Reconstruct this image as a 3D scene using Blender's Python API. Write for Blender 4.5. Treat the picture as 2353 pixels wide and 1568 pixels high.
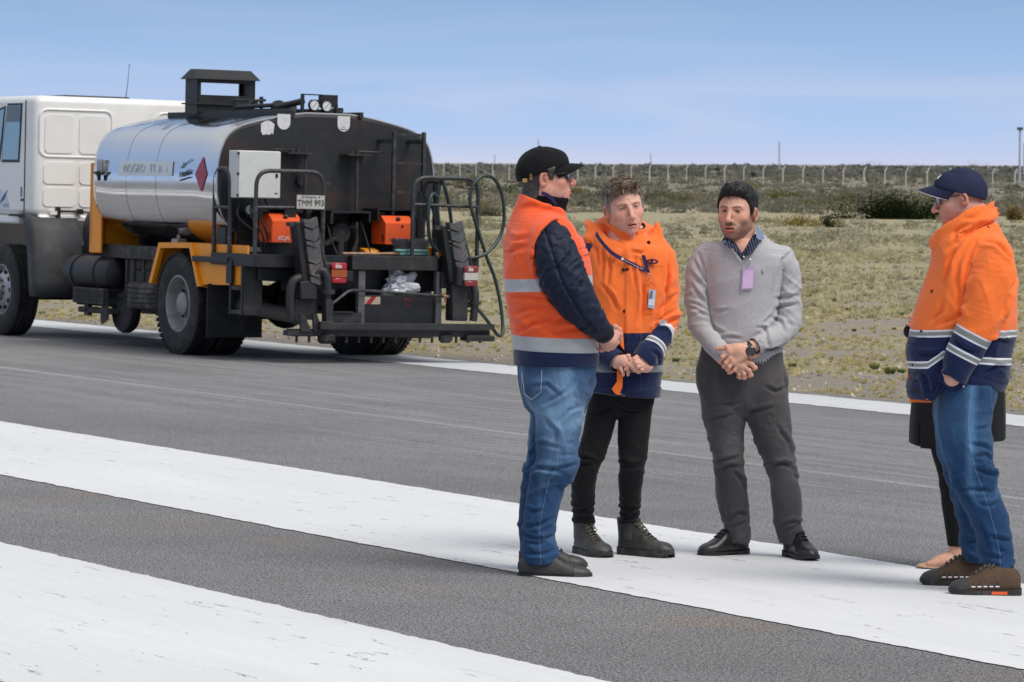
import bpy, math, random
import numpy as np
from mathutils import Vector, Matrix
random.seed(7); RNG = np.random.default_rng(7)
scn = bpy.context.scene
for o in list(bpy.data.objects): bpy.data.objects.remove(o)
COL = scn.collection
R = math.radians

# ------------------------------------------------------------------ camera
cam_d = bpy.data.cameras.new('camera'); cam = bpy.data.objects.new('camera', cam_d); COL.objects.link(cam)
CAM_H = 1.60; PITCH = -2.675; ROLL = 0.26; FPX = 8800.0      # FPX: focal length in px of a 2353 px wide picture
cam_d.sensor_width = 36.0; cam_d.lens = 36.0 * FPX / 2353.0
cam_d.clip_start = 0.5; cam_d.clip_end = 9000
cam.location = (0, 0, CAM_H)
_p, _r = R(PITCH), R(ROLL)
c_fw = np.array([0, math.cos(_p), math.sin(_p)]); _up = np.array([0, -math.sin(_p), math.cos(_p)]); _rt = np.array([1.0, 0, 0])
c_rt = _rt*math.cos(_r) + _up*math.sin(_r); c_up = _up*math.cos(_r) - _rt*math.sin(_r)
M = Matrix.Identity(4)
for i in range(3):
    M[i][0] = c_rt[i]; M[i][1] = c_up[i]; M[i][2] = -c_fw[i]; M[i][3] = (0, 0, CAM_H)[i]
cam.matrix_world = M
cam_d.dof.use_dof = True; cam_d.dof.focus_distance = 17.2; cam_d.dof.aperture_fstop = 17.0
scn.camera = cam

# ------------------------------------------------------------------ world / sun
SUN_EL, SUN_AZ = 54.0, 128.0     # azimuth from +Y clockwise
world = bpy.data.worlds.new("World"); scn.world = world; world.use_nodes = True
nt = world.node_tree; nt.nodes.clear()
def N(nt, t, **k):
    n = nt.nodes.new(t)
    for a, v in k.items():
        if a == 'inp':
            for kk, vv in v.items(): n.inputs[kk].default_value = vv
        else: setattr(n, a, v)
    return n
def LK(nt, a, b): nt.links.new(a, b)
out = N(nt, 'ShaderNodeOutputWorld'); bg = N(nt, 'ShaderNodeBackground')
sky = N(nt, 'ShaderNodeTexSky'); sky.sky_type = 'NISHITA'; sky.sun_disc = False
sky.sun_elevation = R(SUN_EL); sky.sun_rotation = R(SUN_AZ); sky.air_density = 1.2; sky.dust_density = 0.6; sky.ozone_density = 3.0
tc = N(nt, 'ShaderNodeTexCoord'); sep = N(nt, 'ShaderNodeSeparateXYZ'); LK(nt, tc.outputs['Generated'], sep.inputs[0])
# thin cloud deck, colours in the sky texture's own scale (background strength 0.1)
el = N(nt, 'ShaderNodeMapRange', inp={1: 0.0, 2: 0.055, 3: 0.0, 4: 1.0}); LK(nt, sep.outputs[2], el.inputs[0])
rp = N(nt, 'ShaderNodeValToRGB'); LK(nt, el.outputs[0], rp.inputs[0])
cr = rp.color_ramp; cr.elements[0].position = 0; cr.elements[0].color = (.53, .59, .80, 1)
cr.elements[1].position = 1; cr.elements[1].color = (.185, .315, .575, 1)
e = cr.elements.new(.16); e.color = (.38, .54, .84, 1)
e = cr.elements.new(.55); e.color = (.275, .44, .745, 1)
hi = N(nt, 'ShaderNodeMapRange', inp={1: 0.06, 2: 0.5, 3: 0.0, 4: 1.0}); LK(nt, sep.outputs[2], hi.inputs[0])
mh = N(nt, 'ShaderNodeMix', data_type='RGBA'); LK(nt, hi.outputs[0], mh.inputs[0]); LK(nt, rp.outputs[0], mh.inputs[6]); mh.inputs[7].default_value = (.58, .59, .61, 1)
mp = N(nt, 'ShaderNodeMapping'); mp.inputs['Scale'].default_value = (6, 6, 52); mp.inputs['Rotation'].default_value = (0, R(-1.2), 0); LK(nt, tc.outputs['Generated'], mp.inputs[0])
nz = N(nt, 'ShaderNodeTexNoise', inp={'Scale': 1.5, 'Detail': 5.0, 'Roughness': .5, 'Distortion': .6}); LK(nt, mp.outputs[0], nz.inputs['Vector'])
cl = N(nt, 'ShaderNodeMapRange', inp={1: .42, 2: .66, 3: 0.0, 4: 1.0}); cl.interpolation_type = 'SMOOTHSTEP'; LK(nt, nz.outputs[0], cl.inputs[0])
low = N(nt, 'ShaderNodeMapRange', inp={1: 0.0, 2: 0.026, 3: .8, 4: .10}); LK(nt, sep.outputs[2], low.inputs[0])
mu = N(nt, 'ShaderNodeMath', operation='MULTIPLY'); LK(nt, cl.outputs[0], mu.inputs[0]); LK(nt, low.outputs[0], mu.inputs[1])
mc = N(nt, 'ShaderNodeMix', data_type='RGBA'); LK(nt, mu.outputs[0], mc.inputs[0]); LK(nt, mh.outputs[2], mc.inputs[6]); mc.inputs[7].default_value = (.60, .63, .79, 1)
sc = N(nt, 'ShaderNodeVectorMath', operation='SCALE'); sc.inputs['Scale'].default_value = 10.0; LK(nt, mc.outputs[2], sc.inputs[0])
mx = N(nt, 'ShaderNodeMix', data_type='RGBA'); mx.inputs[0].default_value = .88; LK(nt, sky.outputs[0], mx.inputs[6]); LK(nt, sc.outputs[0], mx.inputs[7])
bg.inputs[1].default_value = 0.1; LK(nt, mx.outputs[2], bg.inputs[0]); LK(nt, bg.outputs[0], out.inputs[0])
sun_d = bpy.data.lights.new('sun', 'SUN'); sun_d.energy = 2.3; sun_d.angle = R(32); sun_d.color = (1, .96, .9)
sun = bpy.data.objects.new('sun', sun_d); COL.objects.link(sun)
_a = R(SUN_AZ); _e = R(SUN_EL)
sdir = Vector((math.sin(_a)*math.cos(_e), math.cos(_a)*math.cos(_e), math.sin(_e)))
sun.rotation_euler = sdir.to_track_quat('Z', 'Y').to_euler(); sun.location = (0, 0, 40)
vs = scn.view_settings; vs.view_transform = 'Standard'; vs.look = 'None'; vs.exposure = 0.16; vs.gamma = 1.0
scn.render.resolution_x = 1024; scn.render.resolution_y = 682
scn.cycles.max_bounces = 6

# ------------------------------------------------------------------ generic helpers
def lin(c):
    return tuple(((x/255)/12.92 if x/255 <= .04045 else ((x/255+.055)/1.055)**2.4) for x in c)
_mats = {}
def principled(name, col=(.5, .5, .5), rough=.6, metal=0.0, spec=.5, bump=0, bscale=50, var=0, vscale=8, coat=0, sheen=0, dirt=None, dscale=3, alpha=None, trans=0, attr=None, coords='Object', detail=6):
    if name in _mats: return _mats[name]
    m = bpy.data.materials.new(name); m.use_nodes = True; t = m.node_tree; b = t.nodes['Principled BSDF']
    b.inputs['Base Color'].default_value = (*col, 1); b.inputs['Roughness'].default_value = rough
    b.inputs['Metallic'].default_value = metal; b.inputs['Specular IOR Level'].default_value = spec
    if coat: b.inputs['Coat Weight'].default_value = coat; b.inputs['Coat Roughness'].default_value = .15
    if sheen: b.inputs['Sheen Weight'].default_value = sheen; b.inputs['Sheen Roughness'].default_value = .6
    if trans: b.inputs['Transmission Weight'].default_value = trans
    c = N(t, 'ShaderNodeTexCoord'); src = None
    if attr:
        a = N(t, 'ShaderNodeAttribute', attribute_name=attr); src = a.outputs['Color']
    if var:
        n = N(t, 'ShaderNodeTexNoise', inp={'Scale': vscale, 'Detail': detail, 'Roughness': .6}); LK(t, c.outputs[coords], n.inputs['Vector'])
        r = N(t, 'ShaderNodeMapRange', inp={1: .25, 2: .75, 3: 1-var, 4: 1+var}); LK(t, n.outputs[0], r.inputs[0])
        s = N(t, 'ShaderNodeVectorMath', operation='SCALE')
        if src is not None: LK(t, src, s.inputs[0])
        else: s.inputs[0].default_value = col
        LK(t, r.outputs[0], s.inputs['Scale']); src = s.outputs[0]
    if dirt:
        n = N(t, 'ShaderNodeTexNoise', inp={'Scale': dscale, 'Detail': 8, 'Roughness': .65, 'Distortion': .5}); LK(t, c.outputs[coords], n.inputs['Vector'])
        r = N(t, 'ShaderNodeMapRange', inp={1: .5, 2: .7, 3: 0, 4: dirt[1]}); LK(t, n.outputs[0], r.inputs[0])
        x = N(t, 'ShaderNodeMix', data_type='RGBA'); LK(t, r.outputs[0], x.inputs[0])
        if src is not None: LK(t, src, x.inputs[6])
        else: x.inputs[6].default_value = (*col, 1)
        x.inputs[7].default_value = (*dirt[0], 1); src = x.outputs[2]
    if src is not None: LK(t, src, b.inputs['Base Color'])
    if bump:
        n = N(t, 'ShaderNodeTexNoise', inp={'Scale': bscale, 'Detail': 5, 'Roughness': .6}); LK(t, c.outputs[coords], n.inputs['Vector'])
        u = N(t, 'ShaderNodeBump', inp={'Strength': bump, 'Distance': .01}); LK(t, n.outputs[0], u.inputs['Height']); LK(t, u.outputs[0], b.inputs['Normal'])
    _mats[name] = m; return m

def tag(o, label=None, cat=None, group=None, kind=None):
    if label: o['label'] = label
    if cat: o['category'] = cat
    if group: o['group'] = group
    if kind: o['kind'] = kind
    return o
def empty(name, label=None, cat=None, group=None, loc=(0, 0, 0), mat=None):
    o = bpy.data.objects.new(name, None); COL.objects.link(o); o.empty_display_size = .1
    if mat is not None: o.matrix_world = mat
    else: o.location = loc
    return tag(o, label, cat, group)
def mesh_obj(name, v, f, mat, parent=None, smooth=False, attrs=None, mats=None, midx=None, loc=None):
    """v (n,3) array, f list of faces or (m,k) array"""
    me = bpy.data.meshes.new(name)
    v = np.asarray(v, dtype=np.float32)
    if isinstance(f, np.ndarray):
        k = f.shape[1]; me.vertices.add(len(v)); me.vertices.foreach_set('co', v.ravel())
        me.loops.add(f.size); me.loops.foreach_set('vertex_index', f.astype(np.int32).ravel())
        me.polygons.add(len(f)); me.polygons.foreach_set('loop_start', np.arange(0, f.size, k, dtype=np.int32))
        me.polygons.foreach_set('loop_total', np.full(len(f), k, dtype=np.int32)); me.update(calc_edges=True)
    else:
        me.from_pydata([tuple(p) for p in v.tolist()], [], [tuple(q) for q in f]); me.update()
    for m in (mats or [mat]): me.materials.append(m)
    if midx is not None: me.polygons.foreach_set('material_index', np.asarray(midx, dtype=np.int32))
    if smooth: me.polygons.foreach_set('use_smooth', np.ones(len(me.polygons), dtype=bool))
    for an, av in (attrs or {}).items():
        av = np.asarray(av, dtype=np.float32)
        if av.ndim == 1:
            a = me.attributes.new(an, 'FLOAT', 'POINT'); a.data.foreach_set('value', av)
        else:
            if av.shape[1] == 3: av = np.hstack([av, np.ones((len(av), 1), np.float32)])
            a = me.color_attributes.new(an, 'FLOAT_COLOR', 'POINT'); a.data.foreach_set('color', av.ravel())
    me.validate(); me.update()
    o = bpy.data.objects.new(name, me); COL.objects.link(o)
    if parent is not None: o.parent = parent
    if loc is not None: o.location = loc
    return o

class MB:
    """collects boxes, tubes, prisms into one mesh"""
    def __init__(s): s.v = []; s.f = []; s.sm = False
    def add(s, v, f):
        n = len(s.v); s.g = getattr(s, 'g', []); s.g.append((n, n+len(v), len(s.f), len(s.f)+len(f))); s.v += [tuple(p) for p in v]; s.f += [tuple(i+n for i in q) for q in f]; return s
    def box(s, x0, x1, y0, y1, z0, z1, bev=0.0, rot=None, cen=None):
        if x0 > x1: x0, x1 = x1, x0
        if y0 > y1: y0, y1 = y1, y0
        if z0 > z1: z0, z1 = z1, z0
        if bev <= 0:
            v = [(x, y, z) for x in (x0, x1) for y in (y0, y1) for z in (z0, z1)]
            f = [(0, 1, 3, 2), (4, 6, 7, 5), (0, 4, 5, 1), (2, 3, 7, 6), (0, 2, 6, 4), (1, 5, 7, 3)]
        else:
            b = min(bev, (x1-x0)/2.01, (y1-y0)/2.01, (z1-z0)/2.01); v = []
            bm = {}
            X = (x0, x1); Y = (y0, y1); Z = (z0, z1)
            for i in (0, 1):
                for j in (0, 1):
                    for k in (0, 1):
                        sx, sy, sz = (1, -1)[i], (1, -1)[j], (1, -1)[k]
                        for a in range(3):
                            p = [X[i]+sx*b, Y[j]+sy*b, Z[k]+sz*b]; p[a] = (X[i], Y[j], Z[k])[a]
                            bm[(i, j, k, a)] = len(v); v.append(p)
            f = []
            for a in range(3):
                o1, o2 = [q for q in range(3) if q != a]
                for s_ in (0, 1):
                    def key(u, w):
                        t = [0, 0, 0]; t[a] = s_; t[o1] = u; t[o2] = w; return (*t, a)
                    f.append([bm[key(0, 0)], bm[key(1, 0)], bm[key(1, 1)], bm[key(0, 1)]])
            for a in range(3):      # edges parallel to axis a
                o1, o2 = [q for q in range(3) if q != a]
                for u in (0, 1):
                    for w in (0, 1):
                        def K(e, face):
                            t = [0, 0, 0]; t[a] = e; t[o1] = u; t[o2] = w; return bm[(*t, face)]
                        f.append([K(0, o1), K(1, o1), K(1, o2), K(0, o2)])
            for i in (0, 1):
                for j in (0, 1):
                    for k in (0, 1): f.append([bm[(i, j, k, 0)], bm[(i, j, k, 1)], bm[(i, j, k, 2)]])
        if rot is not None:
            c = Vector(cen if cen is not None else ((x0+x1)/2, (y0+y1)/2, (z0+z1)/2))
            v = [tuple(rot @ (Vector(p)-c) + c) for p in v]
        return s.add(v, f)
    def tube(s, pts, r, n=10, cap=True, closed=False):
        P = [Vector(p) for p in pts]; k = len(P); rr = r if isinstance(r, (list, tuple)) else [r]*k
        tang = []
        for i in range(k):
            if closed: t = P[(i+1) % k]-P[i-1]
            else: t = P[min(i+1, k-1)]-P[max(i-1, 0)]
            tang.append(t.normalized() if t.length > 1e-9 else Vector((0, 0, 1)))
        u = tang[0].orthogonal().normalized(); V = []; F = []
        for i in range(k):
            u = (u - tang[i]*u.dot(tang[i])).normalized() if (u - tang[i]*u.dot(tang[i])).length > 1e-6 else tang[i].orthogonal().normalized()
            w = tang[i].cross(u)
            for j in range(n):
                a = 2*math.pi*j/n; V.append(P[i] + (u*math.cos(a)+w*math.sin(a))*rr[i])
        for i in range(k if closed else k-1):
            for j in range(n):
                a, b = i*n+j, i*n+(j+1) % n; c, d = ((i+1) % k)*n+(j+1) % n, ((i+1) % k)*n+j
                F.append((a, b, c, d))
        if cap and not closed: F.append(tuple(range(n))[::-1]); F.append(tuple((k-1)*n+j for j in range(n)))
        return s.add(V, F)
    def cyl(s, a, b, r, n=20, r2=None): return s.tube([a, b], [r, r2 if r2 is not None else r], n)
    def prism(s, poly, axis, a0, a1):
        """poly 2-D outline extruded along axis (0 x,1 y,2 z)"""
        n = len(poly); o = [q for q in range(3) if q != axis]; V = []
        for a in (a0, a1):
            for p in poly:
                t = [0, 0, 0]; t[axis] = a; t[o[0]] = p[0]; t[o[1]] = p[1]; V.append(t)
        return s.add(V, [tuple(range(n)), tuple(range(2*n-1, n-1, -1))]+[(i, (i+1) % n, n+(i+1) % n, n+i) for i in range(n)])
    def lathe(s, prof, org, ax, n=32):
        """prof [(r,h)] around axis ax through org"""
        ax = Vector(ax).normalized(); u = ax.orthogonal().normalized(); w = ax.cross(u); V = []; F = []; k = len(prof)
        for r, h in prof:
            for j in range(n):
                a = 2*math.pi*j/n; V.append(Vector(org)+ax*h+(u*math.cos(a)+w*math.sin(a))*r)
        for i in range(k-1):
            for j in range(n): F.append((i*n+j, i*n+(j+1) % n, (i+1)*n+(j+1) % n, (i+1)*n+j))
        return s.add(V, F)
    def groups(s):
        P = np.array([tuple(p) for p in s.v]); B = [(P[a:b].min(0)-.006, P[a:b].max(0)+.006) for a, b, _, _ in s.g]; k = len(B); par = list(range(k))
        def find(i):
            while par[i] != i: i = par[i]
            return i
        for i in range(k):
            for j in range(i):
                if np.all(B[i][0] <= B[j][1]) and np.all(B[j][0] <= B[i][1]): par[find(i)] = find(j)
        d = {}
        for i in range(k): d.setdefault(find(i), []).append(i)
        return list(d.values())
    def build(s, name, mat, parent=None, smooth=False, label=None, ang=None, split=True):
        if split and 1 < len(s.g) < 60:
            G = s.groups()
            if 1 < len(G) <= 20:
                first = None
                for grp in G:
                    q = MB()
                    for i in grp:
                        a, b, c, d = s.g[i]; q.add(s.v[a:b], [[x-a for x in f] for f in s.f[c:d]])
                    o = q.build(name, mat, parent, smooth, label, ang, False); first = first or o
                return first
        o = mesh_obj(name, np.array([tuple(p) for p in s.v]), s.f, mat, parent)
        bm_fix(o.data)
        if smooth:
            o.data.polygons.foreach_set('use_smooth', np.ones(len(o.data.polygons), dtype=bool))
            o.data.set_sharp_from_angle(angle=R(ang or 38))
        if label: o['label'] = label
        return o
import bmesh
def bm_fix(me):
    b = bmesh.new(); b.from_mesh(me); bmesh.ops.recalc_face_normals(b, faces=b.faces); b.to_mesh(me); b.free()
def spline(pts, n=8, closed=False):
    P = [Vector(p) for p in pts]; k = len(P); o = []
    for i in range(k if closed else k-1):
        p0 = P[i-1] if (i > 0 or closed) else P[0]*2-P[1]; p1 = P[i]; p2 = P[(i+1) % k]
        p3 = P[(i+2) % k] if (closed or i+2 < k) else P[-1]*2-P[-2]
        for j in range(n):
            t = j/n; o.append(.5*((2*p1)+(p2-p0)*t+(2*p0-5*p1+4*p2-p3)*t*t+(3*p1-p0-3*p2+p3)*t**3))
    if not closed: o.append(P[-1])
    return o
def fillet(pts, r, n=5):
    P = [Vector(p) for p in pts]; o = [P[0]]
    for i in range(1, len(P)-1):
        a = (P[i-1]-P[i]); b = (P[i+1]-P[i]); q = min(r, a.length*.49, b.length*.49); A = P[i]+a.normalized()*q; B = P[i]+b.normalized()*q
        for j in range(n+1):
            t = j/n; o.append(A*(1-t)**2+P[i]*2*t*(1-t)+B*t*t)
    o.append(P[-1]); return o

def _h(ix, iy, iz):
    n = (ix.astype(np.int64)*374761393 + iy.astype(np.int64)*668265263 + iz.astype(np.int64)*2147483647) & 0xffffffff
    n = ((n ^ (n >> 13))*1274126177) & 0xffffffff; n = n ^ (n >> 16)
    return (n & 0xffff)/65535.0
def vnoise(P, sc=1.0, off=0):
    P = np.asarray(P, float)*sc+off+1000.0; I = np.floor(P).astype(np.int64); f = P-I; f = f*f*(3-2*f); r = 0
    for dx in (0, 1):
        for dy in (0, 1):
            for dz in (0, 1):
                w = (f[:, 0] if dx else 1-f[:, 0])*(f[:, 1] if dy else 1-f[:, 1])*(f[:, 2] if dz else 1-f[:, 2])
                r = r+w*_h(I[:, 0]+dx, I[:, 1]+dy, I[:, 2]+dz)
    return r*2-1
def fnoise(P, sc=1.0, off=0, o=3):
    r = 0; a = 1
    for i in range(o): r = r+a*vnoise(P, sc*2**i, off+17*i); a *= .5
    return r

# ------------------------------------------------------------------ runway frame: d = across (towards the field), l = along
TH = R(29.9); FALL = .022
r_fwd = np.array([-math.sin(TH), math.cos(TH), 0]); r_rgt = np.array([math.cos(TH), math.sin(TH), 0])
def runway_matrix(lift=0.0):
    cr_, sr_ = math.cos(FALL), math.sin(FALL)
    X = r_rgt*cr_+np.array([0, 0, -sr_]); Z = r_rgt*sr_+np.array([0, 0, cr_]); m = Matrix.Identity(4)
    for i in range(3): m[i][0] = X[i]; m[i][1] = r_fwd[i]; m[i][2] = Z[i]; m[i][3] = Z[i]*lift
    return m
def pix_ray(px, py): return c_fw + c_rt*(px-1176.5)/FPX + c_up*(784-py)/FPX
def on_ground(px, py):
    d = pix_ray(px, py); t = -CAM_H/(d[2]+FALL*float(d@r_rgt)); return np.array([0, 0, CAM_H])+t*d
EDGE = 19.05
def terr(d, l):
    """height of the field at runway coordinates"""
    z = -FALL*np.minimum(d, 30)
    return z - .45*np.clip((d-30)/120, 0, 1) - .5*np.clip((d-150)/400, 0, 1) + .05*np.sin(d*.21+l*.05)*np.clip((d-25)/30, 0, 1)

# asphalt material ------------------------------------------------
def asphalt_nodes(t, c):
    def noise(scale, vec, **k):
        n = N(t, 'ShaderNodeTexNoise', inp={'Scale': scale, 'Detail': k.get('det', 4), 'Roughness': k.get('ro', .6)}); LK(t, vec, n.inputs['Vector']); return n.outputs[0]
    obj = c.outputs['Object']
    fine = noise(170, obj, det=4, ro=.75); mid = noise(38, obj, det=3); big = noise(.35, obj, det=5); patch = noise(2.2, obj, det=4)
    mp = N(t, 'ShaderNodeMapping'); mp.inputs['Scale'].default_value = (6.0, .12, 1); LK(t, obj, mp.inputs[0]); streak = noise(1.4, mp.outputs[0], det=6, ro=.7)
    def rng(v, a, b, x, y, sm=False):
        m = N(t, 'ShaderNodeMapRange', inp={1: a, 2: b, 3: x, 4: y}); LK(t, v, m.inputs[0]); return m.outputs[0]
    def math2(op, a, b):
        m = N(t, 'ShaderNodeMath', operation=op)
        for i, q in enumerate((a, b)):
            if isinstance(q, (int, float)): m.inputs[i].default_value = q
            else: LK(t, q, m.inputs[i])
        return m.outputs[0]
    crs = noise(85, obj, det=3, ro=.8); f = math2('MULTIPLY', rng(fine, .33, .67, .0, 2.0), rng(crs, .38, .59, .25, 1.6)); f = math2('MULTIPLY', f, rng(mid, .3, .7, .8, 1.2)); f = math2('MULTIPLY', f, rng(big, .3, .7, .86, 1.14))
    f = math2('MULTIPLY', f, rng(patch, .3, .7, .93, 1.07))
    vor = N(t, 'ShaderNodeTexVoronoi', inp={'Scale': 48.0}); LK(t, obj, vor.inputs['Vector'])
    chip = rng(vor.outputs['Distance'], .10, .34, .35, 1.08); f = math2('MULTIPLY', f, chip)
    # pale scuffs along the runway between d=11.4 and d=17.5
    sx = N(t, 'ShaderNodeSeparateXYZ'); LK(t, obj, sx.inputs[0]); X = sx.outputs[0]; Y = sx.outputs[1]
    zone = math2('MULTIPLY', rng(X, 10.9, 12.6, 0, 1), rng(X, 17.2, 17.6, 1, 0))
    st = math2('MULTIPLY', rng(streak, .45, .66, 0, 1), zone); st = math2('MULTIPLY', st, rng(fine, .38, .6, .1, 1))
    add = math2('MULTIPLY', st, .8)
    for d0, slope, w, amp in ((13.35, .006, .035, .8), (12.15, .018, .014, .35), (15.6, -.004, .02, .3), (11.7, .03, .01, .25), (14.4, .011, .018, .25)):
        yy = math2('MULTIPLY', math2('SUBTRACT', Y, 24), slope); dd = math2('ABSOLUTE', math2('SUBTRACT', math2('SUBTRACT', X, d0), yy), 0)
        ln = rng(dd, w, w*2.2, 1, 0); ln = math2('MULTIPLY', ln, rng(fine, .4, .56, 0, 1)); add = math2('ADD', add, math2('MULTIPLY', ln, amp))
    f = math2('ADD', f, add)
    # dark rubber marks
    dk = N(t, 'ShaderNodeMapping'); dk.inputs['Scale'].default_value = (3.5, .1, 1); dk.inputs['Location'].default_value = (5, 3, 0); LK(t, obj, dk.inputs[0])
    f = math2('MULTIPLY', f, rng(noise(1.7, dk.outputs[0], det=5, ro=.6), .55, .75, 1, .88))
    col = N(t, 'ShaderNodeVectorMath', operation='SCALE'); col.inputs[0].default_value = (.163, .160, .161); LK(t, f, col.inputs['Scale'])
    # rust-brown stain patches beside the stripe
    rs = math2('MULTIPLY', rng(noise(1.1, obj, det=5), .5, .68, 0, 1), math2('MULTIPLY', rng(X, 7.2, 7.9, 0, 1), rng(X, 8.3, 8.6, 1, 0)))
    rs = math2('MULTIPLY', rs, .55)
    mx = N(t, 'ShaderNodeMix', data_type='RGBA'); mx.blend_type = 'MULTIPLY'; LK(t, rs, mx.inputs[0]); LK(t, col.outputs[0], mx.inputs[6]); mx.inputs[7].default_value = (1.15, .86, .62, 1)
    return mx.outputs[2], fine, mid, vor, rng, math2, noise, X, Y
def mat_asphalt():
    m = bpy.data.materials.new('asphalt'); m.use_nodes = True; t = m.node_tree; b = t.nodes['Principled BSDF']; b.inputs['Roughness'].default_value = .9; b.inputs['Specular IOR Level'].default_value = .25
    c = N(t, 'ShaderNodeTexCoord'); col, fine, mid, vor, rng, math2, noise, X, Y = asphalt_nodes(t, c); LK(t, col, b.inputs['Base Color'])
    h = math2('ADD', math2('MULTIPLY', fine, .5), math2('MULTIPLY', rng(vor.outputs['Distance'], 0, .4, 0, 1), .8))
    u = N(t, 'ShaderNodeBump', inp={'Strength': .8, 'Distance': .008}); LK(t, h, u.inputs['Height']); LK(t, u.outputs[0], b.inputs['Normal']); return m
def mat_paint(name, chip=.0, tint=(.685, .69, .695)):
    m = bpy.data.materials.new(name); m.use_nodes = True; t = m.node_tree; b = t.nodes['Principled BSDF']; b.inputs['Roughness'].default_value = .75; b.inputs['Specular IOR Level'].default_value = .3
    c = N(t, 'ShaderNodeTexCoord'); col, fine, mid, vor, rng, math2, noise, X, Y = asphalt_nodes(t, c); obj = c.outputs['Object']
    mp = N(t, 'ShaderNodeMapping'); mp.inputs['Scale'].default_value = (1.0, .28, 1); LK(t, obj, mp.inputs[0]); v2 = mp.outputs[0]
    n1 = noise(60, v2, det=6, ro=.75); n2 = noise(2.3, obj, det=4, ro=.6); n3 = noise(34, v2, det=6, ro=.8)
    th = rng(n2, .35, .75, .25+chip, .33+chip)
    ch = math2('LESS_THAN', n1, th); ch2 = math2('LESS_THAN', n3, rng(n2, .4, .7, .18+chip, .285+chip)); mask = math2('MAXIMUM', ch, ch2)
    # thin cracks running along the stripe
    mq = N(t, 'ShaderNodeMapping'); mq.inputs['Scale'].default_value = (1.7, .12, 1); LK(t, obj, mq.inputs[0])
    cv = math2('ABSOLUTE', math2('SUBTRACT', noise(3.2, mq.outputs[0], det=5, ro=.6), .5), 0)
    ck = math2('MULTIPLY', math2('LESS_THAN', cv, .0032), math2('GREATER_THAN', noise(7, v2, det=5, ro=.7), .56)); mask = math2('MAXIMUM', mask, ck)
    sh = math2('MULTIPLY', rng(noise(.8, v2, det=6, ro=.6), .3, .7, .93, 1.04), rng(n1, .3, .6, .95, 1.03))
    mp3 = N(t, 'ShaderNodeMapping'); mp3.inputs['Scale'].default_value = (9.0, .35, 1); LK(t, obj, mp3.inputs[0])
    sh = math2('MULTIPLY', sh, rng(noise(1.2, mp3.outputs[0], det=6, ro=.65), .35, .75, .96, 1.02))
    w = N(t, 'ShaderNodeVectorMath', operation='SCALE'); w.inputs[0].default_value = tint; LK(t, sh, w.inputs['Scale'])
    mx = N(t, 'ShaderNodeMix', data_type='RGBA'); LK(t, mask, mx.inputs[0]); LK(t, w.outputs[0], mx.inputs[6])
    dk = N(t, 'ShaderNodeVectorMath', operation='SCALE'); dk.inputs['Scale'].default_value = .75; LK(t, col, dk.inputs[0]); LK(t, dk.outputs[0], mx.inputs[7]); LK(t, mx.outputs[2], b.inputs['Base Color'])
    h = math2('ADD', math2('MULTIPLY', fine, .25), math2('MULTIPLY', mask, -.8)); u = N(t, 'ShaderNodeBump', inp={'Strength': .5, 'Distance': .004}); LK(t, h, u.inputs['Height']); LK(t, u.outputs[0], b.inputs['Normal']); return m

RM = runway_matrix(); RMi = RM.inverted()
def to_world(d, l, h=0.0): return RM @ Vector((d, l, h))
rw = mesh_obj('runway', [(-60, -60, 0), (EDGE, -60, 0), (EDGE, 700, 0), (-60, 700, 0)], [(0, 1, 2, 3)], mat_asphalt()); rw.matrix_world = RM; tag(rw, kind='structure')
def stripe(name, d0, d1, l0, l1, mat, amp=.010, step=.025, seed=1):
    l = np.arange(l0, l1, step); q = np.stack([l, l*0+seed*7.3, l*0], 1); jag = np.abs
    a = d0+amp*(fnoise(q, 9, 3)+.6*fnoise(q, 31, 5))+.012*vnoise(q, .6); b = d1+amp*(fnoise(q, 9, 40)+.6*fnoise(q, 31, 50))+.012*vnoise(q, .6, 9); n = len(l)
    V = np.concatenate([np.stack([a, l, l*0+.004], 1), np.stack([b, l, l*0+.004], 1)]); i = np.arange(n-1)
    o = mesh_obj(name, V, np.stack([i, i+n, i+n+1, i+1], 1), mat); o.matrix_world = RM; tag(o, kind='structure'); return o
PM = mat_paint('runway_paint'); PM2 = mat_paint('worn_runway_paint', .07, (.58, .585, .59))
stripe('runway_stripe', 8.27, 10.2, 4, 110, PM, seed=1)
stripe('runway_stripe', 4.76, 6.67, 4, 110, PM, seed=2)
stripe('runway_edge_line', 17.86, 18.85, 6, 160, PM2, amp=.02, seed=3)

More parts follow.
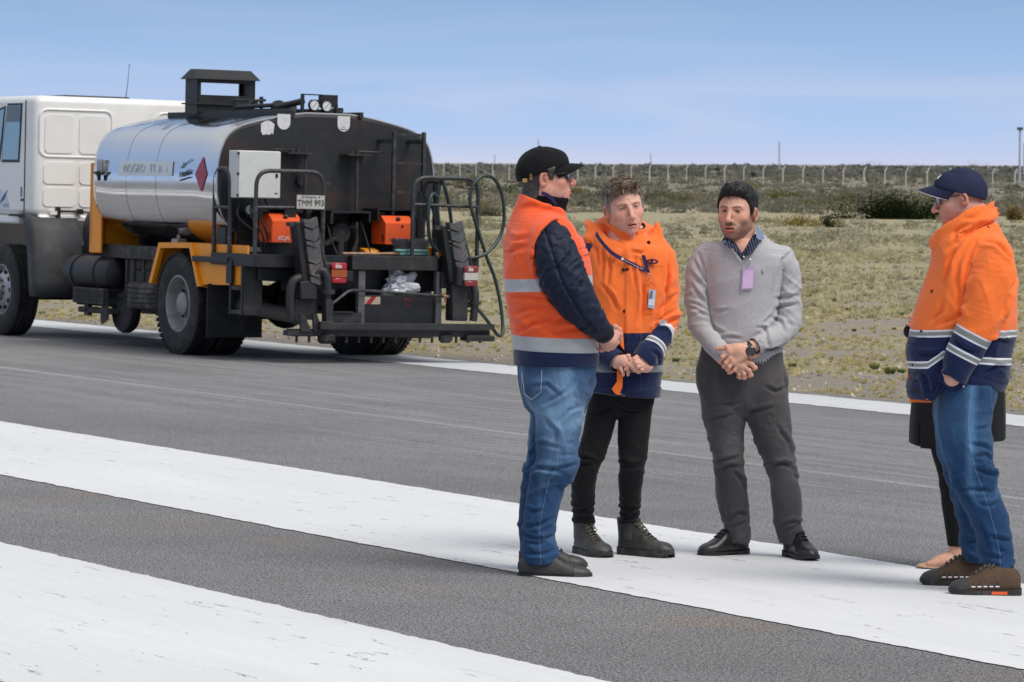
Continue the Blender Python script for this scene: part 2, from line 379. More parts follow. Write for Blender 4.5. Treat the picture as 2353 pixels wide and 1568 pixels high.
# field ----------------------------------------------------------
def mat_field():
    m = bpy.data.materials.new('dry_field'); m.use_nodes = True; t = m.node_tree; b = t.nodes['Principled BSDF']; b.inputs['Roughness'].default_value = .95; b.inputs['Specular IOR Level'].default_value = .15
    c = N(t, 'ShaderNodeTexCoord'); obj = c.outputs['Object']
    def noise(s, det=5, ro=.6, vec=obj, w=0.0):
        n = N(t, 'ShaderNodeTexNoise', inp={'Scale': s, 'Detail': det, 'Roughness': ro, 'Distortion': w}); LK(t, vec, n.inputs['Vector']); return n.outputs[0]
    def ramp(v, *st):
        r = N(t, 'ShaderNodeValToRGB'); LK(t, v, r.inputs[0]); e = r.color_ramp.elements; e[0].position = st[0][0]; e[0].color = (*st[0][1], 1); e[1].position = st[-1][0]; e[1].color = (*st[-1][1], 1)
        for p, q in st[1:-1]: x = e.new(p); x.color = (*q, 1)
        return r.outputs[0]
    grav = ramp(noise(26, 6, .75), (.3, (.17, .14, .125)), (.5, (.30, .26, .24)), (.62, (.40, .36, .335)), (.75, (.6, .55, .52)))
    gr = ramp(noise(9, 6, .7), (.3, (.20, .18, .09)), (.48, (.36, .32, .185)), (.62, (.45, .40, .25)), (.8, (.54, .48, .33)))
    a = N(t, 'ShaderNodeMapRange', inp={1: .42, 2: .55, 3: 0, 4: 1}); LK(t, noise(.42, 7, .68, w=.4), a.inputs[0])
    sx = N(t, 'ShaderNodeSeparateXYZ'); LK(t, obj, sx.inputs[0]); far = N(t, 'ShaderNodeMapRange', inp={1: 19.0, 2: 60, 3: .12, 4: .75}); LK(t, sx.outputs[0], far.inputs[0])
    mn = N(t, 'ShaderNodeMath', operation='MULTIPLY'); LK(t, a.outputs[0], mn.inputs[0]); mn.inputs[1].default_value = .8; ad = N(t, 'ShaderNodeMath', operation='ADD', use_clamp=True); LK(t, mn.outputs[0], ad.inputs[0]); LK(t, far.outputs[0], ad.inputs[1])
    gm = N(t, 'ShaderNodeMapRange', inp={1: .42, 2: .52, 3: 0, 4: 1}); LK(t, noise(3.1, 7, .75), gm.inputs[0])
    m2 = N(t, 'ShaderNodeMath', operation='MULTIPLY'); LK(t, ad.outputs[0], m2.inputs[0]); m2b = N(t, 'ShaderNodeMapRange', inp={1: 0, 2: 1, 3: .55, 4: 1}); LK(t, gm.outputs[0], m2b.inputs[0]); LK(t, m2b.outputs[0], m2.inputs[1])
    mx = N(t, 'ShaderNodeMix', data_type='RGBA'); LK(t, m2.outputs[0], mx.inputs[0]); LK(t, grav, mx.inputs[6]); LK(t, gr, mx.inputs[7])
    fr = N(t, 'ShaderNodeMapRange', inp={1: 105, 2: 165, 3: 0, 4: 1}); LK(t, sx.outputs[0], fr.inputs[0]); scr = ramp(noise(.12, 7, .7), (.35, (.15, .14, .095)), (.5, (.22, .20, .15)), (.7, (.30, .28, .21))); mf = N(t, 'ShaderNodeMix', data_type='RGBA'); LK(t, fr.outputs[0], mf.inputs[0]); LK(t, mx.outputs[2], mf.inputs[6]); LK(t, scr, mf.inputs[7]); LK(t, mf.outputs[2], b.inputs['Base Color'])
    u = N(t, 'ShaderNodeBump', inp={'Strength': .9, 'Distance': .05}); LK(t, noise(14, 8, .75), u.inputs['Height']); LK(t, u.outputs[0], b.inputs['Normal']); return m
# sheet in runway (d,l) coordinates, reaching the horizon
dd = np.concatenate([[EDGE-.3], np.arange(EDGE, 60, 1.2), np.geomspace(60, 7000, 40)]); ll = np.concatenate([-np.geomspace(3000, 30, 12), np.arange(-20, 120, 2.5), np.geomspace(120, 7000, 24)])
DD, LL = np.meshgrid(dd, ll, indexing='ij'); ZZ = terr(DD, LL); ZZ[0] -= .25
XY = DD[..., None]*r_rgt+LL[..., None]*r_fwd; V = np.stack([DD, LL, ZZ], -1).reshape(-1, 3)
i, j = np.meshgrid(np.arange(len(dd)-1), np.arange(len(ll)-1), indexing='ij'); q = (i*len(ll)+j).ravel(); L_ = len(ll)
fm = Matrix.Rotation(TH, 4, 'Z')
field = mesh_obj('field', V, np.stack([q, q+L_, q+L_+1, q+1], 1), mat_field(), smooth=True); field.matrix_world = fm; tag(field, kind='structure')
under = mesh_obj('ground', [(-7000, -7000, -2.5), (EDGE, -7000, -2.5), (EDGE, 7000, -2.5), (-7000, 7000, -2.5)], [(0, 1, 2, 3)], field.data.materials[0]); under.matrix_world = fm; tag(under, kind='structure')

def in_view(X, Y, mg=60):
    px = 1176.5+FPX*X/np.maximum(Y, 1); return (px > -mg) & (px < 2353+mg) & (Y > 5)
def field_pts(n, dmin, dmax, pw=1.0, rng=RNG, ylim=None):
    """random points of the field inside the view wedge: returns d,l"""
    Y = dmin+(dmax-dmin)*rng.random(n)**pw; X = (rng.random(n)*2460-53-1176.5)/FPX*Y
    P = np.stack([X, Y, X*0], 1); return P@r_rgt, P@r_fwd, X, Y
def tufts(n, y0, y1, pw, dlo, dhi, hmin, hmax, blades, cols, seed, name, w=.006, thr=-.5):
    rng = np.random.default_rng(seed); d, l, X, Y = field_pts(n, y0, y1, pw, rng)
    dens = fnoise(np.stack([X, Y, X*0], 1), .35, 5, 3)+.5*fnoise(np.stack([X, Y, X*0], 1), 1.4, 9, 2)
    k = (d > dlo) & (d < dhi) & (dens > thr+.4*rng.random(n)); d, l, X, Y = d[k], l[k], X[k], Y[k]; n = len(d); Z = terr(d, l)
    r = rng.random((n, blades, 4)); ang = r[..., 0]*2*np.pi; h = (hmin+(hmax-hmin)*rng.random((n, 1))**2)*(0.6+.6*r[..., 1]); rad = h*(.25+.6*r[..., 2])
    bx = X[:, None]+np.cos(ang)*rad*.5; by = Y[:, None]+np.sin(ang)*rad*.5; bz = Z[:, None]+0*bx
    tx = bx+np.cos(ang)*rad; ty = by+np.sin(ang)*rad; tz = bz+h; a2 = r[..., 3]*6.28; ww = w*(1+Y[:, None]/45)
    A = np.stack([bx+np.cos(a2)*ww, by+np.sin(a2)*ww, bz-.01], -1); B = np.stack([bx-np.cos(a2)*ww, by-np.sin(a2)*ww, bz-.01], -1); T_ = np.stack([tx, ty, tz], -1)
    V = np.stack([A, B, T_], 2).reshape(-1, 3); c = np.asarray(cols)[rng.integers(0, len(cols), n)]*(0.75+.5*rng.random((n, 1)))
    C = np.repeat(c, blades*3, 0)*(0.85+.3*rng.random((n*blades*3, 1)))
    o = mesh_obj(name, V, np.arange(len(V)).reshape(-1, 3), principled('grass_blades', rough=.8, spec=.2, attr='Col'), attrs={'Col': C}); return tag(o, kind='stuff')
GC = [(.63, .54, .28), (.55, .47, .21), (.68, .60, .37), (.46, .42, .17), (.59, .48, .28)]
tag(tufts(15000, 21, 62, 1.25, EDGE+.05, 200, .015, .055, 22, GC, 3, 'dry_grass', .004), 'short dry yellow grass tufts spread over the gravelly field beyond the runway', 'grass')
tag(tufts(260, 21, 70, 1.0, EDGE+.3, 200, .03, .075, 70, [(.10, .15, .03), (.16, .18, .05), (.2, .2, .06)], 4, 'green_grass', .006), 'scattered greener tufts dotting the dry field', 'grass')
tag(tufts(12000, 55, 130, .8, 30, 400, .03, .12, 14, [(.56, .51, .32), (.48, .44, .25), (.60, .55, .39), (.42, .39, .24)], 5, 'tall_dry_grass', .008), 'taller pale grass at the far side of the field before the scrub', 'grass')
tag(tufts(16000, 48, 112, .9, 30, 400, .02, .07, 12, [(.60, .53, .30), (.52, .46, .25), (.64, .57, .37)], 6, 'dry_grass', .008, -.9), 'fine straw-coloured grass covering the middle of the field', 'grass')
# pebbles along the verge
rng = np.random.default_rng(11); d, l, X, Y = field_pts(5000, 22, 48, 1.2, rng); k = (d > EDGE+.02) & (d < 30); d, l, X, Y = d[k], l[k], X[k], Y[k]; n = len(d); Z = terr(d, l)
s = .008+.022*rng.random(n)**3; oc = np.array([(1, 0, 0), (-1, 0, 0), (0, 1, 0), (0, -1, 0), (0, 0, 1), (0, 0, -1)], float)
V = (np.stack([X, Y, Z], 1)[:, None]+oc[None]*s[:, None, None]*(0.6+.8*rng.random((n, 6, 1)))).reshape(-1, 3); of = np.array([(0, 2, 4), (2, 1, 4), (1, 3, 4), (3, 0, 4), (2, 0, 5), (1, 2, 5), (3, 1, 5), (0, 3, 5)])
F = (of[None]+np.arange(n)[:, None, None]*6).reshape(-1, 3); C = np.repeat(np.array([(.3, .26, .24), (.5, .46, .43), (.2, .17, .16)])[rng.integers(0, 3, n)], 6, 0)
tag(mesh_obj('gravel', V, F, principled('pebbles', rough=.9, attr='Col'), attrs={'Col': C}), 'loose pebbles along the runway verge', 'gravel', kind='stuff')

def leafy(m):
    t = m.node_tree; b = t.nodes['Principled BSDF']; o = t.nodes['Material Output']; tr = N(t, 'ShaderNodeBsdfTranslucent'); mx = N(t, 'ShaderNodeMixShader'); mx.inputs[0].default_value = .45
    a = [l for l in t.links if l.to_socket == b.inputs['Base Color']][0].from_socket; LK(t, a, tr.inputs[0]); LK(t, b.outputs[0], mx.inputs[1]); LK(t, tr.outputs[0], mx.inputs[2]); LK(t, mx.outputs[0], o.inputs[0]); return m
leafy(_mats['grass_blades'])
# shrubs ---------------------------------------------------------
def leaf_cloud(cx, cy, cz, rx, ry, rz, n, size, col, rng, lobes=6, var=.16):
    """leaf clumps filling an uneven crown made of several lobes; returns tri verts and colours"""
    lo = rng.normal(size=(lobes, 3))*np.array([.42, .42, .22]); lo[:, 2] = np.abs(lo[:, 2])*1.1; lr = .38+.3*rng.random(lobes); bright = .80+.4*rng.random(lobes)
    k = rng.integers(0, lobes, n); u = rng.normal(size=(n, 3)); u /= np.linalg.norm(u, axis=1)[:, None]; rr = rng.random(n)**.45
    p = lo[k]+u*(lr[k]*rr)[:, None]; p[:, 2] = np.where(p[:, 2] < 0, -p[:, 2]*.3, p[:, 2]); c = p*np.array([rx, ry, rz])*1.25; c = c+np.array([cx, cy, cz])
    a = rng.normal(size=(n, 3)); a /= np.linalg.norm(a, axis=1)[:, None]; b = np.cross(a, rng.normal(size=(n, 3))*.8+u*1.0+[0, 0, .6]); b /= np.linalg.norm(b, axis=1)[:, None]
    s = size*(.5+rng.random(n))[:, None]
    V = np.stack([c+a*s, c-a*s*.6+b*s*.5, c-a*s*.6-b*s*.5], 1).reshape(-1, 3)
    cc = np.asarray(col)[None]*(bright[k]*(1-var/2+var*rng.random(n)))[:, None]; return V, np.repeat(cc, 3, 0)
LEAF = principled('scrub_leaves', rough=.95, spec=.05, attr='Col')
leafy(LEAF)
def at(px, Y): return (px-1176.5)/FPX*Y
def gz(X, Y): P = np.array([X, Y, 0.0]); return float(terr(P@r_rgt, P@r_fwd))
def shrub_mass(name, n, y0, y1, pw, hmin, hmax, leaves, size, cols, seed, label, thr=-9):
    rng = np.random.default_rng(seed); Vs = []; Cs = []
    Y = y0+(y1-y0)*rng.random(n)**pw; X = (rng.random(n)*2500-70-1176.5)/FPX*Y; ok = fnoise(np.stack([X*3, Y, X*0], 1), .02, 3, 3) > thr
    for x, y in zip(X[ok], Y[ok]):
        h = hmin+(hmax-hmin)*rng.random()**2; w = h*(.9+1.3*rng.random()); v, c = leaf_cloud(x, y, gz(x, y)-.05, w, w, h, leaves, size*(1+y/600), cols[rng.integers(len(cols))], rng, 5); Vs.append(v); Cs.append(c)
    V = np.concatenate(Vs); o = mesh_obj(name, V, np.arange(len(V)).reshape(-1, 3), LEAF, attrs={'Col': np.concatenate(Cs)}); return tag(o, label, 'scrub', kind='stuff')
SC = [(.21, .19, .145), (.165, .17, .11), (.24, .22, .165), (.14, .15, .08), (.27, .25, .19), (.21, .195, .16), (.22, .205, .10)]
shrub_mass('low_scrub', 420, 100, 165, 1.0, .15, .42, 150, .05, [(.40, .37, .26), (.34, .32, .21), (.44, .41, .30), (.30, .29, .18), (.36, .35, .27)], 21, 'low grey-tan bushes where the field meets the scrubland')
SCF = [(.24, .23, .185), (.22, .215, .15), (.27, .25, .20), (.20, .20, .14), (.28, .26, .21)]  # lighter, greyer leaf tones carry the haze of distance in their colour
shrub_mass('scrubland', 640, 190, 330, 1.0, .4, 1.0, 170, .07, SC, 22, 'dense olive and grey scrubland behind the field')
shrub_mass('distant_scrub', 700, 300, 900, 1.0, .3, 1.3, 110, .12, SCF, 23, 'distant scrubland running up to the horizon behind the fence')
shrub_mass('horizon_scrub', 1100, 850, 3000, 1.5, .5, 2.1, 50, .35, [(.21, .205, .18), (.20, .205, .165), (.24, .225, .195)], 24, 'thin dark line of scrub along the horizon')  # haze painted into these leaf colours, greyer than the nearer scrub
STEM = principled('shrub_wood', (.10, .075, .05), .9)
def shrub(px, by, w_px, h_px, col, label, leaves=900, size=.05, seed=1, name='shrub', lobes=9):
    rng = np.random.default_rng(seed)
    # distance from where its base meets the ground
    Y = 90.0
    for _ in range(40): Y = FPX*(CAM_H-gz(at(px, Y), Y))/max(by-(376+.0045*(px-1176)), 4)
    x = at(px, Y); z = gz(x, Y); s = FPX/Y; w = w_px/s/2; h = h_px/s
    e = empty(name, label, 'bush', loc=(x, Y, z))
    v, c = leaf_cloud(0, 0, 0, w*.85, w*.7, h*.78, leaves, size, col, rng, lobes); mesh_obj('foliage', v, np.arange(len(v)).reshape(-1, 3), LEAF, e, attrs={'Col': c})
    mb = MB()
    for k in range(7):
        a = rng.random()*6.28; q = (math.cos(a)*w*.5*rng.random(), math.sin(a)*w*.4*rng.random(), h*(.5+.3*rng.random())); mb.tube([(0, 0, -.05), (q[0]*.4, q[1]*.4, q[2]*.5), q], [.03, .02, .008], 5)
    mb.build('stem', STEM, e); return e
# ================================================================== asphalt distributor truck (x right, y forward, z up; origin under rear axle)
def noise_mask_mat(name, base, stain, amt, rough, metal=0.0, sc=3, **k):
    return principled(name, base, rough, metal, dirt=(stain, amt), dscale=sc, **k)
BLK = noise_mask_mat('black_steel', (.010, .0105, .012), (.035, .028, .026), .5, .48, sc=4, bump=.15, bscale=30, var=.25, vscale=9)
BLK2 = noise_mask_mat('dull_black_steel', (.018, .0185, .02), (.06, .052, .048), .7, .55, sc=6, bump=.2, bscale=40, var=.3, vscale=14)
DUSTY = noise_mask_mat('dusty_steel', (.038, .037, .036), (.15, .13, .118), .7, .8, sc=7, bump=.2, bscale=40, var=.3, vscale=18)
RAIL = noise_mask_mat('rail_paint', (.03, .031, .034), (.16, .15, .15), .5, .4, sc=16, var=.3, vscale=25)
RUB = noise_mask_mat('rubber', (.014, .014, .015), (.06, .057, .054), .7, .75, sc=5, bump=.15, bscale=60, var=.2, vscale=20)
FEND = noise_mask_mat('fender_plastic', (.036, .038, .041), (.10, .10, .10), .6, .6, sc=4, bump=.1, bscale=80, var=.15, vscale=5)
WHT = noise_mask_mat('cab_paint', (.84, .835, .80), (.62, .59, .52), .45, .3, sc=1.3, coat=.3)
ORG = noise_mask_mat('orange_paint', (.93, .33, .008), (.55, .19, .02), .25, .45, sc=6, var=.08, vscale=4)
BURN = noise_mask_mat('burner_orange', (.90, .115, .022), (.45, .09, .03), .3, .42, sc=9)
GRYB = noise_mask_mat('cabinet_grey', (.62, .63, .60), (.42, .40, .36), .35, .45, sc=5)
RIM = noise_mask_mat('rim_metal', (.42, .42, .43), (.16, .15, .14), .6, .42, .55, sc=6)
RIMD = noise_mask_mat('dusty_rim', (.30, .30, .30), (.12, .11, .10), .7, .6, .2, sc=6)
GLASSB = principled('cab_glass', (.10, .27, .36), .06, spec=.9, coat=1)  # bluish sky reflection put into the glass colour
ALU = bpy.data.materials.new('polished_aluminium'); ALU.use_nodes = True
t = ALU.node_tree; b = t.nodes['Principled BSDF']; b.inputs['Metallic'].default_value = 1; b.inputs['Base Color'].default_value = (.78, .78, .79, 1)
c = N(t, 'ShaderNodeTexCoord'); n1 = N(t, 'ShaderNodeTexNoise', inp={'Scale': 2.2, 'Detail': 8, 'Roughness': .7}); LK(t, c.outputs['Object'], n1.inputs['Vector'])
r1 = N(t, 'ShaderNodeMapRange', inp={1: .3, 2: .7, 3: .06, 4: .17}); LK(t, n1.outputs[0], r1.inputs[0]); LK(t, r1.outputs[0], b.inputs['Roughness'])
mpb = N(t, 'ShaderNodeMapping'); mpb.inputs['Scale'].default_value = (1, 1.6, .5); LK(t, c.outputs['Object'], mpb.inputs[0]); n2 = N(t, 'ShaderNodeTexNoise', inp={'Scale': 1.5, 'Detail': 3}); LK(t, mpb.outputs[0], n2.inputs['Vector'])
bu = N(t, 'ShaderNodeBump', inp={'Strength': .035, 'Distance': .05}); LK(t, n2.outputs[0], bu.inputs['Height']); LK(t, bu.outputs[0], b.inputs['Normal'])
n3 = N(t, 'ShaderNodeTexNoise', inp={'Scale': 4.0, 'Detail': 8, 'Roughness': .7}); LK(t, c.outputs['Object'], n3.inputs['Vector'])
sxx = N(t, 'ShaderNodeSeparateXYZ'); LK(t, c.outputs['Object'], sxx.inputs[0])
# tar and soot spilt over the top of the tank
tp = N(t, 'ShaderNodeMapRange', inp={1: 2.26, 2: 2.40, 3: 0.0, 4: 1.1}); LK(t, sxx.outputs[2], tp.inputs[0])
mn = N(t, 'ShaderNodeMath', operation='ADD'); LK(t, tp.outputs[0], mn.inputs[0]); r3 = N(t, 'ShaderNodeMapRange', inp={1: .35, 2: .65, 3: -.35, 4: .45}); LK(t, n3.outputs[0], r3.inputs[0]); LK(t, r3.outputs[0], mn.inputs[1])
r4 = N(t, 'ShaderNodeMapRange', inp={1: .45, 2: .62, 3: 0, 4: .9}); LK(t, mn.outputs[0], r4.inputs[0])
xm = N(t, 'ShaderNodeMix', data_type='RGBA'); LK(t, r4.outputs[0], xm.inputs[0]); xm.inputs[6].default_value = (.78, .78, .79, 1); xm.inputs[7].default_value = (.10, .095, .10, 1); LK(t, xm.outputs[2], b.inputs['Base Color'])
# tank end: dark with rust
TEND = noise_mask_mat('tank_end_paint', (.015, .0165, .018), (.07, .028, .02), .65, .5, sc=2.6, var=.3, vscale=7, bump=.12, bscale=12)
COPPER = principled('brass_fitting', (.55, .30, .16), .35, .8)
HOSE = noise_mask_mat('hose_rubber', (.022, .035, .033), (.05, .075, .07), .8, .38, sc=5)
WH = principled('white_plastic', (.75, .75, .73), .5)
RED = principled('red_lens', (.40, .015, .03), .15, coat=.6); AMB = principled('amber_lens', (.35, .07, .02), .2, coat=.6); CLR = principled('clear_lens', (.5, .46, .42), .2, coat=.6)

TM = RM @ Matrix.Translation((17.60, 35.26, 0.004))
truck = empty('tanker_truck', 'asphalt sprayer truck with white cab, polished silver tank and black rear work platform', 'truck', mat=TM)
def text_part(name, s, size, mat, parent, M, extrude=.001, align='CENTER', shear=0, sx=1.0):
    cu = bpy.data.curves.new(name, 'FONT'); cu.body = s; cu.size = size; cu.extrude = extrude; cu.align_x = align; cu.align_y = 'CENTER'; cu.shear = shear
    tmp = bpy.data.objects.new('tmp', cu); COL.objects.link(tmp); bpy.context.view_layer.update()
    me = bpy.data.meshes.new_from_object(tmp.evaluated_get(bpy.context.evaluated_depsgraph_get())); bpy.data.objects.remove(tmp)
    me.name = name; me.materials.clear(); me.materials.append(mat)
    if sx != 1: me.transform(Matrix.Diagonal((sx, 1, 1, 1)))
    me.transform(M); o = bpy.data.objects.new(name, me); COL.objects.link(o); o.parent = parent; return o
REARM = lambda x, y, z: Matrix.Translation((x, y, z)) @ Matrix.Rotation(R(90), 4, 'X')             # facing -y, reading to +x
LEFTM = lambda x, y, z: Matrix.Translation((x, y, z)) @ Matrix.Rotation(R(-90), 4, 'Z') @ Matrix.Rotation(R(90), 4, 'X')  # facing -x, reading towards -y

def wheel(cx, cy, w, r, outer, front=False, parent=truck):
    """outer: -1 outer face towards -x"""
    e = empty('wheel', None); e.parent = parent; del_ = None; s = outer
    mb = MB(); prof = []; g = .011
    hw = w/2; prof = [(.285, -hw*.86), (.31, -hw*.93), (.40, -hw), (r-.05, -hw*.97), (r-.015, -hw*.88), (r, -hw*.78)]
    for k in range(4):
        x = -hw*.55+k*hw*.367; prof += [(r, x-g), (r-.014, x-g*.8), (r-.014, x+g*.8), (r, x+g)]
    prof += [(r, hw*.78), (r-.015, hw*.88), (r-.05, hw*.97), (.40, hw), (.31, hw*.93), (.285, hw*.86)]
    mb.lathe(prof, (cx, cy, r), (1, 0, 0), 64)
    if not front:     # lug blocks on the shoulders
        for k in range(52):
            a = 2*math.pi*k/52
            for q in (-1, 1):
                c = Vector((cx+q*hw*.78, cy+math.sin(a)*(r-.004), r+math.cos(a)*(r-.004))); rot = Matrix.Rotation(-a, 3, 'X')
                mb.box(c.x-.028, c.x+.028, c.y-.018, c.y+.018, c.z-.012, c.z+.012, rot=rot)
    mb.build('tyre', RUB, e, True)
    f = s*hw*.80
    m2 = MB()
    if front:
        m2.lathe([(.29, f), (.275, f+s*.01), (.262, f-s*.01), (.255, f-s*.05), (.23, f-s*.045), (.16, f+s*.012), (.145, f+s*.02), (.10, f+s*.02), (.095, f+s*.09), (0, f+s*.10)], (cx, cy, r), (1, 0, 0), 48)
    else:
        m2.lathe([(.29, f+s*.012), (.275, f+s*.016), (.262, f), (.258, f-s*.06), (.235, f-s*.125), (.17, f-s*.135), (.16, f-s*.12), (.12, f-s*.12), (.115, f-s*.03), (.09, f-s*.015), (0, f-s*.01)], (cx, cy, r), (1, 0, 0), 48)
    rim = m2.build('rim', RIM if front else RIMD, e, True)
    m3 = MB(); nb = 10
    for k in range(nb):
        a = 2*math.pi*k/nb; rr = .125 if front else .142; x0 = cx+(f+s*.02 if front else f-s*.12)
        m3.cyl((x0-s*.01, cy+math.sin(a)*rr, r+math.cos(a)*rr), (x0+s*.03, cy+math.sin(a)*rr, r+math.cos(a)*rr), .011, 6)
    m3.build('wheel_nut', DUSTY, rim)
    m4 = MB()
    for k in range(nb):
        a = 2*math.pi*(k+.5)/nb; rr = .205; x0 = cx+(f-s*.012 if front else f-s*.125)
        m4.cyl((x0-s*.01, cy+math.sin(a)*rr, r+math.cos(a)*rr), (x0+s*.006, cy+math.sin(a)*rr, r+math.cos(a)*rr), .024, 12)
    m4.build('hand_hole', principled('hole_black', (.006, .006, .006), .9), rim); return e
FW = .29
wheel(-1.10, 4.70, FW, .51, -1, True); wheel(1.10, 4.70, FW, .51, 1, True)
wheel(-1.115, 0, .27, .51, -1); wheel(-.80, 0, .27, .51, -1); wheel(1.115, 0, .27, .51, 1); wheel(.80, 0, .27, .51, 1)
# chassis
m = MB()
for x in (-.42, .42): m.box(x-.04, x+.04, -1.55, 5.6, .76, 1.02, .01)
for y in (-1.4, -.5, .6, 1.8, 3.0, 4.0, 5.4): m.box(-.38, .38, y-.05, y+.05, .80, .98)
m.box(-.95, .95, -.09, .09, .42, .60, .03); m.lathe([(0, -.3), (.2, -.22), (.26, 0), (.2, .22), (0, .3)], (0, .02, .52), (0, 1, 0), 18)
m.cyl((0, .3, .55), (0, 4.0, .72), .06, 12); m.box(-.95, .95, 4.58, 4.76, .40, .54, .02)
for x in (-.55, .55): m.box(x-.05, x+.05, -.75, .8, .62, .72); m.box(x-.05, x+.05, 3.9, 5.5, .56, .64)
m.box(-.5, .5, 2.9, 4.4, .36, .75, .05); m.box(-.55, .6, .75, 3.0, .33, .42)
m.build('chassis', BLK2, truck)
# lockers, beam and clutter on the left flank
m = MB(); m.box(-1.08, -1.0, .55, 2.25, .93, 1.07, .004); m.box(-1.06, -.5, .55, 2.25, .955, 1.0)
m.build('side_beam', DUSTY, truck)
m = MB(); m.box(-1.02, -.5, 1.0, 1.75, .55, .93, .01)
for y in (1.05, 1.3, 1.55, 1.72): m.box(-1.04, -1.02, y-.025, y+.025, .54, .93)
for y in (1.12, 1.2, 1.4, 1.48): 
    for z in (.68, .82): m.cyl((-1.045, y, z), (-1.02, y, z), .012, 8)
m.box(-1.12, -1.0, .78, 1.0, .66, .70); m.box(-1.09, -1.0, .9, 1.05, .97, 1.03)
m.build('tool_locker', DUSTY, truck)
m = MB(); m.lathe([(0, -.62), (.09, -.61), (.155, -.57), (.18, -.50), (.18, .50), (.155, .57), (.09, .61), (0, .62)], (-1.03, 2.50, .76), (0, 1, 0), 36)
at_ = m.build('air_tank', BLK, truck, True)
m = MB()
for y in (2.2, 2.8): m.tube([(-1.03+.186*math.cos(a), y, .76+.186*math.sin(a)) for a in np.linspace(0, 2*math.pi, 25)[:-1]], .008, 6, closed=True)
m.build('tank_strap', DUSTY, at_)
m = MB(); m.lathe([(0, -.26), (.2, -.25), (.3, -.18), (.33, -.05), (.33, .12), (.27, .24), (0, .26)], (-.55, 3.2, 1.17), (1, .25, 0), 32)
m.tube(spline([(-.5, 3.2, 1.1), (-.7, 3.0, .98), (-.72, 2.7, .95), (-.6, 2.6, .9)], 5), .06, 10)
m.build('air_filter', BLK, truck, True)
m = MB(); m.box(-1.2, -.9, 1.95, 2.75, .43, .60, .006); m.box(-1.15, -1.0, 1.9, 2.72, .33, .39, .01); m.box(-1.15, -1.1, 2.45, 2.55, .30, .43)
st_ = m.build('side_step', DUSTY, truck)
m = MB()
for y in np.linspace(2.0, 2.7, 18): m.box(-1.205, -1.2, y-.006, y+.006, .45, .58)
m.build('tread_ridge', BLK2, st_)
# fifth measuring wheel and its bracket
mw = empty('measuring_wheel'); mw.parent = truck
m = MB(); m.lathe([(.13, -.045), (.16, -.06), (.205, -.055), (.222, -.02), (.222, .02), (.205, .055), (.16, .06), (.13, .045)], (-.98, 1.83, .36), (1, .12, 0), 40); m.build('tyre', RUB, mw, True)
m = MB(); m.lathe([(0, -.03), (.06, -.03), (.135, -.045), (.135, .045), (.06, .03), (0, .03)], (-.98, 1.83, .36), (1, .12, 0), 24); m.build('rim', DUSTY, mw, True)
m = MB(); m.prism([(1.93, .60), (2.02, .60), (2.10, .30), (2.07, .22), (1.90, .28)], 0, -1.16, -1.145); m.box(-1.15, -1.0, 1.95, 2.02, .5, .6); m.build('fork_bracket', DUSTY, mw)
# spare wheel lying flat
sp = empty('spare_wheel'); sp.parent = truck; m = MB()
g = .008; prof = [(.28, -.12), (.32, -.135), (.45, -.14), (.495, -.125), (.51, -.10)]
for k in range(4): x = -.075+k*.05; prof += [(.51, x-g), (.498, x-g*.7), (.498, x+g*.7), (.51, x+g)]
prof += [(.51, .10), (.495, .125), (.45, .14), (.32, .135), (.28, .12)]
m.lathe(prof, (-.72, 1.15, .555), (0, 0, 1), 64); m.build('tyre', noise_mask_mat('dusty_rubber', (.05, .048, .046), (.2, .185, .17), .8, .85, sc=6, var=.2, vscale=10), sp, True)
m = MB(); m.lathe([(0, -.03), (.2, -.03), (.28, -.11), (.28, .11), (.2, .05), (0, .05)], (-.72, 1.15, .555), (0, 0, 1), 32); m.build('rim', DUSTY, sp, True)
# front fender (left) with rearward flap
def side_poly(name, poly, x0, x1, mat, parent=truck): mm = MB(); mm.prism(poly, 0, x0, x1); return mm.build(name, mat, parent)
for s in (-1, 1):
    m = MB(); P0 = [(4.32, 1.31), (4.20, 1.33), (3.45, 1.34), (3.30, 1.32), (3.22, 1.2), (3.13, .50), (3.10, .46), (3.86, .46)]
    a, b = s*1.23, s*.72
    # skin: rear-facing sheet with returned outer edge
    outl = [(4.30, 1.28), (4.08, 1.30), (3.86, 1.05), (3.72, .75), (3.64, .46)]
    V = []; 
    xs = [s*1.24, s*1.235, s*1.21, s*.70, s*.68]
    yo = [.16, .03, 0, 0, .04]
    for (y, z) in [(4.45, 1.33), (4.10, 1.335), (3.98, 1.30), (3.90, 1.18), (3.83, .90), (3.78, .62), (3.75, .46)]:
        for x, q in zip(xs, yo): V.append((x, y+q-.12, z))
    F = [(i*5+j, i*5+j+1, (i+1)*5+j+1, (i+1)*5+j) for i in range(6) for j in range(4)]
    o = mesh_obj('front_fender', V, F, FEND, truck, True); md = o.modifiers.new('s', 'SOLIDIFY'); md.thickness = .025
    m = MB(); [m.cyl((x*-s*-1, 3.66, .70), (x*-s*-1, 3.70, .70), .016, 10) for x in (s*.85, s*.97, s*1.09)]; m.build('fender_bolt', BLK, o)
# orange bulkhead
m = MB(); m.box(-1.17, 1.17, 2.36, 2.40, 1.06, 1.93, .004); m.box(-1.17, -1.155, 2.10, 2.40, .98, 1.93); m.box(-1.17, -1.02, 2.35, 2.36, .97, 1.93)
m.prism([(-1.02, 1.06), (-.2, 1.06), (-.2, 1.5), (-1.02, 1.5)], 1, 2.30, 2.33)
m.build('orange_bulkhead', ORG, truck)
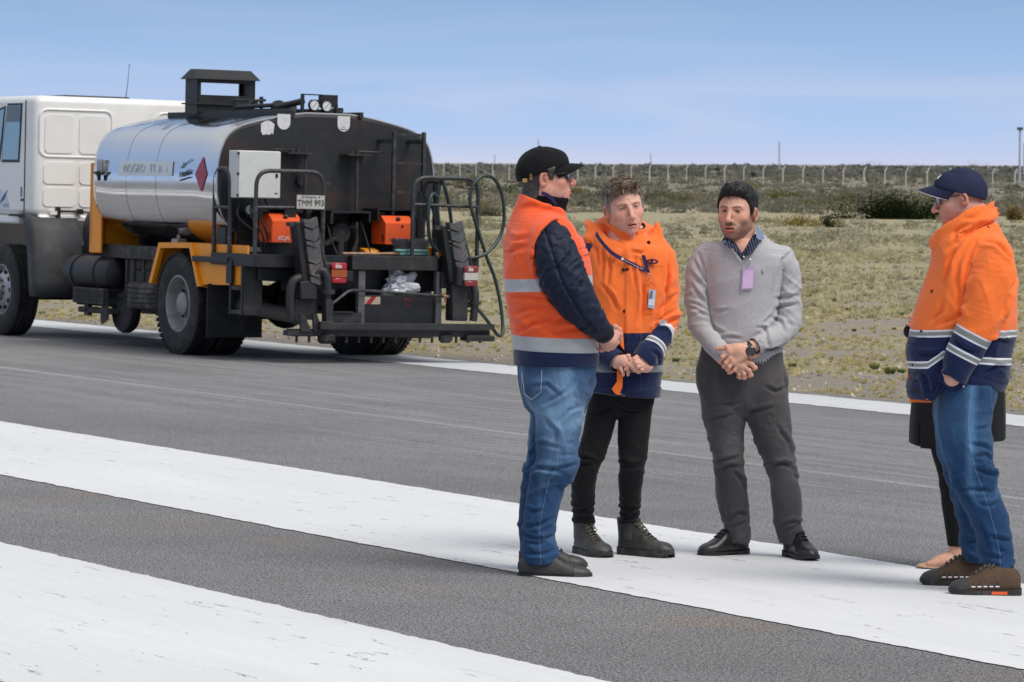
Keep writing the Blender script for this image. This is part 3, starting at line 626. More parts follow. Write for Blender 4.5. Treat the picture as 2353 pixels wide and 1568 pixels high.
# rear fenders
for s in (-1, 1):
    m = MB(); P = [(.67, .70), (.44, 1.12), (-.33, 1.135), (-.56, .70)]; Q = [(y*.90+(-.05 if 0 else 0), z-.055) for y, z in P]; Q[0] = (.60, .70); Q[3] = (-.49, .70)
    V = []
    a, b = s*1.26, s*.55
    for i in range(3):
        quad = [P[i], P[i+1], Q[i+1], Q[i]]; m.prism(quad, 0, min(a, s*1.21), max(a, s*1.21))
        quad = [P[i], P[i+1], (P[i+1][0], P[i+1][1]-.012), (P[i][0], P[i][1]-.012)]; m.prism(quad, 0, min(s*1.21, b), max(s*1.21, b))
    m.prism([(-.33, 1.13), (-1.55, 1.13), (-1.55, .98), (-1.42, .98), (-1.42, .74), (-.56, .72), (-.49, .72)], 0, min(s*1.225, s*1.20), max(s*1.225, s*1.20))
    fd = m.build('rear_fender', ORG, truck)
    m = MB(); m.box(s*1.24, s*1.28, -.40, -1.22, .95, 1.005, .005); m.box(s*1.24, s*1.27, -1.18, -1.30, .75, .98); m.build('fender_bracket', BLK, fd)
    m = MB(); m.box(s*1.27, s*.66, -.77, -.75, .20, .735, .004)
    for z in (.27, .36, .44): m.box(s*1.27, s*.66, -.775, -.77, z-.004, z+.004)
    m.build('mud_flap', RUB, truck)

# ---------------- tank
TK = [(.25, 2.455), (.5, 2.42), (.85, 2.345), (1.03, 2.28), (1.13, 2.19), (1.185, 2.06), (1.215, 1.9), (1.22, 1.72), (1.205, 1.56), (1.16, 1.42), (1.08, 1.31), (.9, 1.2), (.6, 1.11), (.25, 1.06)]
TKo = [Vector((x, 0, z)) for x, z in TK]; half = spline(TKo, 4); CX = -.035
ring = [(p.x, p.z) for p in half] + [(-p.x, p.z) for p in reversed(half)]
def tank_loft(ys, name, mat, cap0=True, cap1=True, parent=truck):
    V = []; F = []; n = len(ring)
    for y, sc_, off in ys:
        for x, z in ring:
            dx, dz = x, z-1.75; L = math.hypot(dx, dz); k = (L*sc_+off)/L; V.append((CX+dx*k, y, 1.75+dz*k))
    for i in range(len(ys)-1):
        for j in range(n): F.append((i*n+j, i*n+(j+1) % n, (i+1)*n+(j+1) % n, (i+1)*n+j))
    if cap0: F.append(tuple(range(n))[::-1])
    if cap1: F.append(tuple((len(ys)-1)*n+j for j in range(n)))
    o = mesh_obj(name, V, F, mat, parent); bm_fix(o.data); o.data.polygons.foreach_set('use_smooth', np.ones(len(o.data.polygons), bool)); o.data.set_sharp_from_angle(angle=R(40)); return o
ys = [(-.90, 1, 0), (-.88, 1, .008)] + [(y, 1, .008) for y in (-.4, .2, .52)] + [(.53, 1, .008), (.55, 1, .008)] + [(1.0, 1, .008), (1.6, 1, .008), (2.05, 1, .006), (2.15, 1, -.01), (2.22, 1, -.05), (2.26, 1, -.12)]
tank = tank_loft(ys, 'tank_shell', ALU)
tend = tank_loft([(-.93, 1, -.035), (-.915, 1, -.02), (-.89, 1, -.02)], 'tank_end', TEND)
m = MB(); rp = [(CX+x, -.905, z) for x, z in ring]; m.tube(rp, .011, 6, closed=True); m.build('tank_rim', principled('rim_edge', (.6, .6, .62), .3, .9), truck, True)
m = MB()
for y0 in (.535, 1.27): m.tube([(CX+x*1.0065, y0, 1.75+(z-1.75)*1.009) for x, z in ring], .0018, 4, closed=True)
m.build('tank_seam', BLK, tank)
def tank_x(z):      # left flank x at height z
    zz = [p.z for p in half][::-1]; xx = [p.x for p in half][::-1]; return CX-(np.interp(z, zz, xx)+.014)
def decal(name, poly, mat, n=10, lift=0.0, parent=truck):
    """polygon in (y,z) laid on the tank's left flank, cut in horizontal bands so it follows the curve"""
    zs = np.linspace(min(p[1] for p in poly), max(p[1] for p in poly), n+1); V = []; F = []
    for z in zs:
        z2 = min(max(z, zs[0]+1e-5), zs[-1]-1e-5); hit = []
        for i in range(len(poly)):
            (y0, a), (y1, b_) = poly[i], poly[(i+1) % len(poly)]
            if (a-z2)*(b_-z2) < 0: hit.append(y0+(y1-y0)*(z2-a)/(b_-a))
        hit = hit or [0, 0]; V += [(tank_x(z)-.003-lift, min(hit), z), (tank_x(z)-.003-lift, max(hit), z)]
    F = [(2*i, 2*i+1, 2*i+3, 2*i+2) for i in range(n)]; o = mesh_obj(name, V, F, mat, parent, True); return o
decal('hazard_placard', [(-.57, 2.0), (-.70, 1.82), (-.57, 1.64), (-.42, 1.82)], noise_mask_mat('faded_red', (.36, .045, .085), (.5, .16, .2), .5, .5, sc=12), 12)
lb = decal('name_strip', [(.12, 1.95), (1.46, 1.95), (1.46, 1.80), (.12, 1.80)], noise_mask_mat('strip_white', (.72, .77, .80), (.5, .55, .6), .5, .45, sc=20), 8)
FADE = noise_mask_mat('faded_letters', (.50, .55, .58), (.68, .72, .75), .9, .6, sc=40)
text_part('lettering', 'MOGRO', .125, FADE, lb, LEFTM(tank_x(1.875)-.009, 1.05, 1.873), .002, sx=1.15); text_part('lettering', 'TT  A   I', .125, FADE, lb, LEFTM(tank_x(1.875)-.009, .45, 1.873), .002, sx=1.0)
sg = text_part('tank_logo', 'franchic', .085, BLK, truck, LEFTM(tank_x(1.83)-.008, -.19, 1.83) @ Matrix.Rotation(R(8), 4, 'Z'), .002, shear=.3)
m = MB(); m.tube([(tank_x(1.77)-.006, -.06, 1.755), (tank_x(1.79)-.006, -.31, 1.79)], .006, 5); m.tube([(tank_x(1.9)-.006, -.07, 1.88), (tank_x(1.93)-.006, -.19, 1.93), (tank_x(1.96)-.006, -.31, 1.97)], .004, 5); m.tube([(tank_x(1.9)-.006, -.12, 1.885), (tank_x(1.93)-.006, -.15, 1.94)], .004, 5); m.build('logo_stroke', BLK, sg)
# latch on the front flank
m = MB(); x = tank_x(1.9); m.box(x-.02, x+.01, 1.80, 1.98, 1.80, 1.965, .004); m.box(x-.035, x-.02, 1.84, 1.94, 1.82, 1.95, .004); l_ = m.build('sample_hatch', noise_mask_mat('worn_steel', (.4, .4, .4), (.08, .07, .06), .8, .5, .5, sc=15), truck)
m = MB(); m.tube([(x-.03, 1.76, 1.83), (x-.05, 1.89, 1.80), (x-.03, 2.03, 1.83)], .012, 6); m.cyl((x-.04, 1.89, 1.84), (x-.03, 1.89, 1.74), .03, 10, .015); m.build('latch', BLK, l_)
# underside drain pipe
m = MB(); m.tube(fillet([(-.75, -.05, 1.22), (-.78, -.05, 1.05), (-.85, .25, 1.03), (-.95, .5, 1.05)], .08), .045, 12); m.tube([(-.55, 1.9, 1.3), (-.62, 1.2, 1.02)], .035, 8); m.build('drain_pipe', BLK2, truck, True)
m = MB(); m.box(-1.02, -.9, .52, .66, 1.07, 1.16, .01); m.cyl((-.97, .58, 1.02), (-.97, .58, 1.2), .02, 8); m.box(-1.08, -.85, -1.0, -1.12, 1.06, 1.11, .005); m.build('drain_valve', noise_mask_mat('pale_metal', (.42, .41, .39), (.15, .12, .1), .7, .5, .3, sc=20), truck)
# saddle under tank
m = MB()
for y in (-.6, .4, 1.3, 2.1): m.box(-.7, .7, y-.05, y+.05, 1.0, 1.2)
m.build('tank_saddle', BLK2, truck)
# ---------------- walkway and gear on the top
wk = MB(); wk.box(-.47, -.43, -.95, 2.0, 2.425, 2.485, .003); wk.box(.30, .34, -.95, 2.0, 2.425, 2.485, .003); wk.box(-.43, .30, -.9, 2.0, 2.455, 2.465)
wk.build('walkway', BLK2, truck)
hb = MB(); x0, x1, y0, y1, z0, z1 = -.50, .17, 1.2, 1.50, 2.46, 2.86; th = .014
# open-windowed hood: front and rear sheets with slots
def slotted(mb, x0, x1, y, z0, z1, sx0, sx1, sz0, sz1, t=.014):
    mb.box(x0, sx0, y, y+t, z0, z1); mb.box(sx1, x1, y, y+t, z0, z1); mb.box(sx0, sx1, y, y+t, z0, sz0); mb.box(sx0, sx1, y, y+t, sz1, z1)
slotted(hb, x0, x1, y0, z0, z1, -.46, .12, 2.665, 2.795); slotted(hb, x0, x1, y1-th, z0, z1, -.46, .12, 2.62, 2.80)
hb.box(x0, x0+th, y0, y1, z0, z1); hb.box(x1-th, x1, y0, y1, z0, z1)
hood = hb.build('vent_hood', BLK, truck)
m = MB(); m.box(x0-.03, x1+.03, y0-.03, y1+.03, 2.565, 2.58); m.build('hood_flange', BLK2, hood)
m = MB(); z = 2.85; a = [(x0-.04, y0-.05, z-.02), (x1+.04, y0-.05, z-.02), (x1+.04, y1+.05, z-.02), (x0-.04, y1+.05, z-.02)]; b_ = [(x0+.01, y0+.09, z+.085), (x1-.01, y0+.09, z+.085), (x1-.01, y1-.09, z+.085), (x0+.01, y1-.09, z+.085)]
m.add(a+b_, [(3, 2, 1, 0), (4, 5, 6, 7), (0, 1, 5, 4), (1, 2, 6, 5), (2, 3, 7, 6), (3, 0, 4, 7)]); m.build('hood_roof', BLK, hood)
m = MB(); yb = -.2      # pipework along the top
m.tube(fillet([(-.36, .55, 2.53), (-.30, -.2, 2.545), (-.22, -.55, 2.57)], .1), .022, 8); m.box(-.36, -.30, -.5, .6, 2.46, 2.51); m.tube([(-.36, .62, 2.49), (-.36, .62, 2.60), (-.24, .3, 2.60), (-.2, .3, 2.6)], .012, 6)
m.tube([(-.34, .6, 2.605), (-.03, .6, 2.605)], .012, 6); m.tube([(-.05, .6, 2.47), (-.05, .6, 2.65)], .022, 8); m.box(-.09, -.01, .57, .63, 2.60, 2.625); m.prism([(-.34, 2.56), (-.1, 2.6), (-.09, 2.575), (-.14, 2.56), (-.33, 2.535)], 1, .58, .61)
m.lathe([(0, -.03), (.075, -.03), (.075, .03), (0, .03)], (-.10, .1, 2.53), (0, 1, 0), 18); m.tube([( -.28+.045*math.cos(q), .35, 2.53+.055*math.sin(q)) for q in np.linspace(0, math.pi, 9)], .014, 6)
m.lathe([(.10, 0), (.10, .02), (.06, .05), (.05, .10), (0, .12)], (-.05, -.1, 2.46), (0, 0, 1), 20)
m.tube([(-.33, -.3, 2.52), (-.18, -.62, 2.585)], [.03, .035], 8)
m.build('top_pipework', BLK2, truck, True)
m = MB(); m.box(-.245, -.215, -.72, -.69, 2.46, 2.655); m.box(-.245, -.01, -.72, -.70, 2.645, 2.657); m.box(-.03, .155, -.74, -.66, 2.53, 2.655, .004); m.box(.13, .155, -.74, -.70, 2.46, 2.56); m.box(-.2, .23, -.72, -.5, 2.455, 2.505, .01); m.box(.2, .245, -.7, -.5, 2.48, 2.53, .01)
m.box(-.14, -.02, -.73, -.70, 2.575, 2.60); m.build('gauge_bracket', BLK, truck)
for gx, gz_ in ((-.125, 2.545), (.015, 2.540)):
    g = MB(); g.lathe([(0, -.03), (.056, -.03), (.056, .012), (.050, .012), (.050, .006), (0, .006)], (gx, -.76, gz_), (0, -1, 0), 28); go = g.build('pressure_gauge', BLK, truck, True)
    g = MB(); g.lathe([(0, 0), (.049, 0), (.049, .002), (0, .002)], (gx, -.767, gz_), (0, -1, 0), 28); g.build('dial', WH, go, True)
    g = MB(); g.box(gx-.002, gx+.002, -.774, -.770, gz_-.03, gz_+.028, rot=Matrix.Rotation(R(40), 3, 'Y'))
    for q in np.linspace(-2.2, 2.2, 9): g.box(gx+.040*math.sin(q)-.002, gx+.040*math.sin(q)+.002, -.772, -.770, gz_+.040*math.cos(q)-.004, gz_+.040*math.cos(q)+.004)
    g.build('needle', BLK, go)
# ---------------- tank end furniture
def rear_poly(name, poly, y, mat, t=.003, parent=truck): mm = MB(); mm.prism(poly, 1, y-t, y); return mm.build(name, mat, parent)
tabp = lambda x0, x1, zt, zb: [(x0, zt), (x1, zt)] + [((x0+x1)/2+(x1-x0)/2*math.cos(q), zb+(x1-x0)/2+-(x1-x0)/2*math.sin(q)) for q in np.linspace(0, math.pi, 12)]
LBL = noise_mask_mat('label_white', (.66, .66, .66), (.3, .29, .29), .4, .5, sc=14)
rear_poly('data_plate', tabp(-.62, -.475, 2.44, 2.285), -.932, LBL)
dp = rear_poly('data_plate', tabp(.055, .195, 2.44, 2.285), -.932, LBL); text_part('plate_text', 'Ind.\nArgentina', .022, BLK, dp, REARM(.125, -.936, 2.32), .0005)
rng = np.random.default_rng(5)
top = [(-.80+.15*i/8, 2.335+.035*math.sin(math.pi*i/8)) for i in range(9)]; bot = [(-.665-.13*i/9-.004*(i % 2), 2.225+.035*rng.random()*(1 if i % 2 else .2)) for i in range(10)]
rear_poly('torn_sticker', top+bot, -.932, LBL)
for xv, arm in ((-.45, -1), (.22, 1)):
    m = MB(); m.box(xv-.13, xv+.14, -1.12, -.93, 2.045, 2.06); m.cyl((xv, -1.06, 2.03), (xv, -1.06, 2.11), .022, 8); m.cyl((xv+.09, -1.06, 2.05), (xv+.09, -1.06, 2.12), .014, 8); m.cyl((xv-.06, -1.06, 2.05), (xv-.06, -1.06, 2.09), .03, 8)
    m.tube([(xv, -1.06, 2.09), (xv+arm*.30, -1.09, 2.085)], .007, 5); m.cyl((xv+.09*(1 if arm < 0 else 0), -1.06, 2.06), (xv+.09*(1 if arm < 0 else 0)-.01, -1.1, 1.02), .02, 8)
    m.build('valve_rod', noise_mask_mat('rusty_black', (.03, .028, .028), (.12, .06, .04), .8, .6, sc=8), truck)
m = MB(); m.lathe([(0, 0), (.055, 0), (.055, .05), (0, .05)], (-.02+-.33, -.93, 1.78), (0, -1, 0), 20); m.build('inspection_port', BLK2, truck, True)
# ladder on the end of the tank
m = MB()
for x in (.53, .87): m.box(x-.016, x+.016, -1.28, -1.235, 1.0 if x < .7 else .99, 2.30, .003)
for z in (2.27, 1.98, 1.69, 1.41, 1.12): m.box(.54, .86, -1.27, -1.245, z-.012, z+.012)
for x in (.53, .87):
    for z in (2.2, 1.5): m.box(x-.02, x+.02, -1.24, -.93, z-.02, z+.02)
m.build('tank_ladder', RAIL, truck, split=False)
# electrical cabinet
cb = MB(); cb.box(-1.25, -.785, -1.35, -1.15, 1.595, 2.06, .006); cab_b = cb.build('control_cabinet', GRYB, truck)
m = MB(); m.box(-1.243, -.79, -1.372, -1.352, 1.60, 2.055, .004); dr = m.build('cabinet_door', GRYB, cab_b)
m = MB(); m.box(-.845, -.82, -1.38, -1.372, 1.80, 1.84, .002); m.box(-.85, -.82, -1.376, -1.372, 1.64, 1.65); m.box(-.97, -.93, -1.374, -1.3721, 1.84, 1.86); m.build('latch', BLK, dr)
m = MB()
for z in (2.03, 1.83, 1.62): m.box(-1.255, -1.24, -1.372, -1.345, z-.012, z+.012)
m.build('hinge', BLK, cab_b)
# supports, shelves and dark housings below the tank end
m = MB(); m.box(-1.05, 1.05, -1.0, -.95, 1.04, 1.46); m.box(-1.0, -.30, -1.35, -1.0, 1.50, 1.515); m.box(-.99, -.97, -1.35, -1.0, 1.40, 1.5); m.box(-.72, -.6, -1.35, -1.0, 1.40, 1.5)
m.box(-.24, .20, -1.42, -1.0, 1.47, 1.49); m.box(.18, .20, -1.42, -1.0, 1.38, 1.47); m.box(-.25, -.22, -1.42, -1.0, 1.36, 1.47); m.box(.17, .30, -1.0, -.95, 1.04, 1.45)
m.box(.34, .74, -1.32, -1.0, 1.505, 1.52); m.box(.33, .35, -1.32, -1.0, 1.40, 1.52); m.box(.72, .74, -1.32, -1.0, 1.40, 1.52); m.box(.62, 1.02, -1.05, -.9, 1.2, 1.5); m.box(-1.15, -1.05, -.9, -.7, 1.0, 1.3)
m.build('rear_housing', BLK, truck)
# pump group between the burners
m = MB(); m.lathe([(0, 0), (.10, 0), (.12, .04), (.10, .12), (.05, .14), (0, .14)], (-.02, -1.1, 1.27), (0, -1, 0), 20); m.tube(spline([(-.02, -1.2, 1.27), (.1, -1.25, 1.33), (.14, -1.25, 1.2), (.08, -1.25, 1.05)], 6), .018, 8)
m.tube([(-.02, -1.2, 1.22), (-.02, -1.2, 1.03)], .035, 10); m.tube([(-.2, -1.2, 1.15), (-.02, -1.2, 1.25)], .03, 8); m.tube(spline([(-.25, -1.3, 1.45), (-.2, -1.35, 1.2), (-.12, -1.35, 1.04)], 5), .008, 6); m.tube([(.15, -1.3, 1.4), (.25, -1.35, 1.05)], .008, 6)
m.build('pump', DUSTY, truck, True)
# burners
def burner(x0, x1, txt, tx, ang=0):
    P = [(-1.40, 1.165), (-1.10, 1.165), (-1.10, 1.45), (-1.30, 1.45), (-1.40, 1.375)]
    m = MB(); m.prism(P, 0, x0, x1); o = m.build('burner', BURN, truck)
    m = MB(); cx = (x0+x1)/2; m.box(cx-.02, cx+.02, -1.375, -1.345, 1.39, 1.44, .004, rot=Matrix.Rotation(R(50), 3, 'X')); m.cyl((cx+.03, -1.41, 1.35), (cx+.03, -1.40, 1.35), .012, 10)
    for k in range(6): m.box(x0-.003, x0, -1.36, -1.33, 1.19+.013*k, 1.198+.013*k)
    m.build('catch', BLK, o); text_part('burner_text', txt, .058, principled('pure_white', (.85, .85, .85), .5), o, REARM(tx, -1.4035, 1.205), .001, sx=1.05).data.update()
    return o
burner(-.88, -.56, '.:EQA', -.765); burner(.38, .70, 'EQA', .555)
m = MB(); m.prism([(-1.33, 1.055), (-1.15, 1.055), (-1.2, 1.12), (-1.3, 1.1)], 0, .2, .36); m.build('wheel_chock', ORG, truck)
# small gauge and hoses under the cabinet
g = MB(); g.lathe([(0, -.02), (.05, -.02), (.05, .012), (0, .012)], (-1.02, -1.16, 1.48), (0, -1, 0), 24); go = g.build('pressure_gauge', BLK, truck, True); g = MB(); g.lathe([(0, 0), (.044, 0), (.044, .004), (0, .004)], (-1.02, -1.171, 1.48), (0, -1, 0), 24); g.build('dial', WH, go, True); g = MB(); g.box(-1.03, -1.0, -1.178, -1.176, 1.477, 1.483); g.build('needle', BLK, go)
m = MB()
for k, (a, bb) in enumerate((((-1.14, 1.6), (-.93, 1.06)), ((-1.03, 1.6), (-.90, 1.06)), ((-.97, 1.6), (-.86, 1.1)), ((-.90, 1.6), (-.88, 1.2)))):
    m.tube(spline([(a[0], -1.25, a[1]), (a[0]-.06+.04*k, -1.27, 1.42), ((a[0]+bb[0])/2+.02, -1.3, 1.25), (bb[0], -1.3, bb[1])], 6), .011, 6)
m.tube(spline([(-.88, -1.3, 1.24), (-.80, -1.3, 1.28), (-.76, -1.3, 1.36)], 6), .009, 6); m.tube(spline([(-.9, -1.3, 1.15), (-.8, -1.3, 1.2), (-.7, -1.3, 1.15)], 6), .009, 6)
m.tube(spline([(-1.2, -.93, 1.7), (-1.19, -1.0, 1.5), (-1.1, -1.0, 1.36), (-.9, -1.0, 1.24)], 6), .006, 6)
m.build('cable', BLK, truck, True)

# ---------------- rear platform
pf = MB(); pf.box(-1.25, 1.25, -1.75, -.80, 1.03, 1.045); pf.box(-1.26, -1.235, -1.76, -.80, .93, 1.05, .003); pf.box(1.235, 1.26, -1.76, -.80, .93, 1.05, .003); pf.box(-1.235, -.22, -1.76, -1.73, .925, 1.05, .003); pf.box(.75, 1.235, -1.76, -1.73, .90, 1.03, .003)
pf.box(-1.2, 1.2, -.85, -.82, .93, 1.03); pf.box(-1.12, -.25, -1.60, -1.50, .79, .925, .01); pf.box(-.8, .9, -1.55, -1.45, .7, .93)
plat = pf.build('work_platform', BLK, truck)
m = MB(); m.box(-.215, .745, -1.84, -1.50, .915, 1.055, .004); ck = m.build('checker_step', BLK2, truck)
m = MB(); rg2 = 0
for i in range(24):
    for j in range(4):
        x = -.19+i*.04; z = .935+j*.033; a = R(45 if (i+j) % 2 else -45); m.box(x-.011, x+.011, -1.843, -1.84, z-.0025, z+.0025, rot=Matrix.Rotation(a, 3, 'Y'))
        y = -1.80+j*.08; m.box(x-.011, x+.011, y-.0025, y+.0025, 1.055, 1.058, rot=Matrix.Rotation(a, 3, 'Z'))
m.build('tread_pattern', DUSTY, ck)
m = MB(); r_ = .0215
def loop(pts, rr=.14): m.tube(fillet(pts, rr, 8), r_, 12)
loop([(-1.245, -.835, 1.04), (-1.245, -.835, 1.885), (-1.245, -1.19, 1.885), (-1.245, -1.19, 1.04)], .17); m.tube([(-1.245, -.835, 1.50), (-1.245, -1.19, 1.50)], r_*.8, 10); m.build('hand_rail', RAIL, truck, True)
m = MB(); loop([(-1.235, -1.745, 1.04), (-1.235, -1.745, 1.865), (-.50, -1.745, 1.865), (-.50, -1.745, 1.04)], .16); m.tube([(-1.235, -1.745, 1.505), (-.50, -1.745, 1.515)], r_*.8, 10); m.box(-.49, -.43, -1.76, -1.74, 1.745, 1.775); m.build('hand_rail', RAIL, truck, True)
m = MB(); loop([(.50, -1.745, 1.04), (.50, -1.745, 1.84), (1.24, -1.745, 1.84), (1.24, -1.745, .95)], .16); m.tube([(.50, -1.745, 1.57), (1.24, -1.745, 1.56)], r_*.8, 10); m.build('hand_rail', RAIL, truck, True)
m = MB(); m.tube([(.78, -1.35, 1.04), (.80, -1.35, 1.70)], .03, 8); m.box(.72, .86, -1.36, -1.34, 1.42, 1.66); m.tube(fillet([(.80, -1.35, 1.6), (.84, -1.4, 1.82), (.95, -1.5, 1.80)], .08), .022, 8); m.tube([(.97, -1.35, 1.04), (.97, -1.35, 1.80)], .03, 8); m.box(.70, .78, -1.4, -1.3, 1.045, 1.10, .01)
m.build('hose_rack', BLK, truck, True)
# access steps at the left corner
sl = MB(); sl.box(-1.26, -1.235, -1.24, -1.27, .45, .94); sl.box(-1.26, -1.235, -1.50, -1.53, .45, .94); sl.box(-1.25, -1.05, -1.53, -1.545, .45, .94); steps = sl.build('access_steps', BLK2, truck)
for z in (.71, .475): m = MB(); m.box(-1.255, -1.10, -1.50, -1.27, z-.02, z+.02, .003); m.build('step_tread', DUSTY, steps)
# number plate
npo = MB(); npo.box(-.81, -.505, -1.785, -1.775, 1.50, 1.635, .003); npl = npo.build('number_plate', noise_mask_mat('plate_white', (.48, .46, .42), (.12, .09, .07), .85, .45, sc=22), truck)
NB = noise_mask_mat('plate_letters', (.04, .04, .045), (.3, .27, .22), .6, .5, sc=30)
text_part('plate_number', 'TMM 993', .087, NB, npl, REARM(-.658, -1.787, 1.557), .002, sx=.86); text_part('plate_country', 'ARGENTINA', .024, principled('plate_blue', (.12, .2, .4), .5), npl, REARM(-.658, -1.787, 1.617), .001)
m = MB(); [m.cyl((x, -1.79, 1.62), (x, -1.785, 1.62), .007, 8) for x in (-.745, -.565)]; m.build('plate_screw', DUSTY, npl)
# folded spray-bar arms
def arm(xb, zb, xt, zt, w, mir):
    o = MB(); dx = (xt-xb)/(zt-zb); rot = Matrix.Rotation(math.atan2(xt-xb, zt-zb), 3, 'Y'); H = zt-zb
    def blk(mb, u0, u1, a0, a1, y0, y1, bev=.006): zc = zb+H*(u0+u1)/2; xc = xb+dx*(zc-zb); L = H*(u1-u0)/2/math.cos(math.atan(dx)); mb.box(xc+a0, xc+a1, y0, y1, zc-L, zc+L, bev, rot=rot, cen=(xc, (y0+y1)/2, zc))
    blk(o, -.02, 1.0, -w*.55, -w*.30, -1.95, -1.80)
    ar = o.build('spray_arm', BLK, truck)
    for k, (u0, u1) in enumerate(((.0, .10), (.12, .30), (.33, .58), (.60, .66), (.69, .86), (.89, 1.01))):
        p = MB(); zc0 = zb+H*u0; zc1 = zb+H*u1
        xa = xb+dx*(zc0-zb); xc = xb+dx*(zc1-zb); q = .028
        pl = [(xa-w*.28, zc0+q*.4), (xa+w*.06, zc0-q*.6), (xa+w*.34, zc0+q), (xc+w*.34, zc1+q), (xc+w*.06, zc1-q*.2), (xc-w*.28, zc1+q*.3)]
        yy = -1.98-.012*(k % 2); p.add([(a, yy+(.03 if i in (2, 3) else (-.012 if i in (1, 4) else 0)), z) for i, (a, z) in enumerate(pl)]+[(a, yy+.10, z) for a, z in pl], [(0, 1, 4, 5), (1, 2, 3, 4), (6, 11, 10, 9, 8, 7)]+[(i, (i+1) % 6, 6+(i+1) % 6, 6+i) for i in range(6)])
        p.build('arm_plate', noise_mask_mat('worn_arm_steel', (.075, .078, .082), (.26, .17, .13), .55, .5, sc=9, var=.3, vscale=16), ar)
    e = MB(); e.tube([(xt+w*.38, -1.93, zt-.02), (xb+w*.52, -1.93, zb+.05)], .011, 6); e.box(xt-w*.75, xt-w*.3, -1.93, -1.85, zt-.06, zt-.02); e.build('arm_rod', DUSTY, ar); return ar
arm(-.66, .78, -.76, 1.39, .26, 1); arm(.97, .84, .86, 1.385, .26, 1)
# elbows, clamps and base frames
m = MB()
m.tube(fillet([(-.72, -1.95, .86), (-.63, -1.98, .92), (-.575, -2.0, .86), (-.56, -2.0, .66)], .07, 8), .042, 14); m.lathe([(.07, -.02), (.07, .02), (.045, .02), (.045, -.02)], (-.56, -2.0, .70), (0, 0, 1), 20)
m.box(-.60, -.52, -2.05, -1.95, .36, .62, .006); m.cyl((-.56, -2.0, .5), (-.56, -2.0, .68), .033, 12)
m.tube(spline([(-.80, -1.9, .84), (-.90, -1.9, .78), (-.92, -1.9, .6), (-.90, -1.9, .42)], 6), .045, 10)
m.box(-.84, -.66, -1.97, -1.85, .62, .80, .01); m.box(-.86, -.62, -1.90, -1.80, .42, .62)
m.tube(fillet([(1.08, -1.9, .86), (1.12, -1.95, .72), (1.12, -1.95, .60), (1.10, -1.95, .42)], .05), .04, 12); m.lathe([(.06, -.015), (.06, .015), (.04, .015), (.04, -.015)], (1.12, -1.95, .60), (0, 0, 1), 18); m.box(.86, 1.04, -1.95, -1.80, .42, .78, .01)
m.build('swivel_joint', BLK2, truck, True)
m = MB(); m.box(-.58, 1.30, -2.04, -1.98, .335, .395, .004); m.box(-.66, -.52, -2.06, -1.96, .33, .41, .006); m.box(-.98, -.3, -1.98, -1.88, .27, .32); m.box(-.9, 1.30, -1.95, -1.78, .26, .33, .006)
m.box(-.62, -.46, -2.02, -1.88, .19, .30, .03); m.box(.72, .86, -2.0, -1.9, .20, .30, .03); m.box(1.0, 1.32, -2.02, -1.86, .22, .28, .01)
for x0, x1 in ((-.86, -.78), (-.72, -.66)): m.prism([(x0, .48), (x0+.05, .48), (x1+.05, .31), (x0+.02, .31)], 1, -2.0, -1.97)
m.box(-.90, -.2, -1.86, -1.83, .49, .505); m.box(-.5, -.1, -1.84, -1.82, .36, .49); m.build('spray_bar', BLK2, truck)
m = MB()
for x in np.linspace(-.85, 1.2, 16): m.cyl((x, -1.92, .20), (x, -1.92, .27), .014, 8)
m.build('spray_nozzle', DUSTY, truck)
m = MB(); m.tube(fillet([(-.50, -1.93, .56), (-.27, -1.90, .715), (-.05, -1.86, .71), (.80, -1.86, .665)], .06), .0155, 10); m.build('supply_pipe', RAIL, truck, True)
m = MB(); m.box(-.13, -.055, -1.82, -1.76, .38, .905, .003); m.box(.745, .81, -1.82, -1.76, .37, .905, .003); m.build('bar_post', noise_mask_mat('scuffed_steel', (.09, .09, .092), (.22, .2, .19), .6, .55, sc=10, var=.2, vscale=12), truck)
m = MB(); m.box(-.06, .76, -1.78, -1.76, .38, .665, .003); m.box(-.06, .76, -1.78, -1.45, .375, .39); pnl = m.build('lower_panel', BLK, truck)
m = MB(); m.box(-.055, .135, -1.784, -1.781, .575, .648); rf = m.build('reflective_tape', principled('tape_cream', (.62, .5, .36), .5), pnl)
m = MB(); m.prism([(-.03, .575), (.03, .575), (.09, .648), (.03, .648)], 1, -1.7865, -1.785); m.build('tape_stripe', principled('tape_red', (.5, .02, .03), .4), rf)
m = MB(); m.tube([(.44+.03*math.cos(a), -1.785, .60+.03*math.sin(a)) for a in np.linspace(0, 5.5, 12)], .003, 4); m.build('paint_mark', principled('tape_red', (.5, .02, .03), .4), pnl)
m = MB(); m.cyl((.80, -1.86, .665), (.90, -1.87, .655), .022, 10); m.cyl((.90, -1.87, .655), (.945, -1.87, .652), .016, 6); m.cyl((.83, -1.86, .66), (.83, -1.86, .60), .012, 8); m.box(.73, .79, -1.84, -1.8, 1.06, 1.10, .008); m.build('brass_coupling', COPPER, truck, True)
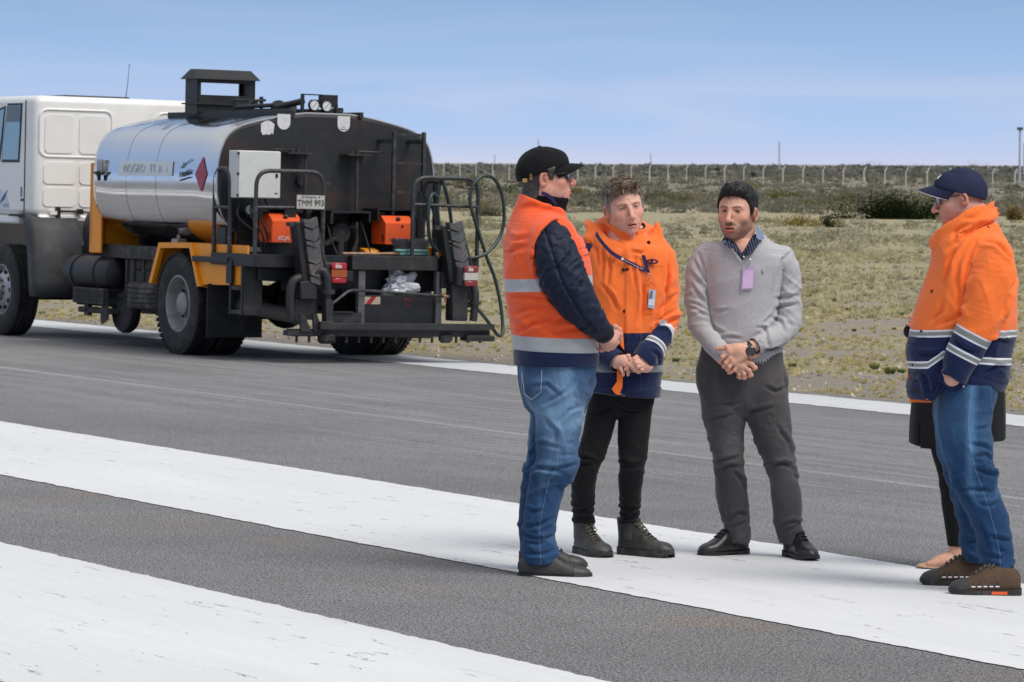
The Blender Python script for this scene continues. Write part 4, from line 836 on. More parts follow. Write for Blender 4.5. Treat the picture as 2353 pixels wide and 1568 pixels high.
# tail lights
def tail(x0, x1, z0, z1, dull, sh=0):
    m = MB(); m.box(x0-.06, x1, -1.90-sh, -1.80, z0-.0, z1, .02); o = m.build('tail_light', BLK2, truck); h = z1-z0
    a = principled('red_lens_dull', (.23, .025, .035), .25, coat=.5) if dull else RED
    m = MB(); m.box(x0, x1+.004, -1.935-sh, -1.895-sh, z1-h*.34, z1-.004, .012); m.build('red_lens', a, o, True)
    m = MB(); m.box(x0, x1+.004, -1.933-sh, -1.896-sh, z0+h*.30, z1-h*.34, .004); m.build('clear_lens' if dull else 'amber_lens', CLR if dull else AMB, o)
    m = MB(); m.box(x0+.005, x1, -1.935-sh, -1.895-sh, z0+.004, z0+h*.30, .012); m.build('red_lens', a, o, True)
    m = MB(); m.box(x0+.04, x1-.06, -1.939-sh, -1.934-sh, z1-h*.27, z1-h*.12, .003); m.build('reflector', CLR, o); return o
tail(-.49, -.32, .775, .985, False); tail(.93, 1.085, .765, .975, True, .13)
m = MB(); m.box(-.62, -.2, -1.84, -1.80, .80, .90, .004); m.box(-.60, -.5, -1.88, -1.76, .76, 1.0, .01); m.box(.78, .9, -1.86, -1.78, .74, .90, .01); m.box(1.0, 1.2, -1.84, -1.76, .55, .9); m.build('light_bracket', BLK, truck)
m = MB(); m.cyl((-.86, -1.05, .50), (-.58, -1.45, .43), .075, 18); m.cyl((-.9, -.4, .55), (-.86, -1.05, .50), .075, 18); m.build('exhaust_pipe', noise_mask_mat('exhaust_steel', (.12, .115, .10), (.06, .05, .045), .7, .7, sc=6), truck, True)
m = MB(); m.box(-.55, .75, -1.4, -.9, .55, .70); m.box(-.2, .7, -1.6, -1.5, .68, .72); m.build('rear_crossmember', BLK, truck)
# hoses
hs = [[(.80, -1.70, 1.64), (.72, -1.75, 1.68), (.665, -1.78, 1.60), (.655, -1.78, 1.42), (.70, -1.75, 1.22), (.80, -1.72, 1.10), (.90, -1.7, 1.03)],
      [(.76, -1.55, 1.62), (.80, -1.55, 1.60), (.86, -1.52, 1.50), (.92, -1.5, 1.25), (.95, -1.5, 1.10)],
      [(.93, -1.52, 1.82), (.90, -1.52, 1.60), (.93, -1.52, 1.30), (.95, -1.5, 1.1)], [(.93, -1.55, 1.83), (1.0, -1.56, 1.62), (1.05, -1.56, 1.35), (1.08, -1.56, 1.15)],
      [(.945, -1.87, .652), (1.03, -1.9, .63), (1.15, -1.95, .54), (1.27, -1.98, .40), (1.38, -1.95, .29), (1.46, -1.9, .28), (1.50, -1.85, .38), (1.49, -1.8, .62), (1.43, -1.78, .86), (1.34, -1.77, 1.06), (1.22, -1.78, 1.35), (1.12, -1.8, 1.60), (1.14, -1.8, 1.76), (1.24, -1.79, 1.86), (1.38, -1.77, 1.86), (1.50, -1.74, 1.74), (1.56, -1.72, 1.52), (1.54, -1.72, 1.32), (1.44, -1.75, 1.18), (1.30, -1.78, 1.08), (1.12, -1.78, 1.045), (.98, -1.74, 1.06)]]
for h in hs: m = MB(); m.tube(spline(h, 7), .0185, 10); m.build('hose', HOSE, truck, True)
m = MB()
for k, q in enumerate(spline([(.98, -1.62, 1.79), (1.06, -1.66, 1.75), (1.14, -1.7, 1.74), (1.22, -1.72, 1.74)], 6)): m.box(q.x-.008, q.x+.008, q.y-.004, q.y+.004, q.z-.005, q.z+.005, rot=Matrix.Rotation(R(45*(k % 2)), 3, 'X'))
for k in range(26): m.box(1.272, 1.286, -1.75, -1.738, 1.80-k*.018, 1.81-k*.018, rot=Matrix.Rotation(R(45*(k % 2)), 3, 'Z'))
m.build('chain', principled('rust_chain', (.16, .07, .04), .8), truck)

# ---------------- cab
def bevel_box(name, x0, x1, y0, y1, z0, z1, r, mat, parent, seg=5, shear=None):
    bm = bmesh.new(); bmesh.ops.create_cube(bm, size=1)
    for v in bm.verts: v.co = Vector((x0+(v.co.x+.5)*(x1-x0), y0+(v.co.y+.5)*(y1-y0), z0+(v.co.z+.5)*(z1-z0)))
    bmesh.ops.bevel(bm, geom=[e for e in bm.edges], offset=r, segments=seg, profile=.5, affect='EDGES')
    me = bpy.data.meshes.new(name); bm.to_mesh(me); bm.free(); me.materials.append(mat); me.polygons.foreach_set('use_smooth', np.ones(len(me.polygons), bool)); me.set_sharp_from_angle(angle=R(40))
    o = bpy.data.objects.new(name, me); COL.objects.link(o); o.parent = parent; return o
cabo = bevel_box('cab', -1.19, 1.19, 3.9, 5.95, 1.34, 2.67, .085, WHT, truck)
m = MB(); m.box(-1.14, 1.14, 3.88, 5.8, 1.27, 1.36, .03); m.box(-1.2, -1.1, 4.3, 5.9, 1.25, 1.34, .02); m.box(-1.21, -1.12, 5.3, 5.95, .6, 1.3, .03); m.box(-1.18, 1.18, 5.85, 6.0, .5, 1.3, .03)
for px in (-.95, -.2): m.box(px-.05, px+.05, 3.86, 3.9, 1.36, 1.40)
m.build('cab_sill', WHT, cabo)
def rrect(x0, x1, z0, z1, r, n=5):
    o = []
    for cx, cz, a0 in ((x1-r, z1-r, 0), (x0+r, z1-r, 90), (x0+r, z0+r, 180), (x1-r, z0+r, 270)):
        for k in range(n+1): a = R(a0+90*k/n); o.append((cx+r*math.cos(a), cz+r*math.sin(a)))
    return o
for sx in (0, 1):
    def X(v): return v if sx == 0 else -v
    def frame(a, b, z0, z1, rr, w=.012, nm='panel_rib'):
        pts = rrect(min(X(a), X(b)), max(X(a), X(b)), z0, z1, rr); mm = MB(); mm.tube([(p[0], 3.897, p[1]) for p in pts], w, 8, closed=True); return mm.build(nm, WHT, cabo, True)
    frame(-1.13, -.27, 2.0, 2.52, .09, .012)
    for a, b, z0, z1 in ((-1.07, -.73, 2.04, 2.46), (-.66, -.33, 2.04, 2.46), (-1.08, -.70, 1.70, 1.94), (-.65, -.28, 1.70, 1.94), (-1.08, -.70, 1.45, 1.66), (-.65, -.28, 1.45, 1.66)):
        mm = MB(); pts = rrect(min(X(a), X(b)), max(X(a), X(b)), z0, z1, .05); mm.prism(pts, 1, 3.889, 3.905); mm.build('pressed_panel', WHT, cabo)
# door with window
m = MB(); m.box(-1.197, -1.19, 4.16, 5.25, 1.40, 2.60, .003); door = m.build('door', WHT, cabo)
m = MB(); m.tube([(-1.196, 4.155, 1.36), (-1.196, 4.155, 2.62)], .006, 5); m.box(-1.199, -1.197, 4.17, 4.25, 1.5, 1.53); m.build('door_seam', BLK, door)
wp = [(4.24, 2.585), (4.66, 2.585), (4.80, 2.1), (4.80, 1.93), (4.30, 1.93)]
m = MB(); m.prism(wp, 0, -1.204, -1.19); m.build('window_rubber', BLK, door)
m = MB(); m.prism([(4.265, 2.56), (4.64, 2.56), (4.775, 2.1), (4.775, 1.96), (4.325, 1.96)], 0, -1.208, -1.2); m.build('window_glass', GLASSB, door)
m = MB(); m.box(-1.211, -1.208, 4.28, 4.68, 2.38, 2.40); m.prism([(4.27, 2.40), (4.67, 2.40), (4.64, 2.555), (4.27, 2.555)], 0, -1.2095, -1.2085); m.build('wind_deflector', principled('smoked', (.10, .12, .13), .2), door)
m = MB(); m.prism([(4.72, 2.56), (5.1, 2.5), (5.15, 1.93), (4.86, 1.93)], 0, -1.204, -1.19); m.build('window_rubber', BLK, door)
m = MB(); m.prism([(4.745, 2.53), (5.08, 2.47), (5.12, 1.96), (4.885, 1.96)], 0, -1.208, -1.2); m.build('window_glass', GLASSB, door)
m = MB(); m.box(-1.2, -1.197, 4.21, 4.25, 1.55, 1.66); m.build('door_sticker', principled('sticker_blue', (.06, .14, .30), .5), door)
m = MB(); m.prism([(4.55, 1.40), (4.98, 1.40), (4.98, 1.66), (4.90, 1.66), (4.62, 1.55)], 0, -1.199, -1.197); dl = m.build('door_emblem', principled('emblem_pale', (.62, .66, .74), .4), door)
m = MB(); m.prism([(4.80, 1.52), (4.62, 1.63), (4.70, 1.52), (4.85, 1.46)], 0, -1.201, -1.2); m.build('emblem_swoosh', principled('emblem_blue', (.03, .10, .30), .4), dl)
text_part('emblem_text', 'LAUSA', .06, principled('emblem_grey', (.3, .35, .45), .5), dl, LEFTM(-1.2005, 4.66, 1.45), .001)
m = MB(); m.box(-.66, .12, 4.3, 4.9, 2.665, 2.695, .01); m.build('roof_hatch', BLK2, cabo)
m = MB(); m.box(-1.22, -1.05, 5.1, 5.2, 2.58, 2.65, .01); m.build('mirror_bracket', BLK, cabo)
m = MB(); m.tube([(.20, 4.6, 2.66), (.27, 4.7, 2.86), (.33, 4.8, 3.07)], [.006, .004, .003], 6); m.lathe([(0, -.01), (.01, 0), (0, .01)], (.33, 4.8, 3.075), (0, 0, 1), 8); m.build('antenna', BLK, cabo)
m = MB(); m.box(-.93, -.88, 3.86, 3.90, 1.28, 1.45, .005); m.tube([(-.9, 3.85, 1.40), (-.66, 3.85, 1.40)], .012, 6); m.box(-.68, -.62, 3.83, 3.9, 1.37, 1.43, .005); m.tube(spline([(-.65, 3.85, 1.4), (-.5, 3.8, 1.39), (-.38, 3.75, 1.43)], 5), .009, 6); m.build('cab_latch', BLK, cabo)

# ---------------- loose things standing on the truck
broom = empty('broom', 'push broom with green head, grey bristles and worn wooden handle on the truck platform', 'broom', mat=TM @ Matrix.Translation((.4, -1.66, 1.06)))
BG = principled('broom_green', (.16, .36, .31), .5, var=.2, vscale=30)
m = MB(); m.box(-.05, .32, -.03, .03, .035, .062, .008); m.box(.0, .14, -.02, .02, .0, .04, .01); m.prism([(.24, .04), (.32, .05), (.34, -.02), (.325, -.02), (.30, .03)], 1, -.02, .02); m.box(.08, .30, -.022, .022, .005, .03, .006); m.build('broom_head', BG, broom)
rng = np.random.default_rng(9); m = MB()
for i in range(420):
    x = -.045+.36*rng.random(); y = (rng.random()-.5)*.05; q = (x-.135)*.25+.02*rng.normal(); h = .095+.02*rng.random(); m.tube([(x, y, .06), (x+q, y+.01*rng.normal(), .06+h)], [.0022, .0016], 3, cap=False)
m.build('bristles', principled('bristle_grey', (.10, .10, .105), .7, var=.5, vscale=60), broom)
m = MB(); m.tube([(.03, 0, .02), (-.25, .01, .012), (-.62, .02, .01)], [.013, .0125, .012], 10); m.build('handle', noise_mask_mat('broom_wood', (.36, .20, .11), (.6, .52, .45), .8, .6, sc=9), broom)
# crumpled plastic bag in the recess under the platform
def blob(rx, ry, rz, n, seed, amp, mat, name, parent, loc):
    bm = bmesh.new(); bmesh.ops.create_icosphere(bm, subdivisions=n, radius=1); P = np.array([v.co for v in bm.verts]); d = 1+amp*fnoise(P, 1.6, seed, 2)-amp*.9*np.abs(fnoise(P, 3.1, seed+5, 3))
    for v, k, p in zip(bm.verts, d, P): v.co = Vector((p[0]*rx*k, p[1]*ry*k, p[2]*rz*k))
    me = bpy.data.meshes.new(name); bm.to_mesh(me); bm.free(); me.materials.append(mat); me.polygons.foreach_set('use_smooth', np.ones(len(me.polygons), bool)); o = bpy.data.objects.new(name, me); COL.objects.link(o); o.parent = parent; o.location = loc; return o
BAG = principled('bag_plastic', (.62, .63, .66), .28, coat=.5, sheen=.2)
bag = empty('plastic_bag', 'crumpled white plastic bag stuffed in the recess below the truck platform', 'bag', mat=TM @ Matrix.Translation((.40, -1.66, .665)))
blob(.18, .11, .12, 5, 3, .55, BAG, 'bag_body', bag, (.0, 0, .10)); blob(.09, .06, .09, 4, 8, .5, BAG, 'bag_knot', bag, (-.0, .0, .185))
sh = MB(); sh.box(-.06, .76, -1.76, -1.5, .655, .665); sh.build('recess_shelf', BLK, truck)
# ================================================================== perimeter fence, masts, bushes
FC = principled('concrete_post', (.56, .54, .50), .85, var=.15, vscale=3)
fence = empty('perimeter_fence', 'long fence of pale concrete posts with bent tops crossing the scrubland', 'fence', loc=(at(1700, 560), 560, 0))
mwld = Vector(fence.location); wires = []
tops = []; px = 1018.0; k = 0
while px < 2600:
    u = (px-1018)/(2353-1018); Y = 1/((1-u)/640+u/455); x = at(px, Y); ty = 374.5+16.5*((px-1018)/1335)**1.15+.4*math.sin(k*2.1)
    zt = CAM_H-((ty-(374.3+.0045*(px-1000)))/FPX*Y); h = 2.55; s = .20+.03*math.sin(k*1.7)
    b_ = Vector((x, Y, zt-h))-mwld; m = MB(); m.tube([b_+Vector((0, 0, -.4)), b_+Vector((0, 0, h-.55)), b_+Vector((.05, 0, h-.42)), b_+Vector((.30, .05, h))], [s*.62, s*.5, s*.5, s*.42], 4)
    if k % 10 == 3: m.tube([b_+Vector((0, 0, h-1.1)), b_+Vector((.5, .2, -.3))], .07, 4)
    m.build('fence_post', FC, fence); tops.append(b_); k += 1; px += 37+15*u
m = MB()
for dz in (.3, .8, 1.3, 1.8): m.tube([p+Vector((0, 0, dz)) for p in tops], .006, 3, cap=False)
for dz in (2.3, 2.45): m.tube([p+Vector((.17+(dz-2.3), 0, dz-.05)) for p in tops], .006, 3, cap=False)
m.build('fence_wire', principled('wire', (.3, .3, .3), .6, .5), fence)
MST = principled('mast_metal', (.42, .45, .50), .7)
def mast(px, top, base, Y, r, label, lat=False, cap=False):
    x = at(px, Y); z0 = gz(x, Y)-.3; z1 = CAM_H+((374.3+.0045*(px-1000))-top)/FPX*Y; e = empty('mast', label, 'mast', loc=(x, Y, z0)); H = z1-z0
    m = MB(); m.tube([(0, 0, 0), (0, 0, H)], [r, r*.8], 8); m.build('pole', MST, e)
    if lat:
        m = MB(); 
        for q in range(14): z = H*q/14; m.tube([(-r*2, 0, z), (r*2, 0, z+H/14)], r*.25, 3); m.tube([(r*2, 0, z), (-r*2, 0, z+H/14)], r*.25, 3)
        for s in (-1, 1): m.tube([(s*r*2, 0, 0), (s*r*2, 0, H)], r*.35, 4)
        m.build('lattice', MST, e)
    if cap: m = MB(); m.box(-r*2.2, r*2.2, -r*2, r*2, H-.05, H+.35, .04); m.build('lamp_head', principled('dark_lamp', (.08, .08, .08), .6), e)
mast(2340, 301, 420, 520, .17, 'tall grey pole with a dark lamp head at the right edge, behind the fence', cap=True)
mast(2349, 331, 400, 900, .16, 'thinner pole just right of the tall lamp pole near the horizon')
mast(1788, 329, 400, 1500, .17, 'slim lattice mast on the horizon right of the man in the grey sweater', lat=True)
mast(1493, 355, 380, 2600, .20, 'faint low mast on the horizon above the man with wavy hair', lat=True)
mast(1235, 323, 380, 2200, .20, 'faint mast on the horizon rising behind the black cap', lat=True)
mast(1135, 357, 380, 2600, .18, 'faint short mast on the horizon left of the black cap', lat=True)
DG = (.014, .023, .008); OL = (.12, .12, .025); YG = (.27, .21, .05); GG = (.055, .08, .025)
shrub(2056, 508, 205, 92, DG, 'big dark green bush left of the navy cap, the largest bush in the scrub', 12000, .06, 1, lobes=18)
shrub(2150, 508, 120, 50, (.05, .06, .02), 'dark bush right behind the neck of the man in the navy cap', 3520, .05, 2)
shrub(1838, 524, 110, 34, YG, 'round yellow-ochre bush low in the dry grass right of the grey sweater', 2880, .04, 3)
shrub(1902, 526, 52, 34, (.045, .065, .03), 'small dark green bush beside the yellow-ochre bush', 1440, .035, 4)
shrub(1800, 463, 105, 25, OL, 'flat olive-yellow bush below the fence, right of the dark-haired man', 2560, .07, 5)
shrub(1700, 445, 90, 26, (.20, .17, .06), 'yellowish bush behind the head of the man in grey sweater', 1920, .07, 6)
shrub(1325, 452, 62, 24, (.22, .17, .05), 'ochre bush in the scrub before the face of the man in black cap', 1920, .06, 7)
shrub(1160, 448, 90, 34, GG, 'green bush in the scrub behind the black cap', 2880, .07, 8)
shrub(1080, 432, 90, 28, (.11, .12, .05), 'grey-green bush above the hose rail of the truck', 2400, .08, 9)
shrub(2335, 510, 50, 44, (.22, .16, .05), 'ochre bush at the right edge of the picture', 2400, .05, 10)
shrub(2010, 400, 110, 34, (.10, .10, .07), 'tall grey bush breaking the horizon above the big dark bush', 2240, .16, 11)
shrub(2100, 392, 60, 17, (.06, .075, .04), 'dark rounded bush on the horizon left of the navy cap', 1440, .16, 12)
shrub(2235, 395, 70, 30, (.19, .17, .13), 'bare pale bush sticking up on the horizon above the navy cap', 1120, .14, 13)
shrub(1560, 470, 110, 34, (.13, .125, .08), 'wide grey bush between the wavy-haired man and dark-haired man', 2880, .06, 14)
shrub(1930, 470, 100, 30, (.12, .115, .07), 'brownish bush beneath the fence left of the big dark bush', 2400, .06, 15)
shrub(1120, 500, 90, 30, (.17, .16, .11), 'pale tangled bush seen through the hose loops', 2400, .045, 16)
shrub(1410, 492, 0.1+80, 30, (.19, .175, .12), 'grey-tan bush between the faces of the two men on the left', 2400, .045, 17)
# ================================================================== sculpting tools: signed-distance shapes turned into meshes
def nrm(v): v = np.asarray(v, float); return v/np.linalg.norm(v)
def smin(a, b, k): h = np.maximum(k-np.abs(a-b), 0)/k; return np.minimum(a, b)-h*h*k*.25
def smax(a, b, k): return -smin(-a, -b, k)
def sph(P, c, r): return np.linalg.norm(P-np.asarray(c), axis=1)-r
def ell(P, c, r, Rm=None):
    q = P-np.asarray(c)
    if Rm is not None: q = q@Rm
    r = np.asarray(r); k0 = np.linalg.norm(q/r, axis=1); k1 = np.linalg.norm(q/(r*r), axis=1); return k0*(k0-1)/np.maximum(k1, 1e-9)
def seg(P, a, b, ra, rb=None):
    a = np.asarray(a, float); b = np.asarray(b, float); rb = ra if rb is None else rb; ab = b-a; t = np.clip((P-a)@ab/(ab@ab), 0, 1)
    return np.linalg.norm(P-a-t[:, None]*ab, axis=1)-(ra+(rb-ra)*t)
def rotm(ax, deg): return np.array(Matrix.Rotation(R(deg), 3, ax))
class Loft:
    """limb or trunk with an elliptical section: pts [(x,y,z,ra,rb)], ra along 'side', rb across"""
    def __init__(s, pts, side=(1, 0, 0), n=4, pw=2.0, flat=False, endr=None):
        s.endr = endr
        K = [list(p) for p in pts]; A = np.array(K, float); k = len(A); O = []
        for i in range(k-1):
            p0 = A[i-1] if i else 2*A[0]-A[1]; p1 = A[i]; p2 = A[i+1]; p3 = A[i+2] if i+2 < k else 2*A[-1]-A[-2]
            for j in range(n): t = j/n; O.append(.5*((2*p1)+(p2-p0)*t+(2*p0-5*p1+4*p2-p3)*t*t+(3*p1-p0-3*p2+p3)*t**3))
        O.append(A[-1]); O = np.array(O); s.p = O[:, :3]; s.r = np.maximum(O[:, 3:5], .004); s.side = nrm(side); s.pw = pw; s.flat = flat
        s.cum = np.concatenate([[0], np.cumsum(np.linalg.norm(np.diff(s.p, axis=0), axis=1))]); s.len = s.cum[-1]
    def ev(s, P):
        best = np.full(len(P), 9.0); S = np.zeros(len(P)); U = np.zeros(len(P)); W = np.zeros(len(P)); n = len(s.p)
        for i in range(n-1):
            a, b = s.p[i], s.p[i+1]; ab = b-a; L = np.linalg.norm(ab); ax = ab/L; sd = s.side-ax*(s.side@ax); sd = sd/np.linalg.norm(sd); fr = np.cross(ax, sd)
            h = (P-a)@ax; t = np.clip(h/L, 0, 1); q = P-a-(t*L)[:, None]*ax; ra = s.r[i, 0]+(s.r[i+1, 0]-s.r[i, 0])*t; rb = s.r[i, 1]+(s.r[i+1, 1]-s.r[i, 1])*t
            u = q@sd; w = q@fr; v = q@ax; m = np.minimum(ra, rb)
            e2 = (u/ra)**2+(w/rb)**2 if s.pw == 2.0 else (np.abs(u/ra)**s.pw+np.abs(w/rb)**s.pw+1e-12)**(2/s.pw)
            k0 = np.sqrt(e2+(v/(m if s.endr is None else s.endr))**2+1e-12); rad = np.sqrt(u*u+w*w+v*v)+1e-9; d = np.where(k0 < .15, -m*(1-k0), (rad/k0)*(k0-1))
            k = d < best; best = np.where(k, d, best); S = np.where(k, s.cum[i]+t*L, S); U = np.where(k, u, U); W = np.where(k, w, W)
        return best, S, U, W
    def d(s, P): return s.ev(P)[0]
def surf_nets(f, lo, hi, h, bandf=1.9):
    lo = np.asarray(lo, float); hi = np.asarray(hi, float); C = 4; nc = np.ceil((hi-lo)/(h*C)).astype(int)+1; n = nc*C
    gx, gy, gz_ = [lo[i]+h*C*(np.arange(nc[i])+.5)-h*.5 for i in range(3)]
    G = np.stack(np.meshgrid(gx, gy, gz_, indexing='ij'), -1).reshape(-1, 3); dc = np.concatenate([f(G[i:i+200000]) for i in range(0, len(G), 200000)])
    act = (np.abs(dc) < h*C*bandf).reshape(nc); D = np.repeat(np.repeat(np.repeat(dc.reshape(nc), C, 0), C, 1), C, 2).astype(np.float64)
    ai = np.argwhere(act); off = np.stack(np.meshgrid(range(C), range(C), range(C), indexing='ij'), -1).reshape(-1, 3)
    I = (ai[:, None]*C+off[None]).reshape(-1, 3); PP = lo+I*h; v = np.concatenate([f(PP[i:i+200000]) for i in range(0, len(PP), 200000)]) if len(PP) else np.zeros(0)
    D[I[:, 0], I[:, 1], I[:, 2]] = v
    S = D < 0; nx, ny, nz = D.shape; cnt = np.zeros((nx-1, ny-1, nz-1), np.int8)
    for dx in (0, 1):
        for dy in (0, 1):
            for dz in (0, 1): cnt += S[dx:nx-1+dx, dy:ny-1+dy, dz:nz-1+dz]
    cells = np.argwhere((cnt > 0) & (cnt < 8)); idx = -np.ones((nx-1, ny-1, nz-1), np.int64); idx[cells[:, 0], cells[:, 1], cells[:, 2]] = np.arange(len(cells))
    acc = np.zeros((len(cells), 3)); num = np.zeros(len(cells)); cor = [(a, b, c) for a in (0, 1) for b in (0, 1) for c in (0, 1)]
    for a in cor:
        for ax in range(3):
            if a[ax]: continue
            b = list(a); b[ax] = 1; va = D[cells[:, 0]+a[0], cells[:, 1]+a[1], cells[:, 2]+a[2]]; vb = D[cells[:, 0]+b[0], cells[:, 1]+b[1], cells[:, 2]+b[2]]
            m = (va < 0) != (vb < 0); t = np.where(m, va/np.where(m, va-vb, 1), 0); p = np.array(a, float)[None]+np.zeros((len(cells), 3)); p[:, ax] += t; acc += p*m[:, None]; num += m
    V = lo+(cells+acc/num[:, None])*h; Q = []
    for ax in range(3):
        o1, o2 = [(1, 2), (2, 0), (0, 1)][ax]; sl0 = [slice(None)]*3; sl1 = [slice(None)]*3; sl0[ax] = slice(0, -1); sl1[ax] = slice(1, None)
        e = S[tuple(sl0)] != S[tuple(sl1)]; E = np.argwhere(e); E = E[(E[:, o1] > 0) & (E[:, o2] > 0) & (E[:, o1] < D.shape[o1]-1) & (E[:, o2] < D.shape[o2]-1)]
        def g(du, dv): q = E.copy(); q[:, o1] -= du; q[:, o2] -= dv; return idx[q[:, 0], q[:, 1], q[:, 2]]
        q = np.stack([g(1, 1), g(0, 1), g(0, 0), g(1, 0)], 1); fl = S[E[:, 0], E[:, 1], E[:, 2]]; q[~fl] = q[~fl][:, ::-1]; Q.append(q)
    Q = np.concatenate(Q); Q = Q[(Q >= 0).all(1)]
    e = h*.25       # one Newton step onto the surface
    g = np.stack([f(V+np.eye(3)[i]*e)-f(V-np.eye(3)[i]*e) for i in range(3)], 1)/(2*e); gl = np.linalg.norm(g, axis=1)[:, None]+1e-9; dv = f(V)[:, None]
    V = V-np.clip(dv/gl, -h*.5, h*.5)*g/gl; return V, Q, g/gl
def ridge(P, sc, off=0): return 1.5*np.maximum(1-np.abs(vnoise(P, sc, off))*1.9, 0)**1.6-.35
def drape(V, sx, sz, seed, skew=0.0):
    w = .35*np.stack([vnoise(V, 4, seed), vnoise(V, 4, seed+3), vnoise(V, 4, seed+6)], 1); Q = np.stack([V[:, 0]*sx+skew*V[:, 2]*sx, V[:, 1]*sx, V[:, 2]*sz-skew*V[:, 0]*sz], 1)+w; return .75*ridge(Q, 1, seed)+.18*ridge(Q, 2.3, seed+11)
def band(x, a, b, w=.02): return 1/(1+np.exp(-np.clip((x-a)/w, -40, 40)))*1/(1+np.exp(np.clip((x-b)/w, -40, 40)))
def limb_folds(S, U, W, lst, seed):
    """lst [(s0,s1,amp,wavelength)] rings and diagonals bunched along a limb"""
    d = 0
    for k, (a, b, A, lam) in enumerate(lst):
        Q = np.stack([S/lam+.9*U/.08, U/.16, W/.16], 1); q2 = np.stack([S/lam*.8-1.1*U/.08, U/.15, W/.15], 1)
        d = d+A*band(S, a, b, .02)*(ridge(Q, 1.0, seed+k*5)*.6+ridge(q2, 1.0, seed+k*9+3)*.5-.25)
    return d

# ------------------------------------------------------------------ cloth and skin materials
def cloth(name, base=(.5, .5, .5), torso=None, sleeve=None, rough=.85, bump=.15, bscale=260, sheen=.0, var=.06, vscale=6, spec=.2, weave=None, extra=None):
    """torso / sleeve: list of (position, colour) constant bands read from attributes tz / ss; am chooses sleeve"""
    if name in _mats: return _mats[name]
    m = bpy.data.materials.new(name); m.use_nodes = True; t = m.node_tree; b = t.nodes['Principled BSDF']; b.inputs['Roughness'].default_value = rough; b.inputs['Specular IOR Level'].default_value = spec; b.inputs['Sheen Weight'].default_value = sheen; b.inputs['Sheen Roughness'].default_value = .5
    c = N(t, 'ShaderNodeTexCoord')
    def bands(attr, st):
        a = N(t, 'ShaderNodeAttribute', attribute_name=attr); r = N(t, 'ShaderNodeValToRGB'); r.color_ramp.interpolation = 'CONSTANT'; mr = N(t, 'ShaderNodeMapRange', inp={1: 0, 2: 2, 3: 0, 4: 1}); LK(t, a.outputs['Fac'], mr.inputs[0]); LK(t, mr.outputs[0], r.inputs[0])
        e = r.color_ramp.elements; e[0].position = 0; e[0].color = (*st[0][1], 1); e[1].position = st[1][0]/2; e[1].color = (*st[1][1], 1)
        for p, col in st[2:]: x = e.new(p/2); x.color = (*col, 1)
        return r.outputs[0]
    src = None
    if torso: src = bands('tz', torso)
    if sleeve:
        s2 = bands('ss', sleeve); a = N(t, 'ShaderNodeAttribute', attribute_name='am'); th = N(t, 'ShaderNodeMath', operation='GREATER_THAN'); th.inputs[1].default_value = .5; LK(t, a.outputs['Fac'], th.inputs[0])
        mx = N(t, 'ShaderNodeMix', data_type='RGBA'); LK(t, th.outputs[0], mx.inputs[0]); LK(t, src, mx.inputs[6]); LK(t, s2, mx.inputs[7]); src = mx.outputs[2]
    if src is None:
        k = N(t, 'ShaderNodeRGB'); k.outputs[0].default_value = (*base, 1); src = k.outputs[0]
    if extra: src = extra(t, c, src)
    n = N(t, 'ShaderNodeTexNoise', inp={'Scale': vscale, 'Detail': 6, 'Roughness': .65}); LK(t, c.outputs['Object'], n.inputs['Vector']); r = N(t, 'ShaderNodeMapRange', inp={1: .3, 2: .7, 3: 1-var, 4: 1+var}); LK(t, n.outputs[0], r.inputs[0])
    s = N(t, 'ShaderNodeVectorMath', operation='SCALE'); LK(t, src, s.inputs[0]); LK(t, r.outputs[0], s.inputs['Scale']); LK(t, s.outputs[0], b.inputs['Base Color'])
    n = N(t, 'ShaderNodeTexNoise', inp={'Scale': bscale, 'Detail': 3}); LK(t, c.outputs['Object'], n.inputs['Vector']); n2 = N(t, 'ShaderNodeTexNoise', inp={'Scale': 22, 'Detail': 4}); LK(t, c.outputs['Object'], n2.inputs['Vector'])
    ad = N(t, 'ShaderNodeMath', operation='ADD'); LK(t, n.outputs[0], ad.inputs[0]); LK(t, n2.outputs[0], ad.inputs[1]); u = N(t, 'ShaderNodeBump', inp={'Strength': bump, 'Distance': .01}); LK(t, ad.outputs[0], u.inputs['Height']); LK(t, u.outputs[0], b.inputs['Normal'])
    _mats[name] = m; return m
SKIN = bpy.data.materials.new('skin'); SKIN.use_nodes = True; t = SKIN.node_tree; b = t.nodes['Principled BSDF']; b.inputs['Roughness'].default_value = .6; b.inputs['Specular IOR Level'].default_value = .28
a = N(t, 'ShaderNodeAttribute', attribute_name='Col'); c = N(t, 'ShaderNodeTexCoord'); n = N(t, 'ShaderNodeTexNoise', inp={'Scale': 60, 'Detail': 5}); LK(t, c.outputs['Object'], n.inputs['Vector']); r = N(t, 'ShaderNodeMapRange', inp={1: .3, 2: .7, 3: .92, 4: 1.08}); LK(t, n.outputs[0], r.inputs[0])
s = N(t, 'ShaderNodeVectorMath', operation='SCALE'); LK(t, a.outputs['Color'], s.inputs[0]); LK(t, r.outputs[0], s.inputs['Scale']); LK(t, s.outputs[0], b.inputs['Base Color'])
b.inputs['Subsurface Weight'].default_value = .05; b.inputs['Subsurface Radius'].default_value = (.01, .004, .002); b.inputs['Subsurface Scale'].default_value = .5
n = N(t, 'ShaderNodeTexNoise', inp={'Scale': 240, 'Detail': 4}); LK(t, c.outputs['Object'], n.inputs['Vector']); u = N(t, 'ShaderNodeBump', inp={'Strength': .12, 'Distance': .003}); LK(t, n.outputs[0], u.inputs['Height']); LK(t, u.outputs[0], b.inputs['Normal'])
HAIRM = principled('hair_strands', rough=.5, spec=.4, attr='Col')
DENIM1 = dict(rough=.9, bump=.25, bscale=420, sheen=.15, vscale=7, var=.16)

